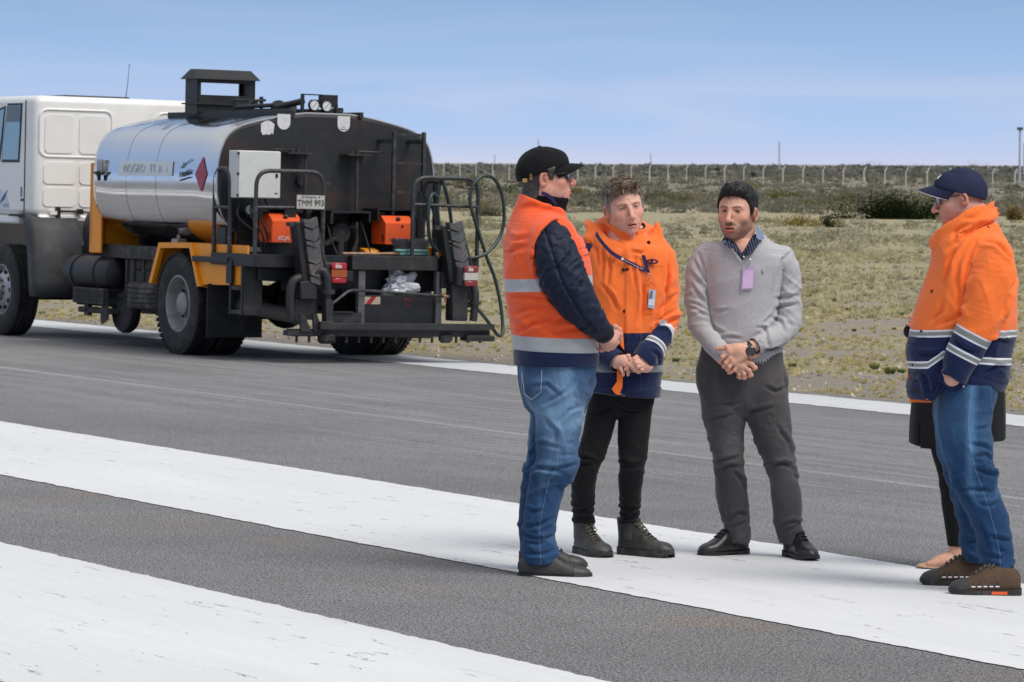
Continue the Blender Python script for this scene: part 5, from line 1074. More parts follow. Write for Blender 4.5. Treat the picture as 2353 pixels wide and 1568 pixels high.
# ------------------------------------------------------------------ head
def head_sdf(P, o):
    w = o.get('w', 1); jw = o.get('jw', 1); x = P[:, 0]; ax = np.abs(x); A = np.stack([ax, P[:, 1], P[:, 2]], 1)
    d = ell(P, (0, -.012, .031), (.077*w, .1, .084)); d = smin(d, ell(P, (0, .022, -.02), (.066*w, .072, .086)), .03); d = smin(d, ell(P, (0, .022, -.068), (.056*jw, .064, .050)), .028)
    d = smin(d, ell(P, (0, .074+o.get('chin', 0), -.104), (.024*jw, .018, .016)), .022); d = smin(d, sph(A, (.050*jw, -.004, -.066), .016), .03)
    d = smin(d, sph(A, (.043*w, .058, -.030), .021), .022)
    if o.get('jowl'): d = smin(d, ell(P, (0, .012, -.098), (.060, .058, .040)), .02)
    d = smin(d, seg(A, (.010, .088, .017), (.044, .074, .018), .0085, .007), .014)
    d = smax(d, -ell(A, (.030, .103, .001), (.0185, .0185, .0125)), .010)
    d = smin(d, sph(A, (.031, .0725, .000), .0150), .003)
    op = o.get('eye', .0028); d = smax(d, -ell(A, (.031, .092, -.0005), (.0125, .0055, op)), .002)
    n = o.get('nose', 1); d = smin(d, seg(P, (0, .088, .012), (0, .088+.029*n, -.034), .0075, .0105), .012); d = smin(d, sph(P, (0, .090+.029*n, -.040), .0118), .008); d = smin(d, sph(A, (.0140, .104, -.043), .0080), .007)
    d = smax(d, -sph(A, (.0075, .110, -.0525), .0045), .003)
    mz = o.get('mz', -.074); mo = o.get('mouth', 0)
    d = smin(d, ell(P, (0, .074, mz), (.032, .026, .028)), .018)
    d = smin(d, seg(A, (0, .0985, mz+.0045+mo*.6), (.0235, .0865, mz), .0052, .003), .004); d = smin(d, seg(A, (0, .0975, mz-.0075-mo), (.021, .0865, mz-.003-mo*.5), .0062, .003), .004)
    d = smax(d, -ell(P, (0, .1035, mz-.001-mo*.2), (.0225, .012, .0011+mo)), .0015)
    d = smax(d, -ell(P, (0, .1015, mz-.0195-mo), (.016, .006, .004)), .008)
    nl = o.get('nl', .0022)       # cheek folds beside the mouth
    d = d+nl*np.exp(-(seg(A, (.018, .10, -.046), (.033, .082, -.082), 0)/.0045)**2)
    if o.get('frown'): d = d+.0016*np.exp(-((ax-.005)/.0022)**2)*band(P[:, 2], .012, .034, .004)*(P[:, 1] > .06)+.0008*np.sin(P[:, 2]*2*np.pi/.0105+ax*40)*band(P[:, 2], .036, .066, .005)*(P[:, 1] > .05)*band(ax, -1, .038, .006)
    bag = o.get('bag', .001); d = d+bag*np.exp(-(seg(A, (.020, .088, -.013), (.042, .078, -.011), 0)/.003)**2)
    # ears
    Re = rotm('Z', 20)@rotm('X', -10); ec = np.array([.0765*w, -.010, -.012]); q = (A-ec)@Re
    e = np.sqrt((q[:, 1]/.0185)**2+(q[:, 2]/(.033-.004*np.sign(q[:, 2])*(q[:, 2] < 0)))**2); es = ell(A, ec+[.004, 0, 0], (.0095, .0195, .033), Re)
    es = smax(es, -ell(A, ec+[.0125, .003, .001], (.007, .0115, .0215), Re), .004); es = smin(es, ell(A, ec+[.006, .006, -.002], (.006, .005, .010), Re), .005); d = smin(d, es, .006)
    # neck
    nk = o.get('neck', .058); nt = np.array(o.get('ntilt', (0, -.05, -.2))); d = smin(d, seg(P, (0, -.022, -.06), nt, nk, nk*1.08), .03)
    return d
def head_col(P, o):
    x, y, z = P.T; ax = np.abs(x); n = len(P); C = np.tile(np.array(o['skin']), (n, 1)); A = np.stack([ax, y, z], 1)
    def mix(col, f):
        nonlocal C; f = np.clip(f, 0, 1)[:, None]; C = C*(1-f)+np.asarray(col)*f
    red = np.array(o['skin'])*np.array([1.12, .70, .62]); mz = o.get('mz', -.074); mo = o.get('mouth', 0)
    mix(red, .45*np.exp(-((ax-.048)/.02)**2-((z+.03)/.022)**2)*(y > .02)+.65*np.exp(-(sph(P, (0, .118, -.038), 0)/.016)**2)+.8*np.exp(-(sph(A, (.080, -.010, -.012), 0)/.03)**2)*(ax > .07))
    mix(red*.9, .16*band(vnoise(P, 45), .1, 3, .1))
    bd = o.get('beard', 0)
    if bd:
        k = (y > -.01)*band(z, -.2, -.052+.012*np.clip((ax-.03)/.03, 0, 1)*1.4, .006)*(1-np.exp(-((ax)/.03)**2)*band(z, mz-.006, mz+.010, .002)*(y > .08)*.9)
        side = band(ax, .052, 1, .005)*band(z, -.1, .0, .008)*band(y, -.006, .034, .005)
        k = k*band(z, -.122, 9, .008)*band(y, .004, 9, .006); k = np.maximum(k*(1-.75*np.exp(-((ax-.03)/.014)**2-((z+.055)/.012)**2)), side); mix(o['bcol'], bd*k*(.85+.3*vnoise(P, 300)))
        if o.get('mous'): mix(o['bcol'], o['mous']*np.exp(-((z-(mz+.0165))/.006)**2)*band(ax, -1, .026, .003)*(y > .08))
    mix(np.array(o['skin'])*np.array([.95, .42, .42]), .85*((np.exp(-((z-(mz+.004+mo*.6))/.0042)**2)+np.exp(-((z-(mz-.0085-mo))/.0058)**2))*band(ax, -1, .0225, .0015)*(y > .082)))
    mix((.03, .006, .006), (np.abs(z-(mz-.001-mo*.2)) < .0008+mo*1.15*np.sqrt(np.clip(1-(ax/.0215)**2, 0, 1)))*(ax < .0215)*(y > .06) if mo else np.exp(-((z-(mz-.001))/.0014)**2)*(ax < .0215)*(y > .08)*.8)
    if mo: mix((.50, .46, .40), .9*(np.abs(z-(mz+.0002+mo*.28)) < mo*.42)*(ax < .0125)*(y > .06))
    mix((.05, .012, .01), np.exp(-(sph(A, (.0075, .110, -.0505), 0)/.0045)**2)*.9)
    mix(np.array(o['skin'])*.55, .5*np.exp(-((z-.007)/.0045)**2-((ax-.031)/.016)**2)*(y > .06)); mix(red*.7, .35*np.exp(-((z+.010)/.004)**2-((ax-.031)/.014)**2)*(y > .06))  # shade of the eye sockets painted into the skin colour
    bz = .0185+o.get('brow', 0)+np.interp(ax, [.01, .025, .035, .050], [0, .0035, .0045, .0005]); mix(o['brow_c'], o.get('browk', .9)*np.exp(-((z-bz)/.0040)**4)*band(ax, .010, .048, .0018)*(y > .04)*(.85+.25*vnoise(P, 350)))
    mix(np.array(o['skin'])*np.array([.50, .38, .34]), .55*np.exp(-((ax-.022)/.011)**2-((z-.006)/.007)**2)*(y > .06))  # painted shade beside the inner eye corners, below the brow
    op = o.get('eye', .0028)
    inn = ((ax-.031)/.0128)**2+((z+.0005)/(op+.0006))**2; mix((.34, .29, .27), (inn < 1.1)*(y > .07)*1.0); mix((.016, .010, .008), (inn < 1.1)*((ax-.031-o.get('gaze', 0)*np.sign(x))**2 < .0056**2)*(y > .07)); mix((.022, .014, .012), .92*np.exp(-((z-op-.0009)/.0014)**2)*band(ax, .017, .0445, .001)*(y > .06)); mix(np.array(o['skin'])*.42, .6*np.exp(-((z+op+.0012)/.0013)**2)*band(ax, .019, .044, .001)*(y > .06))
    mix(np.array(o['skin'])*.35, .8*np.exp(-(ell(A, (.0885, -.007, -.011), (.005, .008, .014))/.004)**2)*(ax > .07))
    if o.get('shave') is not None: mix(o['shave'], .55*hair_mask(P, o)*(1-.3*np.exp(-((ax-.08)/.01)**2)))
    return C
def hairline(y, o):
    f = o.get('hl', .078); nl = o.get('nape', -.072); return np.interp(y, [-.12, -.05, -.034, -.026, -.012, .006, .014, .028, .036, .050, .072, .1, .13], [nl-.003, nl, nl*.76, -.03, .022, .022, -.018, -.018, .012, .045, f-.004, f+.002, f+.002])
def hair_mask(P, o): return band(P[:, 2]-hairline(P[:, 1], o), 0, 9, .004)*band(ell(P, (0, -.012, .031), (.077, .1, .084)), -1, .012, .003)
def hair_sdf(P, o):
    th = o.get('th', .012); w = o.get('w', 1); z = P[:, 2]; y = P[:, 1]
    tt = th*(.45+.55*np.clip((z+.02)/.09, 0, 1)); d = smin(ell(P, (0, -.012, .031), (.077*w, .1, .084)), ell(P, (0, .022, -.02), (.066*w, .072, .086)), .03)-tt
    if o.get('quiff'): d = smin(d, ell(P, (o.get('qx', .01), .062, o.get('qz', .106)), (.052, .042, .026)), .03)
    if o.get('nape'): d = smin(d, seg(P, (0, -.022, -.06), o['nt'], o['nk'], o['nk']*1.08)-.005, .02)
    d = d-o.get('rough', .003)*(fnoise(P*np.array([1, .55, .8]), 55, 3, 3)); cut = (hairline(y, o)-z+.004*vnoise(P, 70))*.75
    
    if o.get('hatz') is not None: d = smax(d, z-(o['hatz']+.35*y), .004)
    return smax(d, cut, .010)
def frame(fwd, up=(0, 0, 1)):
    f = nrm(fwd); x = nrm(np.cross(f, up)); z = np.cross(x, f); return np.stack([x, f, z], 1)     # columns: lateral, forward, up
def strands(V, Nn, n, ln, o, cols, flow, seed, curl=.3, wd=.0011, sel=None, lift=.35):
    rng = np.random.default_rng(seed); k = rng.integers(0, len(V), n); 
    P = V[k]+rng.normal(size=(n, 3))*.0008; Nm = Nn[k]; fld = np.stack([fnoise(P, 42, 3, 2), fnoise(P, 42, 31, 2), fnoise(P, 42, 57, 2)], 1)*curl*2.2; F = np.array([flow(p) for p in P]) if callable(flow) else np.tile(flow, (n, 1)); D = F-Nm*(F*Nm).sum(1)[:, None]; D /= np.linalg.norm(D, axis=1)[:, None]+1e-6
    D = D+Nm*lift+fld+rng.normal(size=(n, 3))*curl*.35; D /= np.linalg.norm(D, axis=1)[:, None]; L = ln*(.5+.7*rng.random(n))[:, None]*np.clip(.30+(P[:, 2:3]-.045)/.05, .30, 1); sw = np.cross(D, Nm); sw /= np.linalg.norm(sw, axis=1)[:, None]+1e-6
    B = rng.normal(size=(n, 3))*.10+fld*.8-Nm*.45; pts = [P, P+D*L*.35, P+(D+B*.5)*L*.7, P+(D+B)*L]; W = [wd, wd, wd*.8, 0]; VV = []
    for p, w in zip(pts, W): VV += [p-sw*w, p+sw*w]
    VV = np.stack(VV, 1).reshape(-1, 3); q = np.arange(n)[:, None]*8; F_ = np.concatenate([q+[0, 1, 3, 2], q+[2, 3, 5, 4], q+[4, 5, 7, 6]]); c = np.asarray(cols)[rng.integers(0, len(cols), n)]*(.7+.6*rng.random((n, 1))); return VV, F_, np.repeat(c, 8, 0)

# ------------------------------------------------------------------ person assembly
def cuffed(P, L, r_in, cut=True):
    """sleeve whose end is cut square and hollowed"""
    d = L.d(P); c = L.p[-1]; ax = nrm(L.p[-1]-L.p[-3]); u = (P-c)@ax; q = P-c; near = np.linalg.norm(q, axis=1) < .12; rr = np.linalg.norm(q-u[:, None]*ax, axis=1)
    d = smax(d, np.where(near, u, -1), .004); return smax(d, -np.maximum(rr-r_in, -u-.035), .003)
class Person:
    def __init__(s, px, py, scale, label, skin):
        s.px, s.py, s.s = px, py, scale; w = on_ground(px, py); s.org = Vector(w); s.skin = np.array(skin)
        s.body_parts = []; s.label = label; s.kids = []
    def q(s, px, py, y=0.0): return np.array([(px-s.px)/s.s, y, (s.py-py)/s.s])
    def add_body(s, V, F, C): s.body_parts.append((V, F, C))
    def finish(s):
        Vs, Fs, Cs, n = [], [], [], 0
        for V, F, C in s.body_parts: Vs.append(V); Fs.append(F+n); Cs.append(C); n += len(V)
        o = mesh_obj('person', np.concatenate(Vs), np.concatenate(Fs), SKIN, smooth=True, attrs={'Col': np.concatenate(Cs)}, loc=s.org); tag(o, s.label, 'person')
        for k in s.kids: k.parent = o
        s.obj = o; return o
    def child(s, o): s.kids.append(o); return o
    def sculpt(s, name, f, lo, hi, h, mat, disp=None, attrs=None, keep=True):
        V, F, Nn = surf_nets(f, lo, hi, h)
        A = attrs(V) if attrs else {}
        if disp is not None: V = V+Nn*disp(V, Nn)[:, None]
        o = mesh_obj(name, V, F, mat, smooth=True, attrs=A); return s.child(o) if keep else o
    def head(s, pos, fwd, o, roll=0, h=.0026):
        Fm = frame(fwd); s.hs = o.get('scale', 1.0)
        if roll: Fm = Fm@rotm('Y', roll)
        s.hf = Fm; s.hp = np.asarray(pos); o.setdefault('skin', s.skin); s.ho = o
        V, F, Nn = surf_nets(lambda P: head_sdf(P, o), (-.1, -.13, -.27), (.1, .14, .14), h); C = head_col(V, o); s.add_body(V@Fm.T*s.hs+s.hp, F, C); return s
    def H(s, p): return np.asarray(p, float)@s.hf.T*s.hs+s.hp
    def hmesh(s, name, mb, mat, smooth=True, parent=None, split=False):
        mb.v = [tuple(s.H(p)) for p in mb.v]; o = mb.build(name, mat, parent, smooth, None, 50, split); return o if parent is not None else s.child(o)
    def hair(s, o, cols, n, ln, flow, seed, curl=.3, lift=.35, wd=.0011, base=None):
        V, F, Nn = surf_nets(lambda P: hair_sdf(P, o), (-.11, -.13, -.1), (.11, .14, .17), .0035); rng = np.random.default_rng(seed)
        nn = fnoise(V*np.array([1, .5, .8]), 90, 4, 2)[:, None]; C = np.asarray(base if base is not None else cols[0])*(1+.45*nn); g = o.get('gray')
        if g is not None:
            m = band(V[:, 2], -9, g[1], .015)[:, None]*g[2]; C = C*(1-m)+np.asarray(g[0])*(1+.3*nn)*m
        kk = (ell(V, (0, -.012, .031), (.077, .1, .084)) > .002)&((V[:, 2] < o['hatz']+.35*V[:, 1]-.003) if o.get('hatz') is not None else True); SV, SF, SC = strands(V[kk], Nn[kk], n, ln, o, cols, flow, seed, curl, wd, lift=lift)
        if g is not None: m = band(SV[:, 2], -9, g[1], .015)[:, None]*g[2]; SC = SC*(1-m)+np.asarray(g[0])*(.8+.4*rng.random((len(SC), 1)))*m
        VV = np.concatenate([V, SV])@s.hf.T*s.hs+s.hp; return s.child(mesh_obj('hair', VV, np.concatenate([F, SF+len(V)]), HAIRM, smooth=True, attrs={'Col': np.concatenate([C, SC])}))
    def hand(s, palm, fingers, thumb=None, h=.0022, wrist=None, nails=True, tint=1.0):
        """palm: list of (p,r) blobs joined; fingers: chains of points with base and tip radius; all in person space"""
        ch = [(np.array([np.asarray(p) for p in pts]), r0, r1) for pts, r0, r1 in fingers+([thumb] if thumb else [])]
        pal = [(np.asarray(a), np.asarray(b_), ra, rb) for a, b_, ra, rb in palm]
        def f(P):
            d = None
            for a, b_, ra, rb in pal: e = seg(P, a, b_, ra, rb); d = e if d is None else smin(d, e, .016)
            for pts, r0, r1 in ch:
                n = len(pts)-1; g = None
                for i in range(n):
                    ra = r0+(r1-r0)*i/n; rb = r0+(r1-r0)*(i+1)/n; e = seg(P, pts[i], pts[i+1], ra, rb); 
                    g = e if g is None else smin(g, e, .003)
                    if 0 < i: g = smin(g, sph(P, pts[i], ra*1.10), .003)
                dk = smin(d, sph(P, pts[0], r0*1.12), .007); d = np.where(False, 0, dk); d = smin(d, g, .0035)
            return d
        allp = np.concatenate([c[0] for c in ch]+[np.stack([a, b_]) for a, b_, _, _ in pal]); V, F, Nn = surf_nets(f, allp.min(0)-.045, allp.max(0)+.045, h)
        C = np.tile(s.skin*tint, (len(V), 1)); red = s.skin*np.array([1.12, .68, .62])
        for pts, r0, r1 in ch:
            for p in pts[1:]: C = C+(red-C)*(.55*np.exp(-(np.linalg.norm(V-p, axis=1)/.010)**2))[:, None]
            for i in range(len(pts)-1):     # darker lines in the gaps between fingers
                pass
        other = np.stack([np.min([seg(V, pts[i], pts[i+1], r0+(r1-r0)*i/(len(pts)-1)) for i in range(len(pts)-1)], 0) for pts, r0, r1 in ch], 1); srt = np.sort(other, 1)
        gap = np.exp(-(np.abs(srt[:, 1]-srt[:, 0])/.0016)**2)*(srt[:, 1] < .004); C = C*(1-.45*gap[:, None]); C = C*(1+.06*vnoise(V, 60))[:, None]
        s.add_body(V, F, C); return s
    def core(s, lofts, h=.013):
        V, F, _ = surf_nets(lambda P: np.min([l.d(P) for l in lofts], 0), np.min([l.p.min(0) for l in lofts], 0)-.25, np.max([l.p.max(0) for l in lofts], 0)+.25, h); C = np.tile(s.skin, (len(V), 1)); C[V[:, 2] < .30] = (.02, .02, .022); s.add_body(V, F, C)
def creases(per, V, Nn, k, ox, oy, lines, A=.007, w=.0075, back=False):
    """sharp cloth creases along lines read from the picture: a valley with a lip on one side"""
    A = A*1.2; x, z = V[:, 0], V[:, 2]; d = np.zeros(len(V)); m = 1/(1+np.exp(np.clip((Nn[:, 1]-.15)/.12, -30, 30)))
    for ln in lines:
        p = [per.q((cx/k+ox)/1.088, (cy/k+oy)/1.088) for cx, cy in ln]; p = np.array([(a[0], a[2]) for a in p]); L = np.concatenate([[0], np.cumsum(np.linalg.norm(np.diff(p, axis=0), axis=1))]); bs = np.full(len(V), 9.0); bt = np.zeros(len(V))
        for i in range(len(p)-1):
            ab = p[i+1]-p[i]; l = np.linalg.norm(ab); ab = ab/l; qx, qz = x-p[i, 0], z-p[i, 1]; t = np.clip(qx*ab[0]+qz*ab[1], 0, l); ex, ez = qx-t*ab[0], qz-t*ab[1]; ds_ = np.hypot(ex, ez)*np.sign(ab[0]*ez-ab[1]*ex+1e-12); u = np.abs(ds_) < np.abs(bs); bs = np.where(u, ds_, bs); bt = np.where(u, L[i]+t, bt)
        f = bt/L[-1]; a = np.clip(4*f*(1-f)+.15, 0, 1)*np.clip(L[-1]/.10, .5, 1.15); s = 1 if hash(len(ln)*7+int(ln[0][0])) % 2 else -1
        d = d+a*(-A*np.exp(-(bs/w)**2)+.75*A*np.exp(-((s*bs-1.9*w)/(1.25*w))**2)+.25*A*np.exp(-((s*bs+2.4*w)/(1.6*w))**2))
    return d*m
def shrink(pts, k=.72): return [(*p[:3], p[3]*k, p[4]*k) for p in pts]

def shoe(per, pos, yaw, L, style, wd=.05, label=None):
    """pos heel on the ground (person space); yaw = pointing direction in degrees from +x"""
    a = R(yaw); fx = np.array([math.cos(a), math.sin(a), 0]); sx = np.array([-math.sin(a), math.cos(a), 0]); P0 = np.asarray(pos)
    W = lambda p: (P0+sx*p[0]+fx*p[1]+np.array([0, 0, p[2]]))
    boot = style['boot']; ys = np.linspace(0, 1, 30); wid = np.interp(ys, [0, .04, .12, .3, .45, .62, .75, .88, .96, 1], [.35, .62, .78, .80, .82, .98, 1.0, .86, .55, .12])*wd
    top = np.interp(ys, [0, .05, .14, .26, .36, .46, .6, .75, .88, .96, 1], ([.105, .135, .15, .15, .145, .115, .085, .070, .064, .05, .032] if boot else [q_*style.get('hs', 1) for q_ in (.085, .108, .112, .114, .120, .122, .092, .070, .060, .050, .030)] if style.get('low', True) else [.05, .06, .06, .055, .05, .045, .04, .036, .03, .026, .018]))
    zs = style.get('sole', .026); V = []; n = 22
    for y, w, t_ in zip(ys, wid, top):
        for k in range(n):
            q = math.pi*k/(n-1); cx = math.cos(q); sz = math.sin(q); ex = .55+.35*(y < .45)*boot; V.append(W((w*math.copysign(abs(cx)**.7, cx)*(1-(.30 if y < .5 else .12)*sz*sz*(1 if not boot else .6)), y*L, zs-.008+(t_-zs+.008)*sz**ex)))
    F = [(i*n+j, i*n+j+1, (i+1)*n+j+1, (i+1)*n+j) for i in range(29) for j in range(n-1)]+[tuple(range(n))[::-1], tuple(29*n+j for j in range(n))]+[(i*n+n-1, i*n, (i+1)*n, (i+1)*n+n-1) for i in range(29)]
    e = mesh_obj('shoe', V, F, style['upper'], smooth=True); bm_fix(e.data); per.child(e)
    if label: e['label'] = label
    m = MB(); out = []
    yy = np.linspace(0, 1, 40); ww = np.interp(yy, ys, wid)*1.09+.002
    out = [(ww[i], yy[i]*L*1.02-.004) for i in range(40)]+[(-ww[i], yy[i]*L*1.02-.004) for i in range(39, -1, -1)]
    zt = [zs+.010*np.interp(y/L, [0, .1, .3, .75, .95, 1.1], [.6, .2, -.3, 0, .5, .8]) for _, y in out]; zb = [.004+.012*max(0, (y/L-.85)/.15)+(.010 if style.get('heel') and .28 < y/L < .52 else 0) for _, y in out]; k = len(out)
    m.add([W((x, y, z)) for (x, y), z in zip(out, zt)]+[W((x, y, z)) for (x, y), z in zip(out, zb)], [tuple(range(k)), tuple(range(2*k-1, k-1, -1))]+[(i, (i+1) % k, k+(i+1) % k, k+i) for i in range(k)])
    m.build('sole', style['solem'], e, False, split=False)
    if style.get('tread'):
        t2 = MB()
        for y in np.linspace(.06, .94, 14):
            if .34 < y < .44: continue
            w = np.interp(y, ys, wid)*1.12
            for sg in (-1, 1): c_ = [W((sg*w*f_, y*L+g, z)) for f_ in (.8, 1.0) for g in (-.0075, .0075) for z in (0.0, .018)]; t2.add(c_, [(0, 1, 3, 2), (4, 6, 7, 5), (0, 4, 5, 1), (2, 3, 7, 6), (0, 2, 6, 4), (1, 5, 7, 3)])
        t2.build('tread', style['solem'], e, split=False)
    if style.get('cap'):
        V = []; idx = [i for i in range(30) if ys[i] > .74]
        for i in idx:
            for j in range(n): q = math.pi*j/(n-1); w = wid[i]+.003; t_ = top[i]+.003; cx = math.cos(q); V.append(W((w*math.copysign(abs(cx)**.7, cx)*(1-.12*math.sin(q)**2), ys[i]*L+(.003 if i == 29 else 0), zs-.008+(t_-zs+.008)*math.sin(q)**.55)))
        F = [(i*n+j, i*n+j+1, (i+1)*n+j+1, (i+1)*n+j) for i in range(len(idx)-1) for j in range(n-1)]; o = mesh_obj('toe_cap', V, F, style['cap'], e, True)
    if boot:
        m = MB(); rr = []; 
        for z, r0, yo in ((.075, .050, .20), (.10, .048, .185), (.125, .0465, .17), (.150, .048, .165), (.166, .050, .165), (.172, .047, .165), (.165, .042, .165)): rr.append([W((r0*.92*math.cos(a_), yo*L+r0*1.18*math.sin(a_), z)) for a_ in np.linspace(0, 2*math.pi, 25)[:-1]])
        V = [p for r_ in rr for p in r_]; m.add(V, [(i*24+j, i*24+(j+1) % 24, (i+1)*24+(j+1) % 24, (i+1)*24+j) for i in range(len(rr)-1) for j in range(24)]); m.build('boot_shaft', style['upper'], e, True, split=False)
    if style.get('lace'):
        m = MB(); y0, y1 = (.30, .62) if boot else (.36, .60)
        for i in range(7 if boot else 5):
            y = y0+(y1-y0)*i/(6 if boot else 4); t_ = np.interp(y, ys, top)+.002; 
            for sg in (-1, 1): m.tube([W((sg*.020, y*L, t_-.004)), W((0, (y+.018)*L, t_+.004)), W((-sg*.020, (y+.036)*L, t_-.006))], .0034, 5)
        t_ = np.interp(y0, ys, top); 
        for sg in (-1, 1): m.tube(spline([W((0, y0*L, t_)), W((sg*.018, (y0+.02)*L, t_+.010)), W((sg*.030, (y0+.06)*L, t_-.004)), W((sg*.012, (y0+.03)*L, t_+.002))], 5), .0025, 5); m.tube(spline([W((0, y0*L, t_)), W((sg*.02, (y0+.08)*L, t_-.006)), W((sg*.026, (y0+.17)*L, t_-.03))], 5), .0022, 5)
        m.build('laces', style['lace'], e, True, split=False)
    for fn in style.get('more', []): fn(per, e, W, L, ys, wid, top, zs, n)
    return e
def glasses(per, dark, tone=(.015, .015, .017), wrap=.010, drop=0.0):
    m = MB(); fr = principled('glasses_frame', tone, .3, spec=.6)
    lens = principled('dark_lens', (.012, .012, .013), .08, coat=.6) if dark else principled('tinted_lens', (.16, .20, .27), .08, coat=1, spec=.9)
    out = []
    for sg in (-1, 1):
        pts = [(sg*(.033+.027*math.cos(a)), .1035-wrap*((.027*math.cos(a)+.033)/.06)**2*1.6, drop+.018*math.sin(a)*(1 if math.sin(a) > 0 else 1.1)) for a in np.linspace(0, 2*math.pi, 25)[:-1]]; m.tube(pts, .0022, 6, closed=True); out.append(pts)
    m.tube([(-.010, .1025, drop+.004), (.010, .1025, drop+.004)], .002, 6)
    for sg in (-1, 1): m.tube(spline([(sg*.059, .0865, drop+.010), (sg*.074, .070, drop+.010), (sg*.0795, .03, drop+.006), (sg*.081, -.005, drop+.004), (sg*.079, -.022, drop-.006)], 5), [.0036]*5+[.003]*16, 6)
    g = per.hmesh('glasses', m, fr)
    l_ = MB()
    for pts in out: c_ = tuple(np.mean(pts, 0)+np.array([0, .001, 0])); l_.add([c_]+pts, [(0, i+1, (i+1) % 24+1) for i in range(24)])
    per.hmesh('lens', l_, lens, True, g, split=True); return g
def cap_hat(per, col, tilt, front, back, crown=.152, brim=.075, o=None, mat=None, wide=1.0, label=None, peak=.0, pz=.068):
    m0 = mat; yc = -.010
    def f(P):
        d = ell(P, (0, yc, .016), (.0875*wide, .1120, crown-.016)); d2 = ell(P, (0, .040, pz), (.062, .056, .050+peak)); d = smin(d, d2, .03)
        d = d+.0012*np.exp(-(np.abs(P[:, 0])/.0022)**2)+.0010*np.exp(-((np.abs(P[:, 0])-.55*(P[:, 1]+.0)-.02)/.0022)**2)*(P[:, 1] > -.02)
        d = d-.0022*fnoise(P, 22, 5, 2); pl = (back+(front-back)*(P[:, 1]+.12)/.22)-P[:, 2]; d = smax(d, pl, .004); return d
    V, F, Nn = surf_nets(f, (-.11, -.14, -.09), (.11, .13, .2), .0036); o_ = mesh_obj('cap', V@per.hf.T*per.hs+per.hp, F, m0, smooth=True); per.child(o_)
    if label: o_['label'] = label
    # brim
    m = MB(); n1, n2 = 22, 8; V = []
    for sgn in (0, 1):
        for i in range(n1+1):
            th_ = math.pi*(.09+.82*i/n1); cx = math.cos(th_); sy = math.sin(th_)
            for j in range(n2+1):
                u = j/n2; x = .0835*wide*cx*(1-.10*u); y0 = yc+.108*sy; y = y0+brim*u*(sy**.55); z = back+(front-back)*(y0+.12)/.22+.003-.026*(cx*cx)*u-tilt*u-.006*u*u-(.0030 if sgn else 0); V.append((x, y, z))
    F = []; S_ = (n1+1)*(n2+1)
    for i in range(n1):
        for j in range(n2): a = i*(n2+1)+j; F.append((a, a+1, a+n2+2, a+n2+1)); F.append((S_+a, S_+a+n2+1, S_+a+n2+2, S_+a+1))
    for i in range(n1): a = i*(n2+1)+n2; F.append((a, S_+a, S_+a+n2+1, a+n2+1))
    m.add(V, F); br = per.hmesh('brim', m, m0, True, o_)
    m = MB(); m.lathe([(.008, 0), (.007, .004), (0, .006)], (0, yc-.004, crown-.002), (0, 0, 1), 12); per.hmesh('cap_button', m, m0, True, o_); return o_, V
# ================================================================== the five people
HV = (.93, .115, .026); HV2 = (.97, .190, .034); NV = (.0055, .013, .058); SIL = (.44, .45, .46); SILW = (.72, .73, .76); SILG = (.24, .25, .25)
V2 = lambda cx, cy, k, ox, oy: ((cx/k+ox)/1.088, (cy/k+oy)/1.088)       # zoomed-crop reading -> picture px
def plate(per, name, pts3, nrm_, th, mat, parent=None):
    """thin solid polygon given by 3-D outline"""
    n = nrm(nrm_)*th; k = len(pts3); m = MB(); m.add([tuple(p) for p in pts3]+[tuple(np.asarray(p)+n) for p in pts3], [tuple(range(k)), tuple(range(2*k-1, k-1, -1))]+[(i, (i+1) % k, k+(i+1) % k, k+i) for i in range(k)])
    o = m.build(name, mat, parent, False, split=False); return o if parent is not None else per.child(o)
def fmin(fs, P): r = fs[0](P); 
def ribbon(per, name, pts, wdir, w, mat, th=.002, parent=None):
    P = [np.asarray(p, float) for p in spline(pts, 6)]; m = MB(); V = []; k = len(P)
    for i, p in enumerate(P):
        wd = np.asarray(wdir(i/(k-1)) if callable(wdir) else wdir, float); wd = nrm(wd)*w/2; t_ = P[min(i+1, k-1)]-P[max(i-1, 0)]; nn = nrm(np.cross(t_, wd))*th
        V += [p-wd, p+wd, p+wd+nn, p-wd+nn]
    F = [(i*4+j, i*4+(j+1) % 4, (i+1)*4+(j+1) % 4, (i+1)*4+j) for i in range(k-1) for j in range(4)]+[(3, 2, 1, 0), tuple((k-1)*4+j for j in range(4))]
    m.add(V, F); o = m.build(name, mat, parent, True, split=False); return o if parent is not None else per.child(o)
def disc(per, name, p, nv, r, mat, parent, th=.004):
    m = MB(); m.lathe([(0, 0), (r, 0), (r, th*.6), (r*.7, th), (0, th)], p, nv, 14); return m.build(name, mat, parent, True)
def surf_y(f, x, z, y0=-.5, y1=.2, n=120):
    """first hit of the garment going away from the camera"""
    ys = np.linspace(y0, y1, n); d = f(np.stack([ys*0+x, ys, ys*0+z], 1)); k = np.argmax(d < 0); return ys[k] if d[k] < 0 else y1
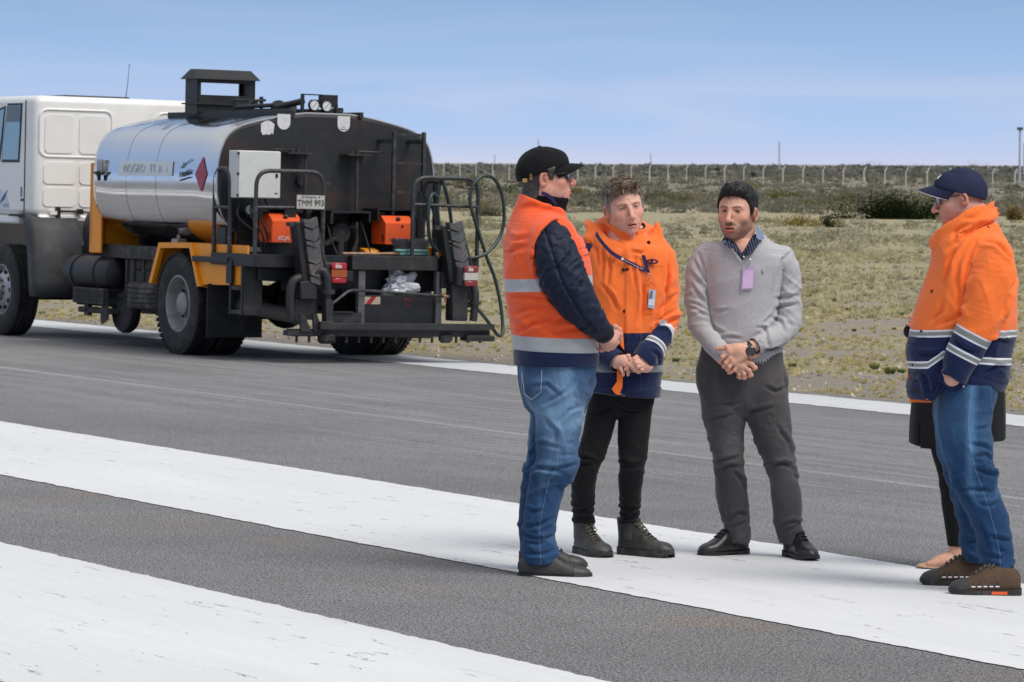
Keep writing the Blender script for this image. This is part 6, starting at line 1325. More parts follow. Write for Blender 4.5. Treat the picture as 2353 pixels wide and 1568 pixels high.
def trousers(per, name, pelvis, legs, mat, h, folds, hem_z, seed, sidev=(1, 0, 0), top=None, kk=.012, extra=None, fold_amp=.005):
    pl = Loft(pelvis, sidev); L = [Loft(l, sidev) for l in legs]
    def f(P):
        dl = [l.d(P) for l in L]; g = np.minimum(dl[0], dl[1])
        d = smin(pl.d(P), g, kk)
        return smax(d, hem_z[0]-P[:, 2], .004)
    folds = [(a, b, c*1.15, d_*1.15) for a, b, c, d_ in folds]
    def dsp(V, Nn):
        ev = [l.ev(V) for l in L]; d = 1.0*fold_amp*drape(V, 6, 5, seed+1, .4); use = ev[0][0] < ev[1][0]
        S = np.where(use, ev[0][1], ev[1][1]); U = np.where(use, ev[0][2], ev[1][2]); W = np.where(use, ev[0][3], ev[1][3])
        d = limb_folds(S, U, W, folds, seed)+.0022*fnoise(V*np.array([1, 1, .6]), 9, seed+2, 2)+np.where(use, 0, .0007)
        if extra: d = d+extra(V, Nn, S, U, W, use)
        return d
    def at_(V):
        ev = [l.ev(V) for l in L]; use = ev[0][0] < ev[1][0]; g = np.where(use, ev[0][2], ev[1][2]); front = V[:, 1] < (np.interp(V[:, 2], L[0].p[::-1, 2], L[0].p[::-1, 1])+.02); return {'ss': np.where(use, ev[0][1], ev[1][1]), 'seam': np.where(front & use, np.clip(g-.006, -.05, .05), .05)+1, 'tz': V[:, 2], 'fold_shade': ridge(V*np.array([1, 1, .5]), 7, seed)*.5+.5}  # last attribute: light and dark of folds, painted into the cloth colour
    allp = np.concatenate([pl.p]+[l.p for l in L]); return per.sculpt(name, f, allp.min(0)-.16, allp.max(0)+[.2, .2, .05], h, mat, dsp, at_)
def denim(name, base, light):
    def ex(t, c, src):
        a = N(t, 'ShaderNodeAttribute', attribute_name='fold_shade'); g = N(t, 'ShaderNodeAttribute', attribute_name='tz'); n = N(t, 'ShaderNodeTexNoise', inp={'Scale': 5, 'Detail': 6, 'Roughness': .7}); LK(t, c.outputs['Object'], n.inputs['Vector'])  # painted fold shading steers the mix between dark and light denim
        ad = N(t, 'ShaderNodeMath', operation='MULTIPLY'); LK(t, a.outputs['Fac'], ad.inputs[0]); LK(t, n.outputs[0], ad.inputs[1]); up = N(t, 'ShaderNodeMapRange', inp={1: .35, 2: .7, 3: .35, 4: 1.25}); LK(t, g.outputs['Fac'], up.inputs[0]); m2 = N(t, 'ShaderNodeMath', operation='MULTIPLY', use_clamp=True); LK(t, ad.outputs[0], m2.inputs[0]); LK(t, up.outputs[0], m2.inputs[1])
        mr = N(t, 'ShaderNodeMapRange', inp={1: .12, 2: .55, 3: 0, 4: 1}); LK(t, m2.outputs[0], mr.inputs[0]); x = N(t, 'ShaderNodeMix', data_type='RGBA'); LK(t, mr.outputs[0], x.inputs[0]); x.inputs[6].default_value = (*base, 1); x.inputs[7].default_value = (*light, 1)
        mp = N(t, 'ShaderNodeMapping'); mp.inputs['Scale'].default_value = (1, 1, .12); LK(t, c.outputs['Object'], mp.inputs[0]); w = N(t, 'ShaderNodeTexNoise', inp={'Scale': 420, 'Detail': 2}); LK(t, mp.outputs[0], w.inputs['Vector']); r = N(t, 'ShaderNodeMapRange', inp={1: .3, 2: .7, 3: .8, 4: 1.2}); LK(t, w.outputs[0], r.inputs[0]); s_ = N(t, 'ShaderNodeVectorMath', operation='SCALE'); LK(t, x.outputs[2], s_.inputs[0]); LK(t, r.outputs[0], s_.inputs['Scale'])
        se = N(t, 'ShaderNodeAttribute', attribute_name='seam'); rr = N(t, 'ShaderNodeValToRGB'); rr.color_ramp.interpolation = 'LINEAR'; mr2 = N(t, 'ShaderNodeMapRange', inp={1: .95, 2: 1.05, 3: 0, 4: 1}); LK(t, se.outputs['Fac'], mr2.inputs[0]); LK(t, mr2.outputs[0], rr.inputs[0]); e = rr.color_ramp.elements; e[0].position = .42; e[0].color = (0, 0, 0, 1); e[1].position = .60; e[1].color = (0, 0, 0, 1)
        for p, v in ((.466, .0), (.476, .38), (.484, .38), (.494, 0)): y_ = e.new(p); y_.color = (v, v, v, 1)
        xx = N(t, 'ShaderNodeMix', data_type='RGBA'); LK(t, rr.outputs[0], xx.inputs[0]); LK(t, s_.outputs[0], xx.inputs[6]); xx.inputs[7].default_value = (.36, .45, .56, 1); return xx.outputs[2]
    return cloth(name, base, rough=.92, bump=.2, bscale=380, sheen=.1, extra=ex)
STITCH = principled('pale_stitch', (.42, .50, .62), .8)
BOOT = principled('boot_leather', (.035, .032, .030), .55, bump=.3, bscale=90, var=.25, vscale=20, dirt=((.10, .09, .08), .6), dscale=9)
SOLE = principled('rubber_sole', (.022, .022, .022), .75, bump=.2, bscale=60, dirt=((.12, .11, .10), .6), dscale=14)
CAPT = principled('toe_rubber', (.040, .038, .036), .5, bump=.2, bscale=60, dirt=((.12, .11, .10), .5), dscale=11)
LACE = principled('lace', (.06, .055, .045), .8, var=.6, vscale=300)
BLKL = principled('black_shoe_leather', (.012, .012, .013), .38, bump=.15, bscale=30, coat=.06, dirt=((.07, .065, .06), .5), dscale=12)

# ---------------------------------------------------------------- man 1: black cap, orange vest, quilted sleeves
def man_one():
    per = Person(1270, 1318, 529, 'stout man in black cap and sunglasses in an orange vest over quilted navy sleeves', (.64, .33, .25)); q = per.q
    hf = (math.cos(R(2)), math.sin(R(2)), .075); ho = dict(scale=1.05, w=1.03, jw=1.16, chin=-.004, brow_c=(.08, .07, .06), neck=.070, ntilt=(0, -.050, -.16), hl=.09, mz=-.073, nl=.003, bag=.002, nose=.84, jowl=True)
    per.head(q(1248, 404, 0), hf, ho)
    # double chin
    per.hair(dict(w=1.03, th=.014, hl=.07, hatz=.024, nape=-.098, nk=.070, nt=(0, -.050, -.16)), [(.05, .045, .04), (.12, .11, .10), (.03, .027, .025)], 1500, .020, (0, -.3, -1), 5, .25, .12, base=(.055, .05, .047), )
    tuft = strands(*[np.array(a) for a in (np.array([[.072, .018+.006*i, -.018+.004*j] for i in range(4) for j in range(5)]), np.tile([1, .1, 0], (20, 1)))], 220, .018, ho, [(.5, .48, .46), (.32, .3, .29), (.6, .58, .56)], (0, -.35, -1), 4, .3, .0011, lift=.2)
    Vt = np.concatenate([tuft[0], tuft[0]*[-1, 1, 1]]); per.child(mesh_obj('sideburn', Vt@per.hf.T+per.hp, np.concatenate([tuft[1], tuft[1]+len(tuft[0])]), HAIRM, attrs={'Col': np.concatenate([tuft[2]]*2)}))
    CAPB = cloth('black_cap_cloth', (.0065, .0065, .0075), rough=.85, bump=.15, bscale=300, sheen=.05)
    cp, _ = cap_hat(per, None, .004, .042, -.020, crown=.121, brim=.066, mat=CAPB, wide=1.01, peak=.0, pz=.052)
    BR = principled('brass_buckle', (.62, .42, .12), .3, .9); m = MB(); m.box(.0865, .0895, -.098, -.078, -.022, -.006, .001); per.hmesh('strap_buckle', m, BR, False, cp); m = MB(); m.tube([(.094, -.062+.004*math.cos(a), -.0+.011*math.sin(a)) for a in np.linspace(0, 6.28, 13)[:-1]], .0012, 5, closed=True); per.hmesh('strap_eyelet', m, BR, False, cp)
    glasses(per, True, drop=-.005)
    # vest
    sd = (math.cos(R(8)), math.sin(R(8)), 0)
    def T(py, l, r, yh, yc=0.0): c = q((l+r)/2, py, yc); return (*c, (r-l)/2/529, yh)
    tl = Loft([T(462, 1200, 1280, .070, 0), T(484, 1186, 1292, .105), T(508, 1173, 1303, .165), T(532, 1161, 1318, .190), T(562, 1153, 1332, .203), T(600, 1152, 1352, .215), T(660, 1156, 1358, .21), T(720, 1166, 1362, .205), T(780, 1176, 1371, .20), T(838, 1179, 1373, .195), T(880, 1181, 1370, .19)], sd, pw=2.25, endr=.02)
    cc = q(1238, 478, 0)
    def collar(P, r, th, top, slope, z0, flare=.12, cx=None):
        c0 = cc if cx is None else cx; dz = P[:, 2]-c0[2]; rx = r*(1-flare*dz/.1*.5); u = (P[:, 0]-c0[0]-.28*dz)/rx; w = (P[:, 1]-c0[1])/(rx*.92); k = np.sqrt(u*u+w*w); d = np.abs((k-1)*rx*.95)-th
        d = smax(d, P[:, 2]-(top+slope*(P[:, 0]-c0[0])), .006); return smax(d, z0-P[:, 2], .006)
    # quilted sleeve
    arm = Loft([(*q(1250, 528, -.125), .060, .06), (*q(1262, 553, -.170), .088, .085), (*q(1275, 592, -.200), .102, .096), (*q(1292, 640, -.215), .102, .096), (*q(1322, 692, -.21), .088, .088), (*q(1356, 733, -.18), .064, .066), (*q(1384, 762, -.145), .046, .046)], (1, 0, .35), n=5)
    XZ = ([q(0, y_, 0)[2] for y_ in (700, 640, 590, 560, 530, 505, 490)], [q(x_, 0, 0)[0] for x_ in (1262, 1226, 1222, 1228, 1243, 1264, 1296)])
    def fv(P):
        d = tl.d(P); d = smin(d, collar(P, .104, .0095, cc[2]+.026, -.42, cc[2]-.09), .015)
        hem = q(0, 838, 0)[2]; d = smax(d, hem-P[:, 2], .005); xe = np.interp(P[:, 2], XZ[0], XZ[1]); cp_ = smax(arm.d(P)-.011, P[:, 0]-xe-.25*(P[:, 1]+.2), .005); d = smin(d, smax(cp_, XZ[0][0]-P[:, 2], .01), .025)
        return d
    def dv(V, Nn):
        x, y, z = V.T; d = .0035*fnoise(V*np.array([1, 1, 1.3]), 7, 3, 2)+.006*drape(V, 3, 8, 5, .25)*band(z, .95, 1.25, .05)+.007*drape(V, 4, 4, 9, -.3)*band(z, 1.2, 1.55, .05)
        zz = z-.25*(x)
        d = d+.008*(ridge(np.stack([x*3.2+z*3, y*2, z*11+x*5], 1), 1, 5))*band(z, .99, 1.20, .04)*(.4+.6*band(x, -.1, .3, .05))
        d = d+.004*(ridge(np.stack([x*3+z*2, y*2, z*9-x*6], 1), 1, 9))*band(z, 1.25, 1.5, .05)-.004*np.exp(-((z-(q(0, 806, 0)[2]))/.006)**2)-.0015*np.exp(-((z-(q(0, 770, 0)[2]))/.004)**2)
        return d+creases(per, V, Nn, 4.127, 1240, 640, [[(175,590),(350,520),(560,500)],[(190,790),(360,690),(520,640),(700,640)],[(330,740),(360,700),(420,660)],[(520,790),(700,740),(850,720)],[(620,440),(740,560),(850,680)],[(180,650),(260,700),(330,760)],[(120,420),(300,400),(560,430)],[(600,680),(700,600),(800,640)]], .0085, .009)+creases(per, V, Nn, 5.227, 1240, 350, [[(110,1250),(260,1300),(410,1260)],[(150,1500),(260,1400),(400,1380)],[(560,940),(700,900),(880,1000)],[(300,900),(420,860),(560,880)]], .005, .010)
    zb = lambda py: q(0, py, 0)[2]
    def av(V): x = V[:, 0]; lo = V[:, 2] < 1.15; return {'tz': np.where(lo, V[:, 2]+.035*(x-(-.17))+.06*np.clip(x-.02, 0, 1)*0, V[:, 2]-.05*(x+.2)), 'ss': 0*x, 'am': 0*x}
    vm = cloth('orange_vest_cloth', torso=[(0, NV), (zb(806)+.004, SIL), (zb(771), HV), (zb(672), SIL), (zb(643), HV)], sleeve=None, rough=.8, bump=.12, sheen=.3)
    vest = per.sculpt('vest', fv, (-.32, -.30, .85), (.30, .30, 1.74), .0062, vm, dv, av)
    # dark fleece collar inside
    c2 = cc+[.012, 0, .004]; fc = lambda P: collar(P, .090, .010, c2[2]+.050, -.10, c2[2]-.08, cx=c2)
    per.sculpt('inner_collar', fc, (-.28, -.16, 1.45), (.2, .16, 1.74), .005, cloth('black_fleece', (.008, .006, .007), rough=.95, bump=.6, bscale=300), lambda V, n_: .003*fnoise(V, 60, 3, 2))
    ribbon(per, 'neck_strap', [q(1240, 443, -.098), q(1254, 449, -.106), q(1266, 459, -.110), q(1274, 470, -.110)], (0.3, -.2, 1), .016, principled('purple_strap', (.03, .02, .10), .7))
    arm2 = Loft([(*q(1275, 556, .17), .08, .08), (*q(1295, 650, .20), .09, .09), (*q(1335, 720, .16), .075, .07), (*q(1378, 768, .03), .045, .045)], (1, 0, .3))
    def fs(P): return np.minimum(arm.d(P), arm2.d(P))
    def ds(V, Nn):
        b1, S, U, W = arm.ev(V); b2, S2, U2, W2 = arm2.ev(V); k = b1 < b2; S = np.where(k, S, S2); U = np.where(k, U, U2); W = np.where(k, W, W2)
        def groove(t_, sp, wd, dp): fr = np.abs((t_/sp) % 1-.5)*sp; return -dp*np.exp(-((sp/2-fr)/wd)**2)
        g = groove(S+.55*U+.15*W, .062, .0075, .0075)+groove(S-.75*W+.3*U, .125, .007, .006)+.0045*np.cos(2*np.pi*(S+.55*U+.15*W)/.062); body = band(S, .0, arm.len-.055, .008)
        seam = -.008*np.exp(-((U+.012)/.006)**2)*(W > 0)*body; return g*body+seam+limb_folds(S, U, W, [(.0, .40, .006, .09)], 7)-.003*(1-body)
    per.sculpt('quilted_jacket', fs, (-.15, -.35, 1.0), (.30, .32, 1.56), .0056, cloth('quilted_navy', (.0035, .0078, .028), rough=.6, bump=.2, sheen=.05, spec=.3, var=.12), ds)
    m = MB(); e0, e1 = arm.p[-2], arm.p[-1]; ax = nrm(e1-e0); m.tube([tuple(e0-ax*.035), tuple(e1+ax*.004), tuple(e1+ax*.010)], [.050, .047, .040], 24); per.child(m.build('cuff', principled('knit_cuff', (.006, .007, .012), .9, bump=.5, bscale=200), None, True))
    # hands
    f5 = lambda cx, cy, y: q(*V2(cx, cy, 4.127, 1240, 640), y)
    per.hand([(f5(1120, 800, -.135), f5(1150, 850, -.13), .028, .030), (f5(1150, 850, -.13), f5(1205, 800, -.12), .030, .024), (f5(1150, 850, -.13), f5(1160, 885, -.12), .030, .024), (f5(1100, 860, -.12), f5(1110, 900, -.11), .026, .022)],
             [([f5(1215, 770, -.118), f5(1262, 790, -.10), f5(1262, 850, -.085), f5(1232, 885, -.08)], .0105, .0090), ([f5(1195, 830, -.125), f5(1228, 875, -.115), f5(1195, 915, -.10), f5(1160, 925, -.09)], .0108, .0092),
              ([f5(1160, 870, -.128), f5(1180, 925, -.115), f5(1140, 945, -.10), f5(1105, 940, -.09)], .0105, .0090), ([f5(1110, 890, -.122), f5(1105, 940, -.108), f5(1072, 955, -.098), f5(1045, 945, -.09)], .0098, .0082)],
             ([f5(1150, 780, -.125), f5(1205, 715, -.12), f5(1250, 745, -.10), f5(1262, 790, -.09)], .0125, .0105))
    per.hand([(f5(1110, 820, -.04), f5(1180, 840, -.05), .032, .030)], [([f5(1190, 820, -.06), f5(1225, 860, -.075), f5(1235, 885, -.078)], .010, .009), ([f5(1170, 860, -.06), f5(1190, 900, -.075), f5(1170, 915, -.08)], .010, .009), ([f5(1140, 870, -.06), f5(1140, 920, -.075), f5(1120, 930, -.08)], .010, .009), ([f5(1110, 870, -.06), f5(1100, 925, -.075), f5(1080, 935, -.08)], .009, .008)], ([f5(1180, 800, -.06), f5(1235, 740, -.085), f5(1262, 765, -.09)], .012, .010))
    # jeans
    def Lg(py, l, r, yh, yc): c = q((l+r)/2, py, yc); return (*c, (r-l)/2/529, yh)
    near = [Lg(880, 1196, 1352, .105, -.085), Lg(930, 1222, 1342, .105, -.092), Lg(1000, 1229, 1330, .10, -.10), Lg(1060, 1224, 1325, .095, -.10), Lg(1095, 1214, 1302, .082, -.10), Lg(1150, 1206, 1286, .078, -.10), Lg(1210, 1200, 1273, .075, -.10), Lg(1262, 1197, 1280, .080, -.10), Lg(1284, 1198, 1282, .080, -.10)]
    far = [Lg(880, 1196, 1345, .105, .085), Lg(940, 1214, 1325, .105, .10), Lg(1010, 1213, 1305, .095, .12), Lg(1070, 1203, 1300, .09, .13), Lg(1140, 1195, 1265, .075, .14), Lg(1220, 1191, 1262, .07, .14), Lg(1284, 1196, 1266, .075, .14)]
    pel = [Lg(800, 1186, 1366, .165, 0), Lg(840, 1187, 1369, .18, 0), Lg(880, 1191, 1358, .18, 0), Lg(915, 1208, 1346, .15, 0)]
    def ex(V, Nn, S, U, W, use):
        x, y, z = V.T; d = .006*ridge(np.stack([x*4+z*6, y*3, z*9], 1), 1, 4)*band(z, .62, .86, .05)
        pk = (q(1195, 0, 0)[0], q(1236, 0, 0)[0], q(0, 908, 0)[2]); e = np.maximum(np.abs(x-(pk[0]+pk[1])/2)-(pk[1]-pk[0])/2, np.abs(z-.86)-.085); return d+(.0035*(e < 0)-.002*np.exp(-(e/.003)**2))*(y < -.05)+creases(per, V, Nn, 2.8, 1240, 900, [[(235,730),(350,735),(470,765)],[(370,745),(430,730),(560,700)],[(215,780),(300,740),(420,740)],[(470,800),(520,790),(560,730)],[(230,700),(262,640),(300,600)],[(250,590),(330,560),(440,590)],[(330,380),(420,480),(400,560)],[(470,560),(560,560)],[(440,640),(560,640)],[(690,90),(640,150),(600,220)],[(250,170),(350,150),(440,230)],[(160,1200),(280,1230),(410,1200)],[(180,1250),(300,1260),(400,1200)],[(420,1300),(330,1330),(200,1330)],[(400,1080),(300,1130),(190,1150)],[(180,1010),(260,1040),(330,1020)],[(560,100),(480,200),(300,300)],[(600,300),(500,330),(420,420)]], .0075, .0075)
    tr = trousers(per, 'jeans', pel, [near, far], denim('blue_jeans', (.022, .062, .145), (.14, .24, .37)), .0062, [(.0, .3, .006, .09), (.28, .50, .012, .06), (.60, .82, .007, .06), (.74, .95, .011, .045)], [q(0, 1286, 0)[2]], 31, extra=ex)
    m = MB(); m.tube([(q(x_, y_, 0)[0], yy, q(x_, y_, 0)[2]) for x_, y_, yy in ((1196, 850, -.13), (1203, 900, -.135), (1219, 913, -.165), (1240, 895, -.185), (1242, 845, -.19))], .0013, 5); m.build('pocket_stitching', STITCH, tr, True)
    per.core([Loft(shrink([T(490, 1186, 1292, .10), T(550, 1155, 1342, .2), T(700, 1160, 1360, .2), T(880, 1185, 1360, .18)], .6)), Loft(shrink(near)), Loft(shrink(far)), Loft([(*a, b_[0]*.7, b_[1]*.7) for a, b_ in zip(arm.p, arm.r)], n=1)])
    st = dict(boot=False, low=True, upper=BOOT, solem=SOLE, cap=CAPT, lace=LACE, tread=True, sole=.027, hs=.95)
    tagp = lambda per, e, W, L, ys, wid, top, zs, n: None
    shoe(per, q(1192, 1327, -.115), -3, .315, st, .053); shoe(per, q(1192, 1303, .14)*[1, 1, 0]+[0, 0, .0], -2, .30, st, .053)
    return per.finish()

# ---------------------------------------------------------------- man 2: wavy grey-brown hair, long orange and navy jacket
def man_two():
    per = Person(1420, 1280, 500, 'squinting man with wavy grey-brown hair in orange and navy jacket with lanyard', (.74, .42, .32)); q = per.q
    ho = dict(scale=1.04, w=1.0, jw=1.02, brow_c=(.16, .10, .07), browk=.8, beard=.25, bcol=(.36, .28, .25), mouth=.0022, mz=-.073, eye=.0017, nl=.0050, frown=True, hl=.074, nose=1.08, bag=.0025, gaze=.002, neck=.055, brow=-.004, ntilt=(0, -.04, -.17))
    per.head(q(1429, 480, -.03), (.24, -1, -.04), ho, roll=9)
    per.hair(dict(th=.0115, hl=.074, quiff=True, rough=.005, gray=((.40, .38, .36), .036, .7)), [(.16, .105, .068), (.28, .20, .135), (.08, .055, .038), (.36, .27, .19)], 5600, .034, lambda p: np.array([.55 if p[2] > .07 else .1*np.sign(p[0]), .75 if p[1] > 0 else -.3, -.15 if p[2] > .09 else -.8]), 8, .30, .22, .0013, base=(.15, .115, .085))
    def T(py, l, r, yh, yc=0.0): c = q((l+r)/2, py, yc); return (*c, (r-l)/2/500, yh)
    tl = Loft([T(548, 1402, 1468, .060), T(560, 1376, 1498, .095), T(572, 1352, 1520, .118), T(592, 1342, 1531, .13), T(640, 1344, 1530, .14), T(720, 1346, 1527, .145), T(800, 1346, 1522, .145), T(870, 1347, 1517, .145), T(892, 1347, 1516, .150), T(905, 1349, 1514, .146), T(940, 1352, 1510, .14)], (1, 0, 0), pw=2.5, endr=.02)
    aR = Loft([(*q(1506, 585, .0), .062, .065), (*q(1519, 625, -.005), .066, .068), (*q(1524, 690, -.015), .064, .066), (*q(1520, 745, -.035), .064, .064), (*q(1502, 785, -.09), .062, .060), (*q(1482, 812, -.14), .058, .056), (*q(1467, 830, -.165), .054, .052)], (1, 0, 0), n=5)
    aL = Loft([(*q(1358, 585, .0), .062, .065), (*q(1347, 630, -.005), .066, .068), (*q(1342, 700, -.015), .064, .066), (*q(1348, 755, -.035), .064, .064), (*q(1374, 795, -.09), .062, .060), (*q(1400, 820, -.14), .056, .054), (*q(1413, 829, -.16), .052, .050)], (1, 0, 0), n=5)
    nc = q(1436, 545, .0)
    def colr(P, rx, ry, th, top, gap, z0, cx=nc):
        dz = P[:, 2]-cx[2]; k = np.sqrt(((P[:, 0]-cx[0])/(rx+.18*dz))**2+((P[:, 1]-cx[1]-.01)/(ry+.15*dz))**2); d = np.abs((k-1)*min(rx, ry))-th; a = np.arctan2(P[:, 0]-cx[0]-.026, -(P[:, 1]-cx[1]))
        tp = top+.020*np.cos(a*1.0+2.6); d = smax(d, P[:, 2]-tp, .006); d = smax(d, z0-P[:, 2], .01); return smax(d, (gap*(1+6*np.clip(dz, 0, 1))-np.abs(a))*rx, .005)
    hood = Loft([(*q(1352, 552, -.04), .020, .035), (*q(1366, 535, .01), .035, .04), (*q(1395, 526, .085), .045, .05), (*q(1440, 526, .11), .045, .05), (*q(1482, 540, .075), .04, .045), (*q(1502, 558, .01), .032, .035), (*q(1500, 578, -.05), .02, .03)], (0, 0, 1), n=3)
    def flap(P):   # turned-down outer collar with pointed ends
        d = Loft_l.d(P); return d
    Loft_l = Loft([(*q(1345, 512, .02), .006, .012), (*q(1360, 535, -.03), .012, .030), (*q(1382, 566, -.09), .012, .038), (*q(1412, 590, -.128), .011, .034)], (0, -1, .25), n=4)
    Loft_r = Loft([(*q(1503, 516, .0), .005, .008), (*q(1502, 545, -.02), .012, .028), (*q(1488, 572, -.075), .012, .036), (*q(1462, 590, -.12), .011, .030)], (0, -1, .25), n=4)
    strip = lambda x: band(x, q(1431, 0, 0)[0], q(1468, 0, 0)[0], .0012)
    def f(P):
        d = tl.d(P); kk = .003+.03*band(P[:, 2], q(0, 600, 0)[2], 9, .02); d = smin(d, cuffed(P, aR, .043), kk); d = smin(d, cuffed(P, aL, .041), kk); d = smin(d, colr(P, .080, .086, .008, nc[2]+.048, .20, nc[2]-.08), .012); d = smin(d, hood.d(P), .02)
        d = smin(d, Loft_l.d(P), .006); d = smin(d, Loft_r.d(P), .006); d = smax(d, q(0, 906, 0)[2]-P[:, 2]-.012*np.sin(P[:, 0]*9), .006)
        return d
    def arms(V):
        e1 = aR.ev(V); e2 = aL.ev(V); k = e1[0] < e2[0]; return np.minimum(e1[0], e2[0]), np.where(k, e1[1], e2[1]), np.where(k, e1[2], e2[2]), np.where(k, e1[3], e2[3])
    def ds(V, Nn):
        x, y, z = V.T; db, S, U, W = arms(V); dt = tl.d(V); am = (db < dt-.002); d = am*(limb_folds(S, U, W, [(.13, .30, .014, .06), (.0, .14, .008, .07), (.30, .46, .010, .06)], 13)+.007*drape(V, 6, 6, 14, .5))
        d = d+(~am)*(.008*ridge(np.stack([x*7+z*2, y*3, z*3.5], 1), 1, 6)*band(z, .8, 1.38, .04)+.005*ridge(np.stack([x*5, y*3, z*8+x*4], 1), 1, 2)*band(z, .75, 1.05, .05))+.0015*fnoise(V, 14, 3, 2)+(~am)*.005*drape(V, 8, 3.5, 21, .2)*band(z, .78, 1.40, .03)
        d = d-.007*np.exp(-((db-dt)/.007)**2)*(z < 1.34); fr = (y < -.03)*(~am); d = d+fr*(.0075*strip(x)*band(z, q(0, 895, 0)[2], q(0, 600, 0)[2], .003)); zh = q(0, 888, 0)[2]+.0; d = d-.005*np.exp(-((z-zh)/.005)**2)*(~am)+.004*band(z, 0, zh-.004, .003)*(~am)
        return d+creases(per, V, Nn, 4.127, 1240, 640, [[(1470,240),(1490,400),(1480,560),(1440,700)],[(1690,440),(1660,560),(1600,700)],[(1830,400),(1740,480),(1660,560)],[(1870,540),(1760,600),(1600,690)],[(1860,640),(1720,700),(1610,720)],[(1400,900),(1440,860),(1500,860)],[(1560,960),(1640,1010),(1660,1120)],[(1080,300),(1180,420),(1230,560)],[(1760,150),(1730,300),(1690,430)],[(1330,900),(1370,840),(1380,790)]], .0085, .0075)+creases(per, V, Nn, 5.408, 1440, 430, [[(300,960),(350,1200),(330,1500)],[(180,900),(260,1050),(280,1300)],[(420,1150),(430,1350),(400,1560)],[(760,1150),(740,1350),(760,1560)],[(1180,1500),(1200,1250),(1230,1050)],[(280,600),(370,760),(600,1000)],[(700,1090),(860,1120),(960,1020)]], .007, .0075)
    z_ = lambda py: q(0, py, 0)[2]
    def av(V):
        db, S, U, W = arms(V); dt = np.minimum(tl.d(V), hood.d(V)); am = 1/(1+np.exp(np.clip((db-dt)/.002, -30, 30))); a_ = nrm(q(1494, 805, -.12)-q(1520, 764, -.05)); s_ = (V-q(1520, 764, -.05))@a_; s_ = np.where(V[:, 0] > q(1440, 0, 0)[0], s_, .05); return {'tz': V[:, 2], 'ss': 1+s_, 'am': am}
    s1 = .345; jm = cloth('orange_navy_jacket', torso=[(0, NV), (z_(855), SILG), (z_(842), NV), (z_(766), HV2)], sleeve=[(0, HV2), (.988, SILW), (1.012, NV), (1.084, SILW), (1.089, SILG), (1.105, SILW), (1.110, NV)], rough=.8, bump=.15, sheen=.3)
    jk = per.sculpt('jacket', f, (-.24, -.28, .70), (.30, .22, 1.60), .0056, jm, ds, av)
    DK = cloth('navy_lining', (.008, .008, .022), rough=.95, bump=.5)
    per.sculpt('collar_lining', lambda P: colr(P, .071, .077, .007, nc[2]+.052, .12, nc[2]-.06), (-.08, -.12, 1.38), (.14, .13, 1.56), .0045, DK)
    per.sculpt('under_collar', lambda P: smax(ell(P, q(1443, 565, -.065), (.030, .02, .045)), -ell(P, q(1445, 540, -.085), (.014, .02, .03)), .004), (-.05, -.15, 1.35), (.12, 0, 1.5), .004, cloth('orange_fleece', HV2, rough=.9))
    BT = principled('dark_button', (.05, .02, .015), .35, .6)
    for px, py in ((1426.5, 621), (1435.5, 620.5), (1430.5, 715), (1484.5, 560)):
        p = q(px, py, 0); y = surf_y(f, p[0], p[2]); disc(per, 'snap_button', (p[0], y-.012, p[2]), (0, -1, 0), .0085 if py < 700 else .0095, BT, jk)
    m = MB(); m.tube([(p[0], surf_y(f, p[0], p[2])-.005, p[2]) for p in [q(1459, y_, 0) for y_ in range(600, 770, 12)]], .0012, 4); m.build('flap_edge', cloth('seam_orange', (.62, .13, .02)), jk)
    # orange strap hanging at the front opening
    cu = lambda cx, cy, y: q(*V2(cx, cy, 11.2, 1480, 860), y)
    pts = [cu(650, 640, -.175), cu(720, 800, -.175), cu(805, 860, -.175), cu(792, 1170, -.172), cu(700, 1395, -.172), cu(600, 1350, -.172), cu(500, 1222, -.172), cu(640, 1020, -.173), cu(640, 800, -.175)]
    plate(per, 'orange_tab', pts, (0, 1, 0), .003, cloth('tab_orange', HV2)); plate(per, 'zip_end', [cu(790, 1300, -.150), cu(825, 1300, -.150), cu(865, 1415, -.150), cu(800, 1405, -.150)], (0, 1, 0), .003, cloth('tab_orange', HV2)); plate(per, 'zip_end', [cu(740, 1330, -.152), cu(775, 1335, -.152), cu(770, 1390, -.152), cu(730, 1385, -.152)], (0, 1, 0), .003, principled('zip_metal', (.5, .5, .5), .4, .6))
    pts = [q(*V2(1262, 720, 4.127, 1240, 640), -.158), q(*V2(1285, 720, 4.127, 1240, 640), -.158), q(*V2(1300, 965, 4.127, 1240, 640), -.165), q(*V2(1262, 915, 4.127, 1240, 640), -.165)]; plate(per, 'orange_placket', pts, (0, 1, 0), .003, cloth('tab_orange', HV2))
    # lanyard, clip and badge
    def onf(px, py, off=.006): p = q(px, py, 0); return (p[0], surf_y(f, p[0], p[2])-off-.009, p[2])
    LN = principled('lanyard_navy', (.022, .014, .085), .6); l1 = ribbon(per, 'lanyard', [onf(1365, 540), onf(1378, 560, .010), onf(1400, 583, .018), onf(1425, 598, .012), onf(1450, 610, .012), onf(1476, 624, .010)], (.42, 0, .95), .017, LN)
    ribbon(per, 'lanyard_end', [onf(1471, 588, .016), onf(1476, 606, .012), onf(1483, 628, .010)], (1, 0, 0), .017, LN, parent=l1)
    disc(per, 'lanyard_emblem', onf(1424, 597, .0165), (0, -1, 0), .0062, principled('pure_white', (.85, .85, .85), .5), l1, .001)
    def txt(s_, px, py, size, mat, ang, par, off=.017, sx=1): p = onf(px, py, off); o = text_part('lettering', s_, size, mat, par, Matrix.Translation(p) @ Matrix.Rotation(R(90), 4, 'X') @ Matrix.Rotation(R(ang), 4, 'Z'), .0004, sx=sx); return o
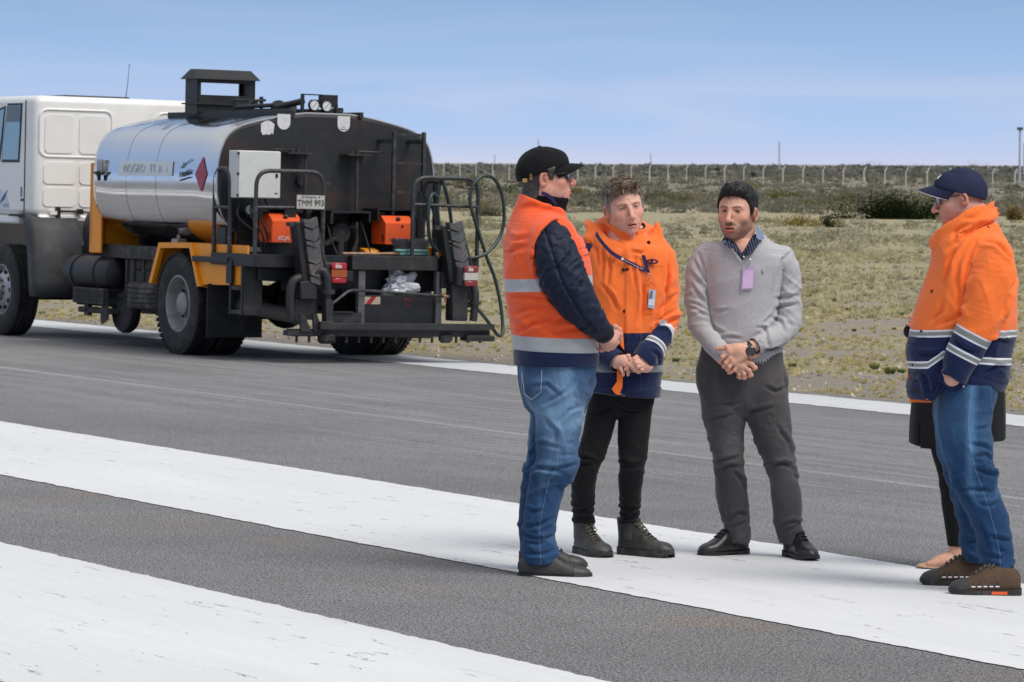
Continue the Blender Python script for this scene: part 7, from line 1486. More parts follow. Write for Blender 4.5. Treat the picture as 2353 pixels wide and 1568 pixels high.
    txt('Aeropuertos Argentina 2000', 1448, 609, .0085, principled('pure_white', (.85, .85, .85), .5), -27, l1, .0165)
    m = MB(); m.tube([onf(1484+4*math.cos(a), 634+4.5*math.sin(a), .012) for a in np.linspace(0, 6.28, 11)[:-1]], .0012, 5, closed=True); m.tube([onf(1484, 638, .012), onf(1486, 646, .011), onf(1489, 654, .010)], .0015, 5); m.build('lanyard_clip', principled('clip_metal', (.5, .45, .4), .3, .9), l1, True)
    NVL = principled('emblem_navy', (.05, .012, .05), .7)
    e = onf(1491, 603, .007); m = MB(); m.tube([(e[0]+.025*math.cos(a), e[1], e[2]+.0085*math.sin(a)) for a in np.linspace(0, 6.28, 25)[:-1]], .0038, 6, closed=True); m.tube([(e[0], e[1], e[2]+.015), (e[0], e[1]-.001, e[2]-.010)], [.003, .0075], 8); m.build('chest_emblem', NVL, jk, split=False)
    txt('Aeropuertos Argentina 2000', 1491.5, 613, .0078, NVL, -4, jk, .006)
    m = MB(); m.tube([onf(x_, y_, .004) for x_, y_ in ((1477, 655), (1512, 658), (1508, 722), (1473, 718))], .0012, 4, closed=True); m.build('chest_pocket', cloth('seam_orange', (.62, .13, .02)), jk)
    txt('AEROPUERTO', 1496, 651, .006, principled('faded_pink', (.7, .2, .15), .7), -2, jk, .006)
    a_ = [onf(1485, 665, .009), onf(1500.5, 668, .009), onf(1497, 709.5, .009), onf(1481.5, 706, .009)]; bd = plate(per, 'id_badge', a_, (0, 1, 0), .002, principled('badge_plastic', (.42, .5, .62), .3, coat=.5))
    b_ = [onf(1487, 668, .0115), onf(1493, 669, .0115), onf(1492, 686, .0115), onf(1485.5, 685, .0115)]; plate(per, 'badge_photo', b_, (0, 1, 0), .001, principled('badge_photo', (.16, .14, .16), .4), bd); b_ = [onf(1484.5, 687, .0115), onf(1498, 689, .0115), onf(1496.5, 703, .0115), onf(1482.5, 701, .0115)]; plate(per, 'badge_card', b_, (0, 1, 0), .001, principled('badge_card', (.66, .68, .72), .4), bd)
    # hands, one finger hooked down
    per.hand([(cu(1480, 560, -.172), cu(1230, 520, -.185), .026, .024), (cu(1450, 620, -.17), cu(1250, 620, -.180), .024, .022)],
             [([cu(1230, 440, -.195), cu(1110, 380, -.205), cu(960, 540, -.205), cu(868, 665, -.20)], .0100, .0078), ([cu(1260, 500, -.20), cu(1150, 480, -.215), cu(1050, 600, -.208), cu(1075, 650, -.195)], .0100, .0088), ([cu(1300, 560, -.20), cu(1200, 590, -.213), cu(1120, 680, -.205), cu(1160, 715, -.19)], .0096, .0084), ([cu(1360, 620, -.19), cu(1300, 680, -.203), cu(1215, 735, -.197), cu(1250, 750, -.185)], .0088, .0076)],
             ([cu(1330, 420, -.185), cu(1180, 340, -.19), cu(1060, 400, -.185)], .0115, .0095))
    per.hand([(cu(640, 500, -.165), cu(800, 470, -.178), .028, .026), (cu(700, 440, -.165), cu(860, 400, -.178), .024, .020)],
             [([cu(860, 360, -.182), cu(950, 310, -.188), cu(985, 400, -.19), cu(930, 470, -.19)], .0105, .0092), ([cu(860, 520, -.182), cu(930, 620, -.19), cu(945, 740, -.188), cu(942, 825, -.18)], .0090, .0072), ([cu(760, 560, -.182), cu(740, 650, -.19), cu(790, 740, -.19), cu(808, 825, -.183)], .0095, .0076), ([cu(700, 520, -.175), cu(680, 600, -.183), cu(740, 650, -.184)], .0088, .0076)],
             ([cu(820, 420, -.185), cu(880, 480, -.195), cu(845, 550, -.197)], .0105, .0090))
    m = MB(); m.tube([tuple(cu(1222, 645, -.213)+np.array([.004*math.cos(a)-.002, -.003+.010*math.cos(a)*0, .0098*math.sin(a)])) for a in np.linspace(0, 6.28, 13)[:-1]], .0012, 5, closed=True); per.child(m.build('wedding_ring', principled('gold_ring', (.75, .6, .35), .25, 1), None, True))
    # trousers
    def Lg(py, l, r, yh, yc): c = q((l+r)/2, py, yc); return (*c, (r-l)/2/500, yh)
    l1_ = [Lg(880, 1362, 1440, .085, .0), Lg(940, 1348, 1420, .082, .0), Lg(1000, 1337, 1404, .078, .0), Lg(1060, 1322, 1382, .070, -.01), Lg(1085, 1315, 1372, .064, -.01), Lg(1140, 1312, 1368, .060, .04), Lg(1180, 1315, 1366, .056, .075), Lg(1205, 1318, 1368, .055, .09)]
    r1_ = [Lg(880, 1425, 1503, .085, .0), Lg(940, 1420, 1496, .082, .0), Lg(1000, 1418, 1490, .078, .0), Lg(1060, 1420, 1482, .070, -.01), Lg(1085, 1420, 1478, .064, -.01), Lg(1140, 1420, 1474, .060, .04), Lg(1180, 1423, 1472, .056, .075), Lg(1205, 1424, 1470, .055, .09)]
    trousers(per, 'trousers', [Lg(840, 1358, 1506, .11, 0), Lg(880, 1355, 1506, .115, 0), Lg(915, 1360, 1500, .10, 0)], [l1_, r1_], cloth('black_trousers', (.0085, .0085, .0095), rough=.85, bump=.15, sheen=.05, var=.15), .006, [(.30, .46, .007, .045), (.46, .62, .004, .06), (.56, .70, .010, .032)], [q(0, 1206, 0)[2]], 57, extra=lambda V, Nn, S, U, W, use: creases(per, V, Nn, 3.0167, 1400, 900, [[(110,740),(200,735),(280,770)],[(90,800),(180,780),(270,780)],[(440,740),(520,780),(630,770)],[(440,790),(540,800),(630,790)],[(80,1130),(160,1140),(260,1120)],[(95,1170),(180,1160),(260,1180)],[(100,1220),(180,1190),(255,1215)],[(430,1130),(520,1110),(610,1140)],[(440,1160),(520,1180),(610,1160)],[(435,1210),(520,1210),(600,1195)],[(400,330),(480,380),(620,400)],[(400,330),(320,400),(200,420)]], .007, .007))
    per.core([Loft(shrink([T(550, 1378, 1494, .10), T(640, 1344, 1530, .14), T(870, 1347, 1517, .13)], .8)), Loft(shrink(l1_)), Loft(shrink(r1_)), Loft([(*a, b_[0]*.6, b_[1]*.6) for a, b_ in zip(aR.p, aR.r)], n=1), Loft([(*a, b_[0]*.6, b_[1]*.6) for a, b_ in zip(aL.p, aL.r)], n=1)])
    st = dict(boot=True, upper=BOOT, solem=SOLE, cap=CAPT, lace=principled('flecked_lace', (.09, .08, .055), .8, var=.9, vscale=400), tread=True, sole=.032)
    shoe(per, q(1331, 1262, .138)*[1, 1, 0], -64, .28, st, .053); shoe(per, q(1426, 1262, .12)*[1, 1, 0], -34, .285, st, .053)
    return per.finish()
# ---------------------------------------------------------------- man 3: dark hair, grey sweater
def man_three():
    per = Person(1745, 1281, 497, 'dark-haired bearded man in light grey V-neck sweater and dark grey trousers', (.68, .385, .275)); q = per.q
    ho = dict(scale=1.05, w=1.0, jw=1.03, brow_c=(.018, .012, .010), beard=.74, bcol=(.060, .040, .034), mous=.8, mouth=.0030, mz=-.073, eye=.0026, nl=.0016, hl=.072, nose=1.05, bag=.001, gaze=-.003, neck=.058, brow=-.002, ntilt=(0, -.035, -.17))
    per.head(q(1687, 489, -.03), (-.40, -1, .01), ho, roll=-1)
    per.hair(dict(th=.0115, hl=.070, quiff=True, qx=.0, qz=.094, rough=.0025), [(.010, .009, .009), (.018, .016, .015), (.006, .005, .005)], 4200, .020, lambda p: np.array([.1*np.sign(p[0]), .8 if p[1] > 0 else -.3, -.25 if p[2] > .09 else -.9]), 18, .22, .12, .0012, base=(.010, .009, .009))
    S_ = 497.
    def T(py, l, r, yh, yc=0.0): c = q((l+r)/2, py, yc); return (*c, (r-l)/2/S_, yh)
    tl = Loft([T(546, 1672, 1738, .065), T(558, 1650, 1764, .095), T(572, 1622, 1792, .115), T(592, 1606, 1804, .125), T(640, 1612, 1796, .132), T(700, 1618, 1786, .130), T(760, 1620, 1784, .128), T(800, 1610, 1792, .130), T(838, 1611, 1794, .128), T(880, 1612, 1790, .12)], (1, 0, 0), pw=2.1, endr=.02)
    aL = Loft([(*q(1616, 592, .0), .055, .058), (*q(1602, 630, .0), .060, .062), (*q(1600, 690, -.01), .058, .060), (*q(1606, 745, -.03), .056, .057), (*q(1630, 785, -.09), .050, .050), (*q(1664, 822, -.145), .042, .042), (*q(1682, 838, -.165), .038, .038)], (1, 0, 0), n=5)
    aR = Loft([(*q(1793, 592, .0), .055, .058), (*q(1805, 635, .0), .060, .062), (*q(1808, 700, -.01), .056, .060), (*q(1802, 748, -.03), .058, .057), (*q(1778, 772, -.09), .052, .052), (*q(1748, 782, -.145), .046, .046), (*q(1724, 793, -.175), .041, .041)], (1, 0, 0), n=5)
    apx = q(1697, 600, 0); vl = q(1655, 548, 0); vr = q(1741, 546, 0)
    def vee(P, off=0.0):   # negative inside the neck opening, seen from the front
        z = P[:, 2]-apx[2]-off; cx = apx[0]; sl = (apx[0]-vl[0])/(vl[2]-apx[2]); sr = (vr[0]-apx[0])/(vr[2]-apx[2]); return np.maximum(np.maximum(-(P[:, 0]-cx)-sl*z, (P[:, 0]-cx)-sr*z)*.85, P[:, 1]-.10)
    def f(P):
        d = tl.d(P); v = vee(P); d = d-.004*np.exp(-((v-.010)/.010)**2)*(v > 0); d = smax(d, -v, .004); kk = .003+.03*band(P[:, 2], q(0, 610, 0)[2], 9, .02); d = smin(d, cuffed(P, aL, .033), kk); d = smin(d, cuffed(P, aR, .036), kk)
        return smax(d, q(0, 838, 0)[2]-P[:, 2]-.010*np.cos((P[:, 0]-q(1700, 0, 0)[0])*9)+.008, .005)
    def arms(V):
        e1 = aR.ev(V); e2 = aL.ev(V); k = e1[0] < e2[0]; return np.minimum(e1[0], e2[0]), np.where(k, e1[1], e2[1]), np.where(k, e1[2], e2[2]), np.where(k, e1[3], e2[3])
    hz = q(0, 808, 0)[2]
    def ds(V, Nn):
        x, y, z = V.T; db, S, U, W = arms(V); dt = tl.d(V); am = (db < dt-.002); d = am*limb_folds(S, U, W, [(.09, .32, .0085, .055), (-.05, .12, .003, .07), (.30, .42, .007, .045)], 43)
        d = d-.006*np.exp(-((db-dt)/.006)**2)*(z < 1.33); rel = z-(hz-.010*np.cos((x-q(1700, 0, 0)[0])*9)); d = d+(~am)*(.0035*ridge(np.stack([x*5+z*3, y*3, z*6-x*3], 1), 1, 8)*band(z, hz, 1.2, .05)+.004*band(rel, -.0, .035, .012)-.003*band(rel, -1, 0, .003)+.0009*np.sin(x*2*np.pi/.0135)*band(rel, -1, 0, .003))
        v = vee(V); d = d+.0010*np.sin((z+x*.5)*2*np.pi/.009)*band(v, -.01, .018, .002)*(y < 0)*(~am); cf = band(S, aR.len-.055, 9, .003)*am*(V[:, 0] > q(1700, 0, 0)[0]); d = d-.004*cf+.0008*np.sin(np.arctan2(U, W)*22)*cf; d = d+.001*fnoise(V, 14, 3, 2)+.003*drape(V, 6, 5, 33, .3)+creases(per, V, Nn, 5.228, 1700, 430, [[(210,1070),(260,1250),(300,1500)],[(1450,1030),(1290,1160),(1240,1350),(1200,1560)],[(150,1150),(220,1300),(290,1440)],[(120,1330),(230,1450),(320,1568)]], .006, .008)
        d = d+creases(per, V, Nn, 5.228, 1700, 700, [[(60,290),(200,330),(350,430)],[(60,360),(180,380),(340,480)],[(110,480),(220,440),(340,470)],[(100,40),(230,220),(300,300)],[(1200,250),(1350,220),(1540,210)],[(1200,370),(1350,330),(1500,320)],[(1190,400),(1300,350),(1440,330)],[(950,620),(1060,620),(1110,860)],[(1130,480),(1280,540),(1330,700)],[(1340,560),(1440,600)],[(1020,590),(1150,470),(1200,420)],[(370,560),(430,640),(560,700)],[(400,400),(470,420),(600,380)],[(480,760),(640,740),(760,760)],[(1000,920),(1150,900),(1320,860)]], .0062, .0072)
        return d*np.clip((z-q(0, 842, 0)[2])/.02+am, 0, 1)
    def knit(t, c, src):
        mp = N(t, 'ShaderNodeMapping'); mp.inputs['Scale'].default_value = (1, 1, 4.5); LK(t, c.outputs['Object'], mp.inputs[0]); n = N(t, 'ShaderNodeTexNoise', inp={'Scale': 90, 'Detail': 5, 'Roughness': .7}); LK(t, mp.outputs[0], n.inputs['Vector']); r = N(t, 'ShaderNodeMapRange', inp={1: .32, 2: .68, 3: .80, 4: 1.18}); LK(t, n.outputs[0], r.inputs[0]); s_ = N(t, 'ShaderNodeVectorMath', operation='SCALE'); LK(t, src, s_.inputs[0]); LK(t, r.outputs[0], s_.inputs['Scale']); return s_.outputs[0]
    KN = cloth('grey_knit', (.47, .465, .475), rough=.95, bump=.35, bscale=300, sheen=.1, extra=knit, var=.05)
    sw = per.sculpt('sweater', f, (-.38, -.27, .84), (.22, .18, 1.50), .0052, KN, ds)
    # shirt under the sweater
    def shirtx(t, c, src):
        w = N(t, 'ShaderNodeTexWave', inp={'Scale': 26, 'Distortion': 0, 'Detail': 0}); mp = N(t, 'ShaderNodeMapping'); mp.inputs['Rotation'].default_value = (0, R(14), 0); LK(t, c.outputs['Object'], mp.inputs[0]); LK(t, mp.outputs[0], w.inputs['Vector']); g = N(t, 'ShaderNodeMath', operation='GREATER_THAN'); g.inputs[1].default_value = .93; LK(t, w.outputs['Fac'], g.inputs[0]); x = N(t, 'ShaderNodeMix', data_type='RGBA'); LK(t, g.outputs[0], x.inputs[0]); LK(t, src, x.inputs[6]); x.inputs[7].default_value = (.15, .17, .24, 1); return x.outputs[2]
    SH = cloth('striped_shirt', (.018, .022, .045), rough=.8, extra=shirtx); SHL = cloth('shirt_collar_light', (.22, .28, .42), rough=.8, extra=lambda t, c, s_: shirtx(t, c, s_))
    ap2 = q(1697, 583, 0)
    def v2(P): z = P[:, 2]-ap2[2]; return np.maximum(np.abs(P[:, 0]-ap2[0]-.0)-.62*z, P[:, 1]-.0)
    per.sculpt('shirt', lambda P: smax(smax(tl.d(P)+.009, -v2(P)*.8, .002), 1.25-P[:, 2], .004), (-.2, -.2, 1.22), (.08, .12, 1.50), .0045, SH)
    nk = Loft([(*q(1701, 520, -.02), .055, .058), (*q(1701, 560, -.01), .060, .064), (*q(1699, 585, -.020), .085, .085), (*q(1698, 620, -.02), .10, .095)], (1, 0, 0)); V, F, Nn = surf_nets(lambda P: nk.d(P), (-.25, -.2, 1.2), (.12, .14, 1.55), .006); per.add_body(V, F, np.tile(per.skin*[.95, .9, .9], (len(V), 1)))
    c3 = lambda cx, cy, y: q(*V2(cx, cy, 5.228, 1700, 430), y)
    def leaf(pts, nm, mt): return plate(per, nm, pts, (0, .5, -.1), .006, mt)
    leaf([c3(570, 825, -.075), c3(505, 905, -.100), c3(560, 975, -.135), c3(620, 1010, -.146), c3(645, 985, -.140), c3(610, 900, -.112)], 'shirt_collar', SH)
    leaf([c3(572, 822, -.070), c3(503, 902, -.098), c3(540, 935, -.118), c3(585, 860, -.090)], 'shirt_collar', SHL)
    leaf([c3(955, 700, -.045), c3(1045, 820, -.075), c3(1050, 880, -.100), c3(1000, 900, -.112), c3(950, 870, -.095)], 'shirt_collar', SHL)
    leaf([c3(950, 865, -.090), c3(1010, 900, -.113), c3(880, 1080, -.150), c3(800, 1110, -.160), c3(845, 985, -.140), c3(905, 915, -.112)], 'shirt_placket', SH)
    leaf([c3(610, 920, -.118), c3(650, 1030, -.146), c3(770, 1110, -.158), c3(780, 1085, -.156), c3(690, 990, -.135)], 'shirt_placket', SH)
    def onf(px, py, off=.006): p = q(px, py, 0); return (p[0], surf_y(f, p[0], p[2])-off, p[2])
    disc(per, 'shirt_button', tuple(c3(777, 1112, -.166)), (0, -1, 0), .0045, principled('pearl', (.75, .75, .75), .3), sw, .002)
    PNK = principled('badge_pink', (.72, .50, .74), .25, coat=.7, var=.12, vscale=25); PLA = principled('badge_sleeve', (.52, .42, .58), .2, coat=.8)
    a_ = [onf(*V2(x, y, 5.228, 1700, 430), .012) for x, y in ((768, 1232), (920, 1222), (908, 1530), (750, 1538))]; yy = min(p[1] for p in a_); a_ = [(p[0], yy, p[2]) for p in a_]; bd = plate(per, 'name_badge', a_, (0, 1, 0), .002, PLA)
    b_ = [onf(*V2(x, y, 5.228, 1700, 430), .012) for x, y in ((778, 1290), (908, 1283), (898, 1518), (765, 1522))]; b_ = [(p[0], yy-.0015, p[2]) for p in b_]; plate(per, 'badge_card', b_, (0, 1, 0), .001, PNK, bd)
    m = MB(); p0 = onf(*V2(845, 1230, 5.228, 1700, 430), .014); p1 = tuple(c3(860, 1150, -.168)); m.tube([p1, (p0[0], p0[1]-.002, p0[2])], .0035, 6); m.lathe([(0, -.004), (.006, 0), (0, .004)], p1, (0, 1, 0), 10); m.build('badge_clip', principled('clip_white', (.6, .6, .6), .3, .3), bd, True)
    e = onf(1741.5, 627, .004); m = MB(); m.tube([(e[0], e[1], e[2]+.009), (e[0], e[1], e[2]-.002)], [.0035, .0025], 5); m.tube([(e[0]-.007, e[1], e[2]-.003), (e[0], e[1], e[2]+.004), (e[0]+.007, e[1], e[2]-.003)], .0014, 4); m.tube([(e[0]-.003, e[1], e[2]-.002), (e[0]-.004, e[1], e[2]-.011)], .0012, 4); m.tube([(e[0]+.003, e[1], e[2]-.002), (e[0]+.004, e[1], e[2]-.011)], .0012, 4); m.build('stitched_mark', principled('mark_dark', (.03, .035, .05), .8), sw, split=False)
    # hands
    h6 = lambda cx, cy, y: q(*V2(cx, cy, 5.228, 1700, 700), y)
    per.hand([(h6(830, 880, -.185), h6(700, 900, -.205), .029, .030), (h6(700, 900, -.205), h6(610, 920, -.215), .028, .024), (h6(760, 960, -.20), h6(660, 1040, -.21), .028, .024), (h6(860, 870, -.18), h6(930, 840, -.17), .028, .028)],
             [([h6(585, 925, -.222), h6(505, 985, -.222), h6(470, 1040, -.205), h6(500, 1065, -.19)], .0112, .0096), ([h6(600, 995, -.224), h6(545, 1060, -.224), h6(525, 1105, -.207), h6(550, 1120, -.19)], .0112, .0096), ([h6(640, 1050, -.222), h6(592, 1110, -.222), h6(570, 1145, -.207), h6(600, 1155, -.19)], .0106, .0092), ([h6(700, 1085, -.214), h6(660, 1150, -.215), h6(610, 1180, -.207), h6(590, 1190, -.20)], .0096, .0080)],
             ([h6(650, 850, -.205), h6(560, 860, -.21), h6(495, 878, -.205), h6(445, 885, -.20)], .0130, .0100))
    per.hand([(h6(560, 1010, -.165), h6(700, 1080, -.18), .028, .030), (h6(700, 1080, -.18), h6(770, 1110, -.185), .030, .024)],
             [([h6(800, 1045, -.192), h6(880, 1080, -.197), h6(928, 1125, -.19), h6(900, 1150, -.175)], .0112, .0098), ([h6(790, 1110, -.192), h6(850, 1160, -.197), h6(875, 1220, -.19), h6(845, 1232, -.175)], .0112, .0098), ([h6(745, 1150, -.190), h6(790, 1205, -.195), h6(795, 1255, -.187), h6(770, 1255, -.172)], .0104, .0092), ([h6(700, 1165, -.186), h6(725, 1215, -.190), h6(735, 1250, -.182), h6(715, 1248, -.170)], .0094, .0082)],
             ([h6(760, 1010, -.175), h6(860, 990, -.175), h6(920, 975, -.17), h6(965, 968, -.165)], .0120, .0098))
    # watch
    wc = h6(868, 912, -.222); ax = nrm(h6(930, 840, -.17)-h6(830, 890, -.185)); cw = h6(850, 880, -.182); m = MB()
    u = nrm(np.cross(ax, (0, 1, 0))); w = np.cross(ax, u); m.v = []; 
    rg = [cw+ax*o+(u*math.cos(a)+w*math.sin(a))*.0315 for o in (-.010, .010) for a in np.linspace(0, 2*math.pi, 29)[:-1]]+[cw+ax*o+(u*math.cos(a)+w*math.sin(a))*.0345 for o in (-.010, .010) for a in np.linspace(0, 2*math.pi, 29)[:-1]]
    k = 28; F = [];
    for i in range(k): j = (i+1) % k; F += [(2*k+i, 2*k+j, 3*k+j, 3*k+i), (i, k+i, k+j, j), (i, j, 2*k+j, 2*k+i), (k+i, 3*k+i, 3*k+j, k+j)]
    m.add([tuple(p) for p in rg], F); wb = m.build('wristwatch', principled('watch_strap', (.008, .008, .016), .6), None, True, split=False); per.child(wb)
    m = MB(); nv = nrm(wc-cw); m.lathe([(0, 0), (.0245, 0), (.0245, .009), (.0215, .012), (.020, .010), (0, .010)], tuple(cw+nv*.033), tuple(nv), 32); m.build('watch_case', principled('watch_black', (.01, .01, .011), .2, coat=.8), wb, True)
    # trousers
    def Lg(py, l, r, yh, yc): c = q((l+r)/2, py, yc); return (*c, (r-l)/2/S_, yh)
    ll = [Lg(880, 1600, 1702, .105, 0), Lg(950, 1611, 1709, .10, 0), Lg(1000, 1624, 1708, .09, .01), Lg(1050, 1636, 1707, .082, .0), Lg(1110, 1643, 1714, .078, .04), Lg(1160, 1652, 1722, .076, .07), Lg(1200, 1664, 1727, .075, .09), Lg(1247, 1668, 1726, .075, .10)]
    rl = [Lg(880, 1702, 1806, .105, 0), Lg(950, 1713, 1813, .10, -.01), Lg(1000, 1728, 1816, .09, -.02), Lg(1050, 1748, 1823, .084, -.02), Lg(1110, 1768, 1835, .078, -.01), Lg(1160, 1774, 1841, .074, .0), Lg(1200, 1779, 1843, .072, .01), Lg(1252, 1793, 1846, .070, .02)]
    def ex(V, Nn, S, U, W, use):
        x, y, z = V.T; cz = q(1708, 950, 0); d = .006*ridge(np.stack([(x-cz[0])*5, y*2, (z-cz[2])*7-np.abs(x-cz[0])*5], 1), 1, 5)*band(z, .60, .86, .05)
        return creases(per, V, Nn, 3.015, 1720, 900, [[(190,760),(300,740),(390,720)],[(200,830),(300,790),(400,800)],[(390,300),(300,330),(180,330)],[(420,380),(530,370),(640,340)],[(560,760),(680,770),(800,780)],[(590,810),(700,760),(820,850)],[(760,840),(830,900),(850,960)],[(290,1200),(390,1150),(470,1190)],[(320,1260),(400,1240),(470,1200)],[(250,1110),(300,1200)],[(680,1240),(780,1210),(870,1230)],[(720,1280),(800,1250),(860,1220)],[(560,190),(640,230),(740,200)],[(120,450),(200,430),(350,400)],[(700,100),(720,180),(735,240)],[(640,470),(740,620),(770,720)],[(330,830),(400,900),(430,1000)]], .0075, .0078)+d-.004*np.exp(-((np.abs(x-q(1604, 0, 0)[0]-(.875-z)*.12)-0)/.003)**2)*0+.0025*np.exp(-((x-q(1708, 0, 0)[0]-.004)/.004)**2)*(z > cz[2])*(y < 0)
    def lit(t, c, src):
        a = N(t, 'ShaderNodeAttribute', attribute_name='fold_shade'); r = N(t, 'ShaderNodeMapRange', inp={1: .2, 2: .9, 3: .88, 4: 1.3}); LK(t, a.outputs['Fac'], r.inputs[0]); s_ = N(t, 'ShaderNodeVectorMath', operation='SCALE'); LK(t, src, s_.inputs[0]); LK(t, r.outputs[0], s_.inputs['Scale']); return s_.outputs[0]  # fold shading painted in by scaling the cloth colour
    trousers(per, 'trousers', [Lg(812, 1606, 1796, .125, 0), Lg(850, 1598, 1800, .128, 0), Lg(880, 1599, 1806, .125, 0), Lg(905, 1606, 1804, .11, 0)], [ll, rl], cloth('grey_chinos', (.062, .058, .060), rough=.8, bump=.15, sheen=.15, var=.1, extra=lit), .006, [(.0, .25, .006, .09), (.26, .46, .009, .06), (.42, .62, .004, .08), (.62, .82, .011, .055)], [q(0, 1250, 0)[2]], 71, extra=ex)
    per.core([Loft(shrink([T(572, 1640, 1770, .10), T(640, 1612, 1806, .13), T(838, 1611, 1794, .12)], .8)), Loft(shrink(ll)), Loft(shrink(rl)), Loft([(*a, b_[0]*.6, b_[1]*.6) for a, b_ in zip(aR.p, aR.r)], n=1), Loft([(*a, b_[0]*.6, b_[1]*.6) for a, b_ in zip(aL.p, aL.r)], n=1)])
    st = dict(boot=False, low=True, upper=BLKL, solem=principled('dress_sole', (.015, .015, .015), .6), lace=principled('black_lace', (.008, .008, .008), .7), heel=True, sole=.024)
    shoe(per, q(1720, 1262, .13)*[1, 1, 0], 212, .270, st, .048); shoe(per, q(1812, 1262, .075)*[1, 1, 0], -68, .275, st, .048)
    return per.finish()

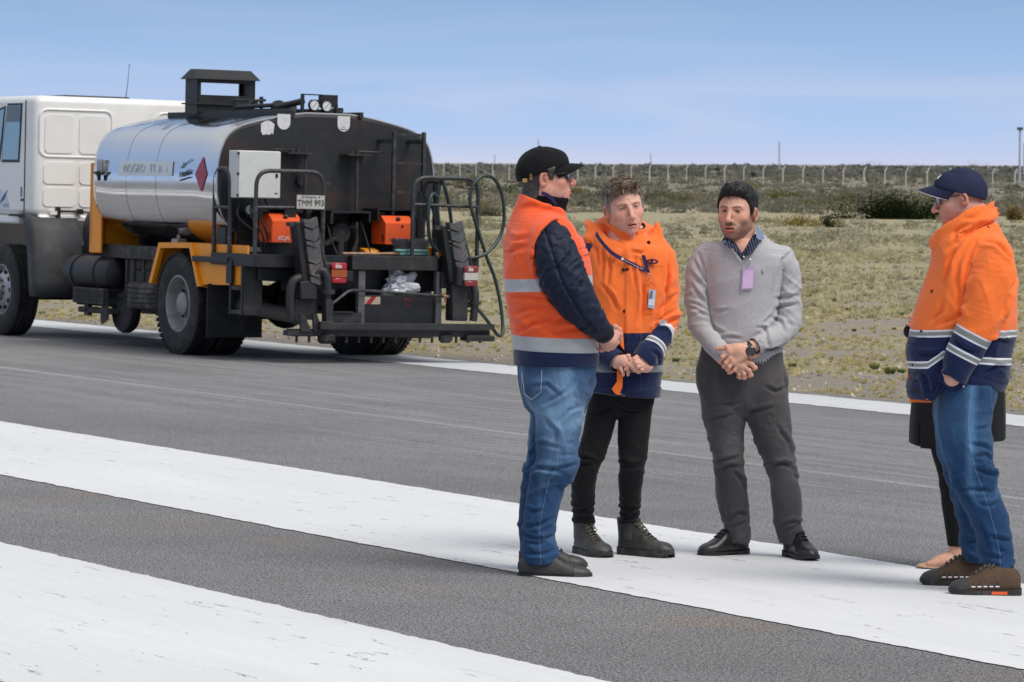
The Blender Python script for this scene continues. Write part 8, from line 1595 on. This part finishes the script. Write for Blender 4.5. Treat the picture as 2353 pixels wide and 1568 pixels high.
# ---------------------------------------------------------------- man 4: navy cap, orange and navy jacket, seen from the left side
def man_four():
    per = Person(2250, 1357, 539, 'man in navy cap and glasses, orange and navy jacket, one hand in jeans pocket', (.64, .35, .27)); q = per.q; S_ = 539.
    ho = dict(w=1.0, jw=1.05, brow_c=(.10, .06, .05), beard=.22, bcol=(.22, .15, .13), mz=-.073, nl=.003, bag=.001, nose=.95, neck=.064, ntilt=(0, -.085, -.15), hl=.07, shave=(.30, .20, .17), eye=.0020)
    per.head(q(2196, 451, 0), (-math.cos(R(3)), math.sin(R(3)), -.20), ho)
    CN = cloth('navy_cap_cloth', (.022, .026, .062), rough=.8, bump=.15, bscale=300)
    cp, _ = cap_hat(per, None, -.002, .062, -.048, crown=.120, brim=.074, mat=CN, peak=-.002, pz=.052)
    m = MB(); m.tube([(.0845*math.cos(a)*.90, -.010+.108*math.sin(a)+.074*math.sin(a)**.55, -.048+.110*(-.010+.108*math.sin(a)+.12)/.22-.026*math.cos(a)**2-.003) for a in np.linspace(.30, math.pi-.30, 31)], .0018, 5); per.hmesh('brim_piping', m, principled('piping', (.5, .48, .5), .7), True, cp)
    m = MB(); m.tube([(-.026, .070, .100), (-.030, .082, .090)], .0022, 5); m.tube([(-.034, .062, .104), (-.038, .070, .098), (-.034, .078, .092)], .0018, 5); per.hmesh('cap_emblem', m, principled('pure_white', (.85, .85, .85), .5), True, cp)
    glasses(per, False, (.008, .008, .010), drop=.0)
    def T(py, l, r, yh, yc=0.0): c = q((l+r)/2, py, yc); return (*c, (r-l)/2/S_, yh)
    tl = Loft([T(505, 2160, 2270, .075), T(525, 2148, 2288, .115), T(548, 2139, 2300, .165), T(580, 2133, 2312, .188), T(620, 2126, 2325, .20), T(680, 2112, 2332, .205), T(740, 2096, 2332, .205), T(790, 2084, 2324, .20), T(840, 2081, 2316, .195), T(880, 2082, 2302, .19), T(925, 2086, 2294, .18), T(960, 2090, 2290, .17)], (1, 0, 0), pw=2.25, endr=.02)
    arm = Loft([(*q(2268, 582, -.165), .075, .078), (*q(2262, 625, -.19), .095, .09), (*q(2248, 690, -.205), .098, .09), (*q(2232, 737, -.21), .090, .084), (*q(2213, 771, -.21), .080, .078), (*q(2194, 808, -.205), .074, .072), (*q(2178, 848, -.20), .064, .066), (*q(2171, 862, -.198), .060, .062)], (1, 0, .4), n=5)
    arm2 = Loft([(*q(2262, 590, .17), .07, .07), (*q(2245, 690, .21), .085, .085), (*q(2215, 770, .20), .075, .07), (*q(2185, 850, .17), .055, .055)], (1, 0, 0))
    cc = q(2206, 520, 0)
    def collar(P, rx, ry, th, top, sl, z0):
        dz = P[:, 2]-cc[2]; cx = cc[0]-.20*dz*0; k = np.sqrt(((P[:, 0]-cx+.10*dz)/(rx+.10*dz))**2+((P[:, 1])/(ry+.12*dz))**2); d = np.abs((k-1)*min(rx, ry))-th; d = smax(d, P[:, 2]-(top+sl*(P[:, 0]-cc[0])), .007); return smax(d, z0-P[:, 2], .012)
    hx = [q(x, 0, 0)[0] for x in (2075, 2090, 2132, 2148, 2190, 2235, 2290, 2320)]; hz = [q(0, y, 0)[2] for y in (914, 916, 913, 880, 868, 882, 898, 893)]
    def hem(P): f_ = np.interp(P[:, 0], hx, hz); b_ = np.interp(P[:, 0], [hx[0], hx[-1]], [q(0, 914, 0)[2], q(0, 895, 0)[2]]); w = band(P[:, 1], -9, -.04, .02); return f_*w+b_*(1-w)
    flapL = Loft([(*q(2134, 555, -.02), .010, .030), (*q(2150, 548, -.07), .012, .040), (*q(2180, 530, -.105), .012, .045), (*q(2215, 505, -.115), .012, .045), (*q(2250, 490, -.085), .014, .042), (*q(2266, 488, -.02), .016, .040), (*q(2262, 492, .05), .014, .04)], (0, -1, .3), n=4)
    def f(P):
        d = tl.d(P); d = smin(d, smin(collar(P, .118, .098, .009, cc[2]+.040, .55, cc[2]-.10), flapL.d(P), .008), .010); d = smin(d, cuffed(P, arm, .050), .003+.03*band(P[:, 2], q(0, 612, 0)[2], 9, .02)); d = smin(d, arm2.d(P), .012); a_ = arm.d(P); h = hem(P)-P[:, 2]; h = np.where(a_ < .004, -.5, h); return smax(d, h, .005)
    def ds(V, Nn):
        x, y, z = V.T; db, S, U, W = arm.ev(V); am = db < tl.d(V)-.002; d = am*limb_folds(S, U, W, [(.10, .24, .014, .10), (-.05, .12, .006, .09), (.30, .60, .005, .07)], 93)
        px = (x*S_+per.px); d = d-.008*np.exp(-((db-tl.d(V))/.007)**2)*(z < 1.40)*(y < 0); d = d+(~am)*(.008*ridge(np.stack([x*6-z*3.5, y*2, z*3.5+x*4], 1), 1, 8)*band(z, .85, 1.5, .05)+.009*ridge(np.stack([x*5+z*6, y*2, z*5-x*4], 1), 1, 4)*band(z, .8, 1.0, .04)*band(px, 0, 2190, 15))
        return d+.0015*fnoise(V, 13, 3, 2)+.004*drape(V, 6, 4, 21, -.3)*(1-.5*am)+.004*band(z-hem(V), -.01, .035, .004)*(~am)-.004*np.exp(-((z-hem(V)-.036)/.004)**2)*(~am)+creases(per, V, Nn, 4.481, 2240, 400, [[(810,920),(740,1050),(680,1250),(620,1500)],[(880,905),(1000,910),(1200,1100),(1215,1180)],[(1215,1160),(1180,1300),(1165,1440)],[(1320,1230),(1240,1360),(1160,1440)],[(640,900),(520,1100),(500,1250)],[(560,1000),(520,1180),(450,1400)],[(620,1150),(600,1350),(620,1568)],[(1000,700),(860,720),(700,830),(520,980)],[(740,700),(600,800),(560,900)],[(900,560),(800,640),(690,660)]], .009, .0085)+creases(per, V, Nn, 3.921, 2220, 700, [[(610,150),(640,230),(690,180)],[(600,180),(620,300),(650,370)],[(480,200),(440,300),(350,400)],[(640,300),(560,360),(420,420)],[(250,720),(400,710),(470,690)],[(270,880),(330,940),(340,1060),(360,1120)],[(460,800),(400,900),(380,1000)],[(430,880),(420,1000),(370,1120)],[(880,600),(1000,560),(1150,600)],[(860,880),(1000,820),(1130,850)],[(1100,80),(1050,200),(1000,330)],[(560,560),(640,640),(760,680)]], .009, .0085)
    z_ = lambda py: q(0, py, 0)[2]; s0 = arm.cum[np.argmin(np.abs(arm.p[:, 2]-z_(764)))]; s1 = s0+.0813
    def av(V):
        db, S, U, W = arm.ev(V); am = 1/(1+np.exp(np.clip((db-tl.d(V))/.002, -30, 30))); px = V[:, 0]*S_+per.px; lo = V[:, 2] < z_(795); off = np.where(lo, np.interp(px, [2080, 2120, 2150, 2200, 2320], [.012, .006, -.040, -.020, -.004]), np.interp(px, [2085, 2180, 2330], [.004, -.006, 0])); return {'tz': V[:, 2]+off, 'ss': s0+(V-q(2213, 764, -.21))@nrm(q(2193, 803, -.205)-q(2213, 764, -.21)), 'am': am}
    w_, g_ = .0065, .021
    def b3(z0): return [(z0-w_-g_/2, SILW), (z0-g_/2, SILG), (z0+g_/2, SILW)]
    tz = [(0, NV)]+b3(z_(833))+[(z_(833)+w_+g_/2, NV)]+b3(z_(765))+[(z_(765)+w_+g_/2, HV2)]
    ss = [(0, HV2), (s0-w_-g_/2, SILW), (s0-g_/2, SILG), (s0+g_/2, SILW), (s0+g_/2+w_, NV), (s1-w_-g_/2, SILW), (s1-g_/2, SILG), (s1+g_/2, SILW), (s1+g_/2+w_, NV)]
    jk = per.sculpt('jacket', f, (-.36, -.33, .76), (.20, .30, 1.68), .0058, cloth('long_orange_jacket', torso=tz, sleeve=ss, rough=.8, bump=.12, sheen=.2), ds, av)
    BT = principled('dark_button', (.05, .02, .015), .35, .6)
    c7 = lambda cx, cy: V2(cx, cy, 3.921, 2220, 700)
    for px, py in (c7(377, 105), c7(280, 490), c7(210, 820), c7(225, 1065), V2(950, 755, 4.481, 2240, 400)):
        p = q(px, py, 0); y = surf_y(f, p[0], p[2]); disc(per, 'snap_button', (p[0], y-.004, p[2]), (-.5, -1, 0), .0085, BT, jk)
    m = MB(); m.tube([(q(2134, 0, 0)[0]+.0, -.10, z_(705)), (q(2143, 0, 0)[0], surf_y(f, q(2143, 0, 0)[0], z_(680))-.003, z_(680)), (q(2150, 0, 0)[0], surf_y(f, q(2150, 0, 0)[0], z_(650))-.003, z_(650)), (q(2153, 0, 0)[0], surf_y(f, q(2153, 0, 0)[0], z_(635))-.003, z_(635))], .003, 5); m.build('pocket_zip', principled('faded_pink', (.7, .2, .15), .7), jk, True)
    OT = cloth('tab_orange', HV2); plate(per, 'hem_lining', [q(2082, 855, -.02), q(2086, 916, -.03), q(2130, 914, -.12), q(2130, 921, -.12), q(2085, 923, -.03), q(2079, 860, -.02)], (0, 1, 0), .004, OT); plate(per, 'hem_lining', [q(2114, 912, -.15), q(2127, 906, -.15), q(2123, 917, -.15)], (0, 1, 0), .004, OT)
    # sliver of the hand going into the pocket
    hp = lambda cx, cy, y: q(*c7(cx, cy), y)
    per.hand([(hp(545, 880, -.185), hp(560, 950, -.168), .036, .030), (hp(560, 950, -.165), hp(560, 1030, -.13), .03, .03)], [([hp(540, 1010, -.14), hp(540, 1080, -.12), hp(545, 1140, -.11)], .010, .009), ([hp(570, 1010, -.14), hp(580, 1080, -.12), hp(585, 1140, -.11)], .010, .009), ([hp(510, 1000, -.14), hp(505, 1060, -.12), hp(510, 1110, -.11)], .010, .009), ([hp(600, 1010, -.14), hp(612, 1070, -.12), hp(620, 1120, -.11)], .009, .008)], ([hp(520, 930, -.17), hp(490, 975, -.165), hp(480, 1010, -.155)], .012, .010))
    def Lg(py, l, r, yh, yc): c = q((l+r)/2, py, yc); return (*c, (r-l)/2/S_, yh)
    near = [Lg(890, 2146, 2284, .10, -.085), Lg(945, 2148, 2270, .10, -.09), Lg(1000, 2152, 2268, .10, -.10), Lg(1060, 2163, 2277, .095, -.11), Lg(1105, 2188, 2284, .086, -.115), Lg(1160, 2210, 2299, .08, -.12), Lg(1215, 2230, 2312, .076, -.125), Lg(1260, 2244, 2318, .074, -.13), Lg(1297, 2250, 2314, .074, -.135)]
    far = [Lg(890, 2146, 2278, .10, .085), Lg(950, 2150, 2260, .10, .10), Lg(1010, 2158, 2255, .09, .12), Lg(1070, 2172, 2262, .085, .13), Lg(1120, 2190, 2266, .078, .14), Lg(1180, 2203, 2272, .074, .15), Lg(1240, 2215, 2280, .07, .155), Lg(1283, 2222, 2284, .07, .16)]
    pel = [Lg(835, 2148, 2284, .165, 0), Lg(870, 2142, 2288, .175, 0), Lg(910, 2143, 2282, .175, 0), Lg(950, 2148, 2268, .15, 0)]
    def ex(V, Nn, S, U, W, use):
        x, y, z = V.T; d = .007*ridge(np.stack([x*4-z*5, y*3, z*7], 1), 1, 4)*band(z, .45, .86, .05)
        px = x*S_+per.px; py = per.py-z*S_; e = np.maximum(np.abs(px-2250-(py-900)*.10)-13, np.abs(py-912)-30); return d+(.003*(e < 0)-.002*np.exp(-(e/1.6)**2))*(y < -.04)+creases(per, V, Nn, 3.015, 2220, 1000, [[(440,480),(520,640),(640,650),(800,600)],[(500,640),(540,660),(620,800)],[(560,300),(660,320),(740,380)],[(570,400),(680,380),(760,440)],[(590,480),(700,520),(790,560)],[(620,640),(720,660),(810,620)],[(640,880),(700,1000),(720,1120)],[(570,1040),(640,1090),(700,1080)],[(690,1120),(800,1160),(890,1120)],[(600,1110),(680,1180)],[(780,1080),(840,1120),(900,1080)],[(330,200),(380,400),(440,560)],[(600,200),(700,180),(740,120)],[(690,980),(800,1010),(900,1040)],[(620,740),(720,760),(830,720)]], .008, .0078)
    tr = trousers(per, 'jeans', pel, [near, far], denim('dark_jeans', (.013, .045, .115), (.08, .18, .32)), .006, [(.0, .3, .007, .08), (.26, .50, .013, .07), (.55, .80, .009, .06), (.72, .95, .014, .048)], [q(0, 1300, 0)[2]], 37, (1, 0, .2), extra=ex)
    tf = Loft(near, (1, 0, .2))
    m = MB(); m.tube([(q(x_, 0, 0)[0], -.185-.0, q(0, y_, 0)[2]) for x_, y_ in ((2150, 870), (2158, 879), (2175, 883), (2196, 880))], .004, 6); per_p = m.build('pocket_edge', denim('dark_jeans', (0, 0, 0), (0, 0, 0)), tr, True); disc(per, 'rivet', (q(2197, 0, 0)[0], -.198, q(0, 881, 0)[2]), (0, -1, 0), .005, principled('rivet_metal', (.6, .58, .55), .3, .8), tr)
    per.core([Loft(shrink([T(548, 2139, 2300, .16), T(680, 2112, 2332, .19), T(860, 2130, 2290, .18)], .7)), Loft(shrink(near)), Loft(shrink(far)), Loft([(*a, b_[0]*.6, b_[1]*.6) for a, b_ in zip(arm.p, arm.r)], n=1)])
    BRN = principled('brown_suede', (.085, .048, .026), .85, bump=.4, bscale=150, var=.2, vscale=40); ORS = principled('sole_orange', (.85, .12, .02), .5); REF = principled('pure_white', (.85, .85, .85), .5)
    def more(per, e, W, L, ys, wid, top, zs, n):
        m = MB(); w = float(np.interp(.36, ys, wid))*1.1; 
        for sg in (-1, 1): m.add([W((sg*w*a_, y*L, z)) for a_ in (.86, 1.045) for y in (.20, .42) for z in (.010, .022)], [(0, 1, 3, 2), (4, 6, 7, 5), (0, 4, 5, 1), (2, 3, 7, 6), (0, 2, 6, 4), (1, 5, 7, 3)])
        m.build('sole_insert', ORS, e, split=False)
        m = MB(); m2 = MB()
        for sg in (-1, 1):
            for k in range(5):
                y = .34+.085*k; w = float(np.interp(y, ys, wid)); zb = zs+.014; t_ = float(np.interp(y, ys, top))
                def sp(yy, zz):
                    w_ = float(np.interp(yy, ys, wid)); tt = float(np.interp(yy, ys, top)); s_ = min(max((zz-zs+.008)/(tt-zs+.008), 0), .999)**(1/.55); qq = math.asin(s_); return W((sg*(w_*math.cos(qq)**.7*(1-(.30 if yy < .5 else .12)*s_*s_)+.0018), yy*L, zz))
                m.add([sp(y-.022, zb+.004), sp(y+.022, zb+.004), sp(y-.01, zb+.022)], [(0, 1, 2)]); m2.add([sp(y-.028, zb-.002), sp(y+.026, zb-.002), sp(y+.026, zb+.003), sp(y-.028, zb+.003)], [(0, 1, 2, 3)])
        m.build('mesh_vent', SOLE, e); m2.build('reflective_strip', REF, e)
    st = dict(boot=False, low=True, upper=BRN, solem=SOLE, cap=CAPT, lace=principled('flecked_lace', (.03, .028, .022), .8, var=.9, vscale=400), tread=True, sole=.029, more=[more], hs=1.06)
    shoe(per, q(2330, 1357, -.20)*[1, 1, 0], 180, .300, st, .052); shoe(per, q(2286, 1357, .17)*[1, 1, 0], 180, .300, st, .052)
    return per.finish()

# ---------------------------------------------------------------- woman almost hidden behind man 4
def woman():
    per = Person(2185, 1308, 510, 'woman in black coat and beige flat shoes, hidden behind the man in navy cap', (.62, .38, .28)); q = per.q; S_ = 510.
    ho = dict(w=.93, jw=.92, brow_c=(.05, .03, .02), mz=-.071, hl=.07, nose=.9, neck=.047, nl=.0, ntilt=(0, -.03, -.16)); per.head(q(2216, 575, 0), (-1, -.15, -.05), ho, h=.004)
    per.hair(dict(th=.018, hl=.07), [(.02, .015, .012)], 600, .05, (0, -.2, -1), 3, .15, .2, base=(.02, .015, .012))
    def T(py, l, r, yh, yc=0.0): c = q((l+r)/2, py, yc); return (*c, (r-l)/2/S_, yh)
    tl = Loft([T(640, 2185, 2250, .06), T(655, 2165, 2270, .10), T(672, 2150, 2282, .15), T(720, 2142, 2290, .17), T(800, 2130, 2295, .17), T(880, 2098, 2305, .19), T(960, 2088, 2308, .20), T(1012, 2086, 2308, .205), T(1060, 2086, 2308, .2)], (1, 0, 0), endr=.02)
    slit = q(2106, 0, 0)[0]
    def f(P):
        d = tl.d(P); hz = np.interp(P[:, 0], [q(2086, 0, 0)[0], q(2105, 0, 0)[0], q(2107, 0, 0)[0], q(2145, 0, 0)[0], q(2265, 0, 0)[0], q(2308, 0, 0)[0]], [q(0, 1016, 0)[2], q(0, 1020, 0)[2], q(0, 1024, 0)[2], q(0, 1026, 0)[2], q(0, 1010, 0)[2], q(0, 1006, 0)[2]])
        d = smax(d, hz-P[:, 2], .004); return smax(d, -np.maximum(np.abs(P[:, 0]-slit)-.003, np.maximum(P[:, 2]-q(0, 968, 0)[2], P[:, 1]-.3)), .002)
    per.sculpt('coat', f, (-.26, -.24, .50), (.27, .24, 1.36), .006, cloth('black_coat', (.008, .008, .009), rough=.75, bump=.1, sheen=.08), lambda V, n_: .003*ridge(V*np.array([1, 1, .25]), 6, 3))
    fa = Loft([(*q(2200, 700, .1), .05, .05), (*q(2150, 760, .12), .045, .045), (*q(2092, 762, .08), .034, .034)], (1, 0, 0)); per.sculpt('coat_sleeve', lambda P: fa.d(P), (-.24, -.0, 1.0), (.1, .2, 1.3), .005, cloth('black_coat'))
    plate(per, 'cuff_tip', [q(2075, 768, .05), q(2082, 752, .05), q(2102, 757, .05), q(2104, 770, .05)], (0, 1, 0), .03, cloth('black_coat'))
    w7 = lambda cx, cy, y: q(*V2(cx, cy, 3.921, 2220, 700), y)
    per.hand([(w7(290, 420, .06), w7(240, 440, .06), .022, .022)], [([w7(240, 420, .05), w7(205, 400, .045), w7(200, 360, .045), w7(215, 345, .05)], .0080, .0068), ([w7(245, 400, .05), w7(222, 370, .042), w7(235, 345, .045)], .0080, .0068), ([w7(255, 380, .05), w7(245, 345, .042), w7(262, 332, .045)], .0078, .0066), ([w7(260, 360, .055), w7(265, 335, .05), w7(280, 328, .05)], .0072, .0062)], ([w7(250, 450, .05), w7(205, 440, .045), w7(170, 428, .045)], .0088, .0072))
    def Lg(py, l, r, yh, yc): c = q((l+r)/2, py, yc); return (*c, (r-l)/2/S_, yh)
    l1 = [Lg(940, 2120, 2200, .075, -.03), Lg(1020, 2134, 2206, .07, -.03), Lg(1080, 2150, 2212, .062, -.03), Lg(1150, 2160, 2216, .055, -.03), Lg(1210, 2170, 2214, .046, -.03), Lg(1258, 2177, 2213, .040, -.03)]
    l2 = [Lg(940, 2190, 2270, .075, .06), Lg(1020, 2195, 2268, .07, .07), Lg(1120, 2200, 2262, .058, .08), Lg(1258, 2215, 2256, .040, .09)]
    trousers(per, 'trousers', [Lg(900, 2130, 2260, .10, 0), Lg(940, 2126, 2268, .10, 0)], [l1, l2], cloth('black_trousers'), .006, [(.2, .4, .004, .05)], [q(0, 1253, 0)[2]], 11)
    for a, yy in ((q(2196, 1240, -.03), -.03), (q(2236, 1240, .09), .09)):
        an = Loft([(a[0], yy, .16, .034, .034), (a[0]-.005, yy, .09, .030, .032), (a[0]-.015, yy, .055, .038, .034), (a[0]-.08, yy-.01, .035, .030, .036), (a[0]-.13, yy-.015, .022, .014, .03)], (0, 0, 1) if False else (1, 0, 0)); V, F, _ = surf_nets(lambda P: an.d(P), an.p.min(0)-.06, an.p.max(0)+.06, .004); per.add_body(V, F, np.tile(per.skin*[1, .9, .85], (len(V), 1)))
    per.core([Loft(shrink([T(655, 2165, 2270, .10), T(720, 2142, 2290, .17), T(960, 2120, 2280, .15)], .75)), Loft(shrink(l1)), Loft(shrink(l2)), Loft(shrink([(*q(2200, 700, .1), .05, .05), (*q(2100, 762, .08), .034, .034)], .6))])
    st = dict(boot=False, low=False, upper=principled('beige_suede', (.55, .33, .20), .75), solem=principled('flat_sole', (.06, .045, .04), .6), sole=.010)
    shoe(per, q(2222, 1308, -.02)*[1, 1, 0]+[0, 0, 0], 184, .235, st, .040); shoe(per, q(2262, 1308, .10)*[1, 1, 0], 184, .235, st, .040)
    return per.finish()
PEOPLE=[man_one, man_two, man_three, man_four, woman]
import time as _t
for fn in PEOPLE:
    _t0 = _t.time(); fn(); print('person', fn.__name__, round(_t.time()-_t0, 1))
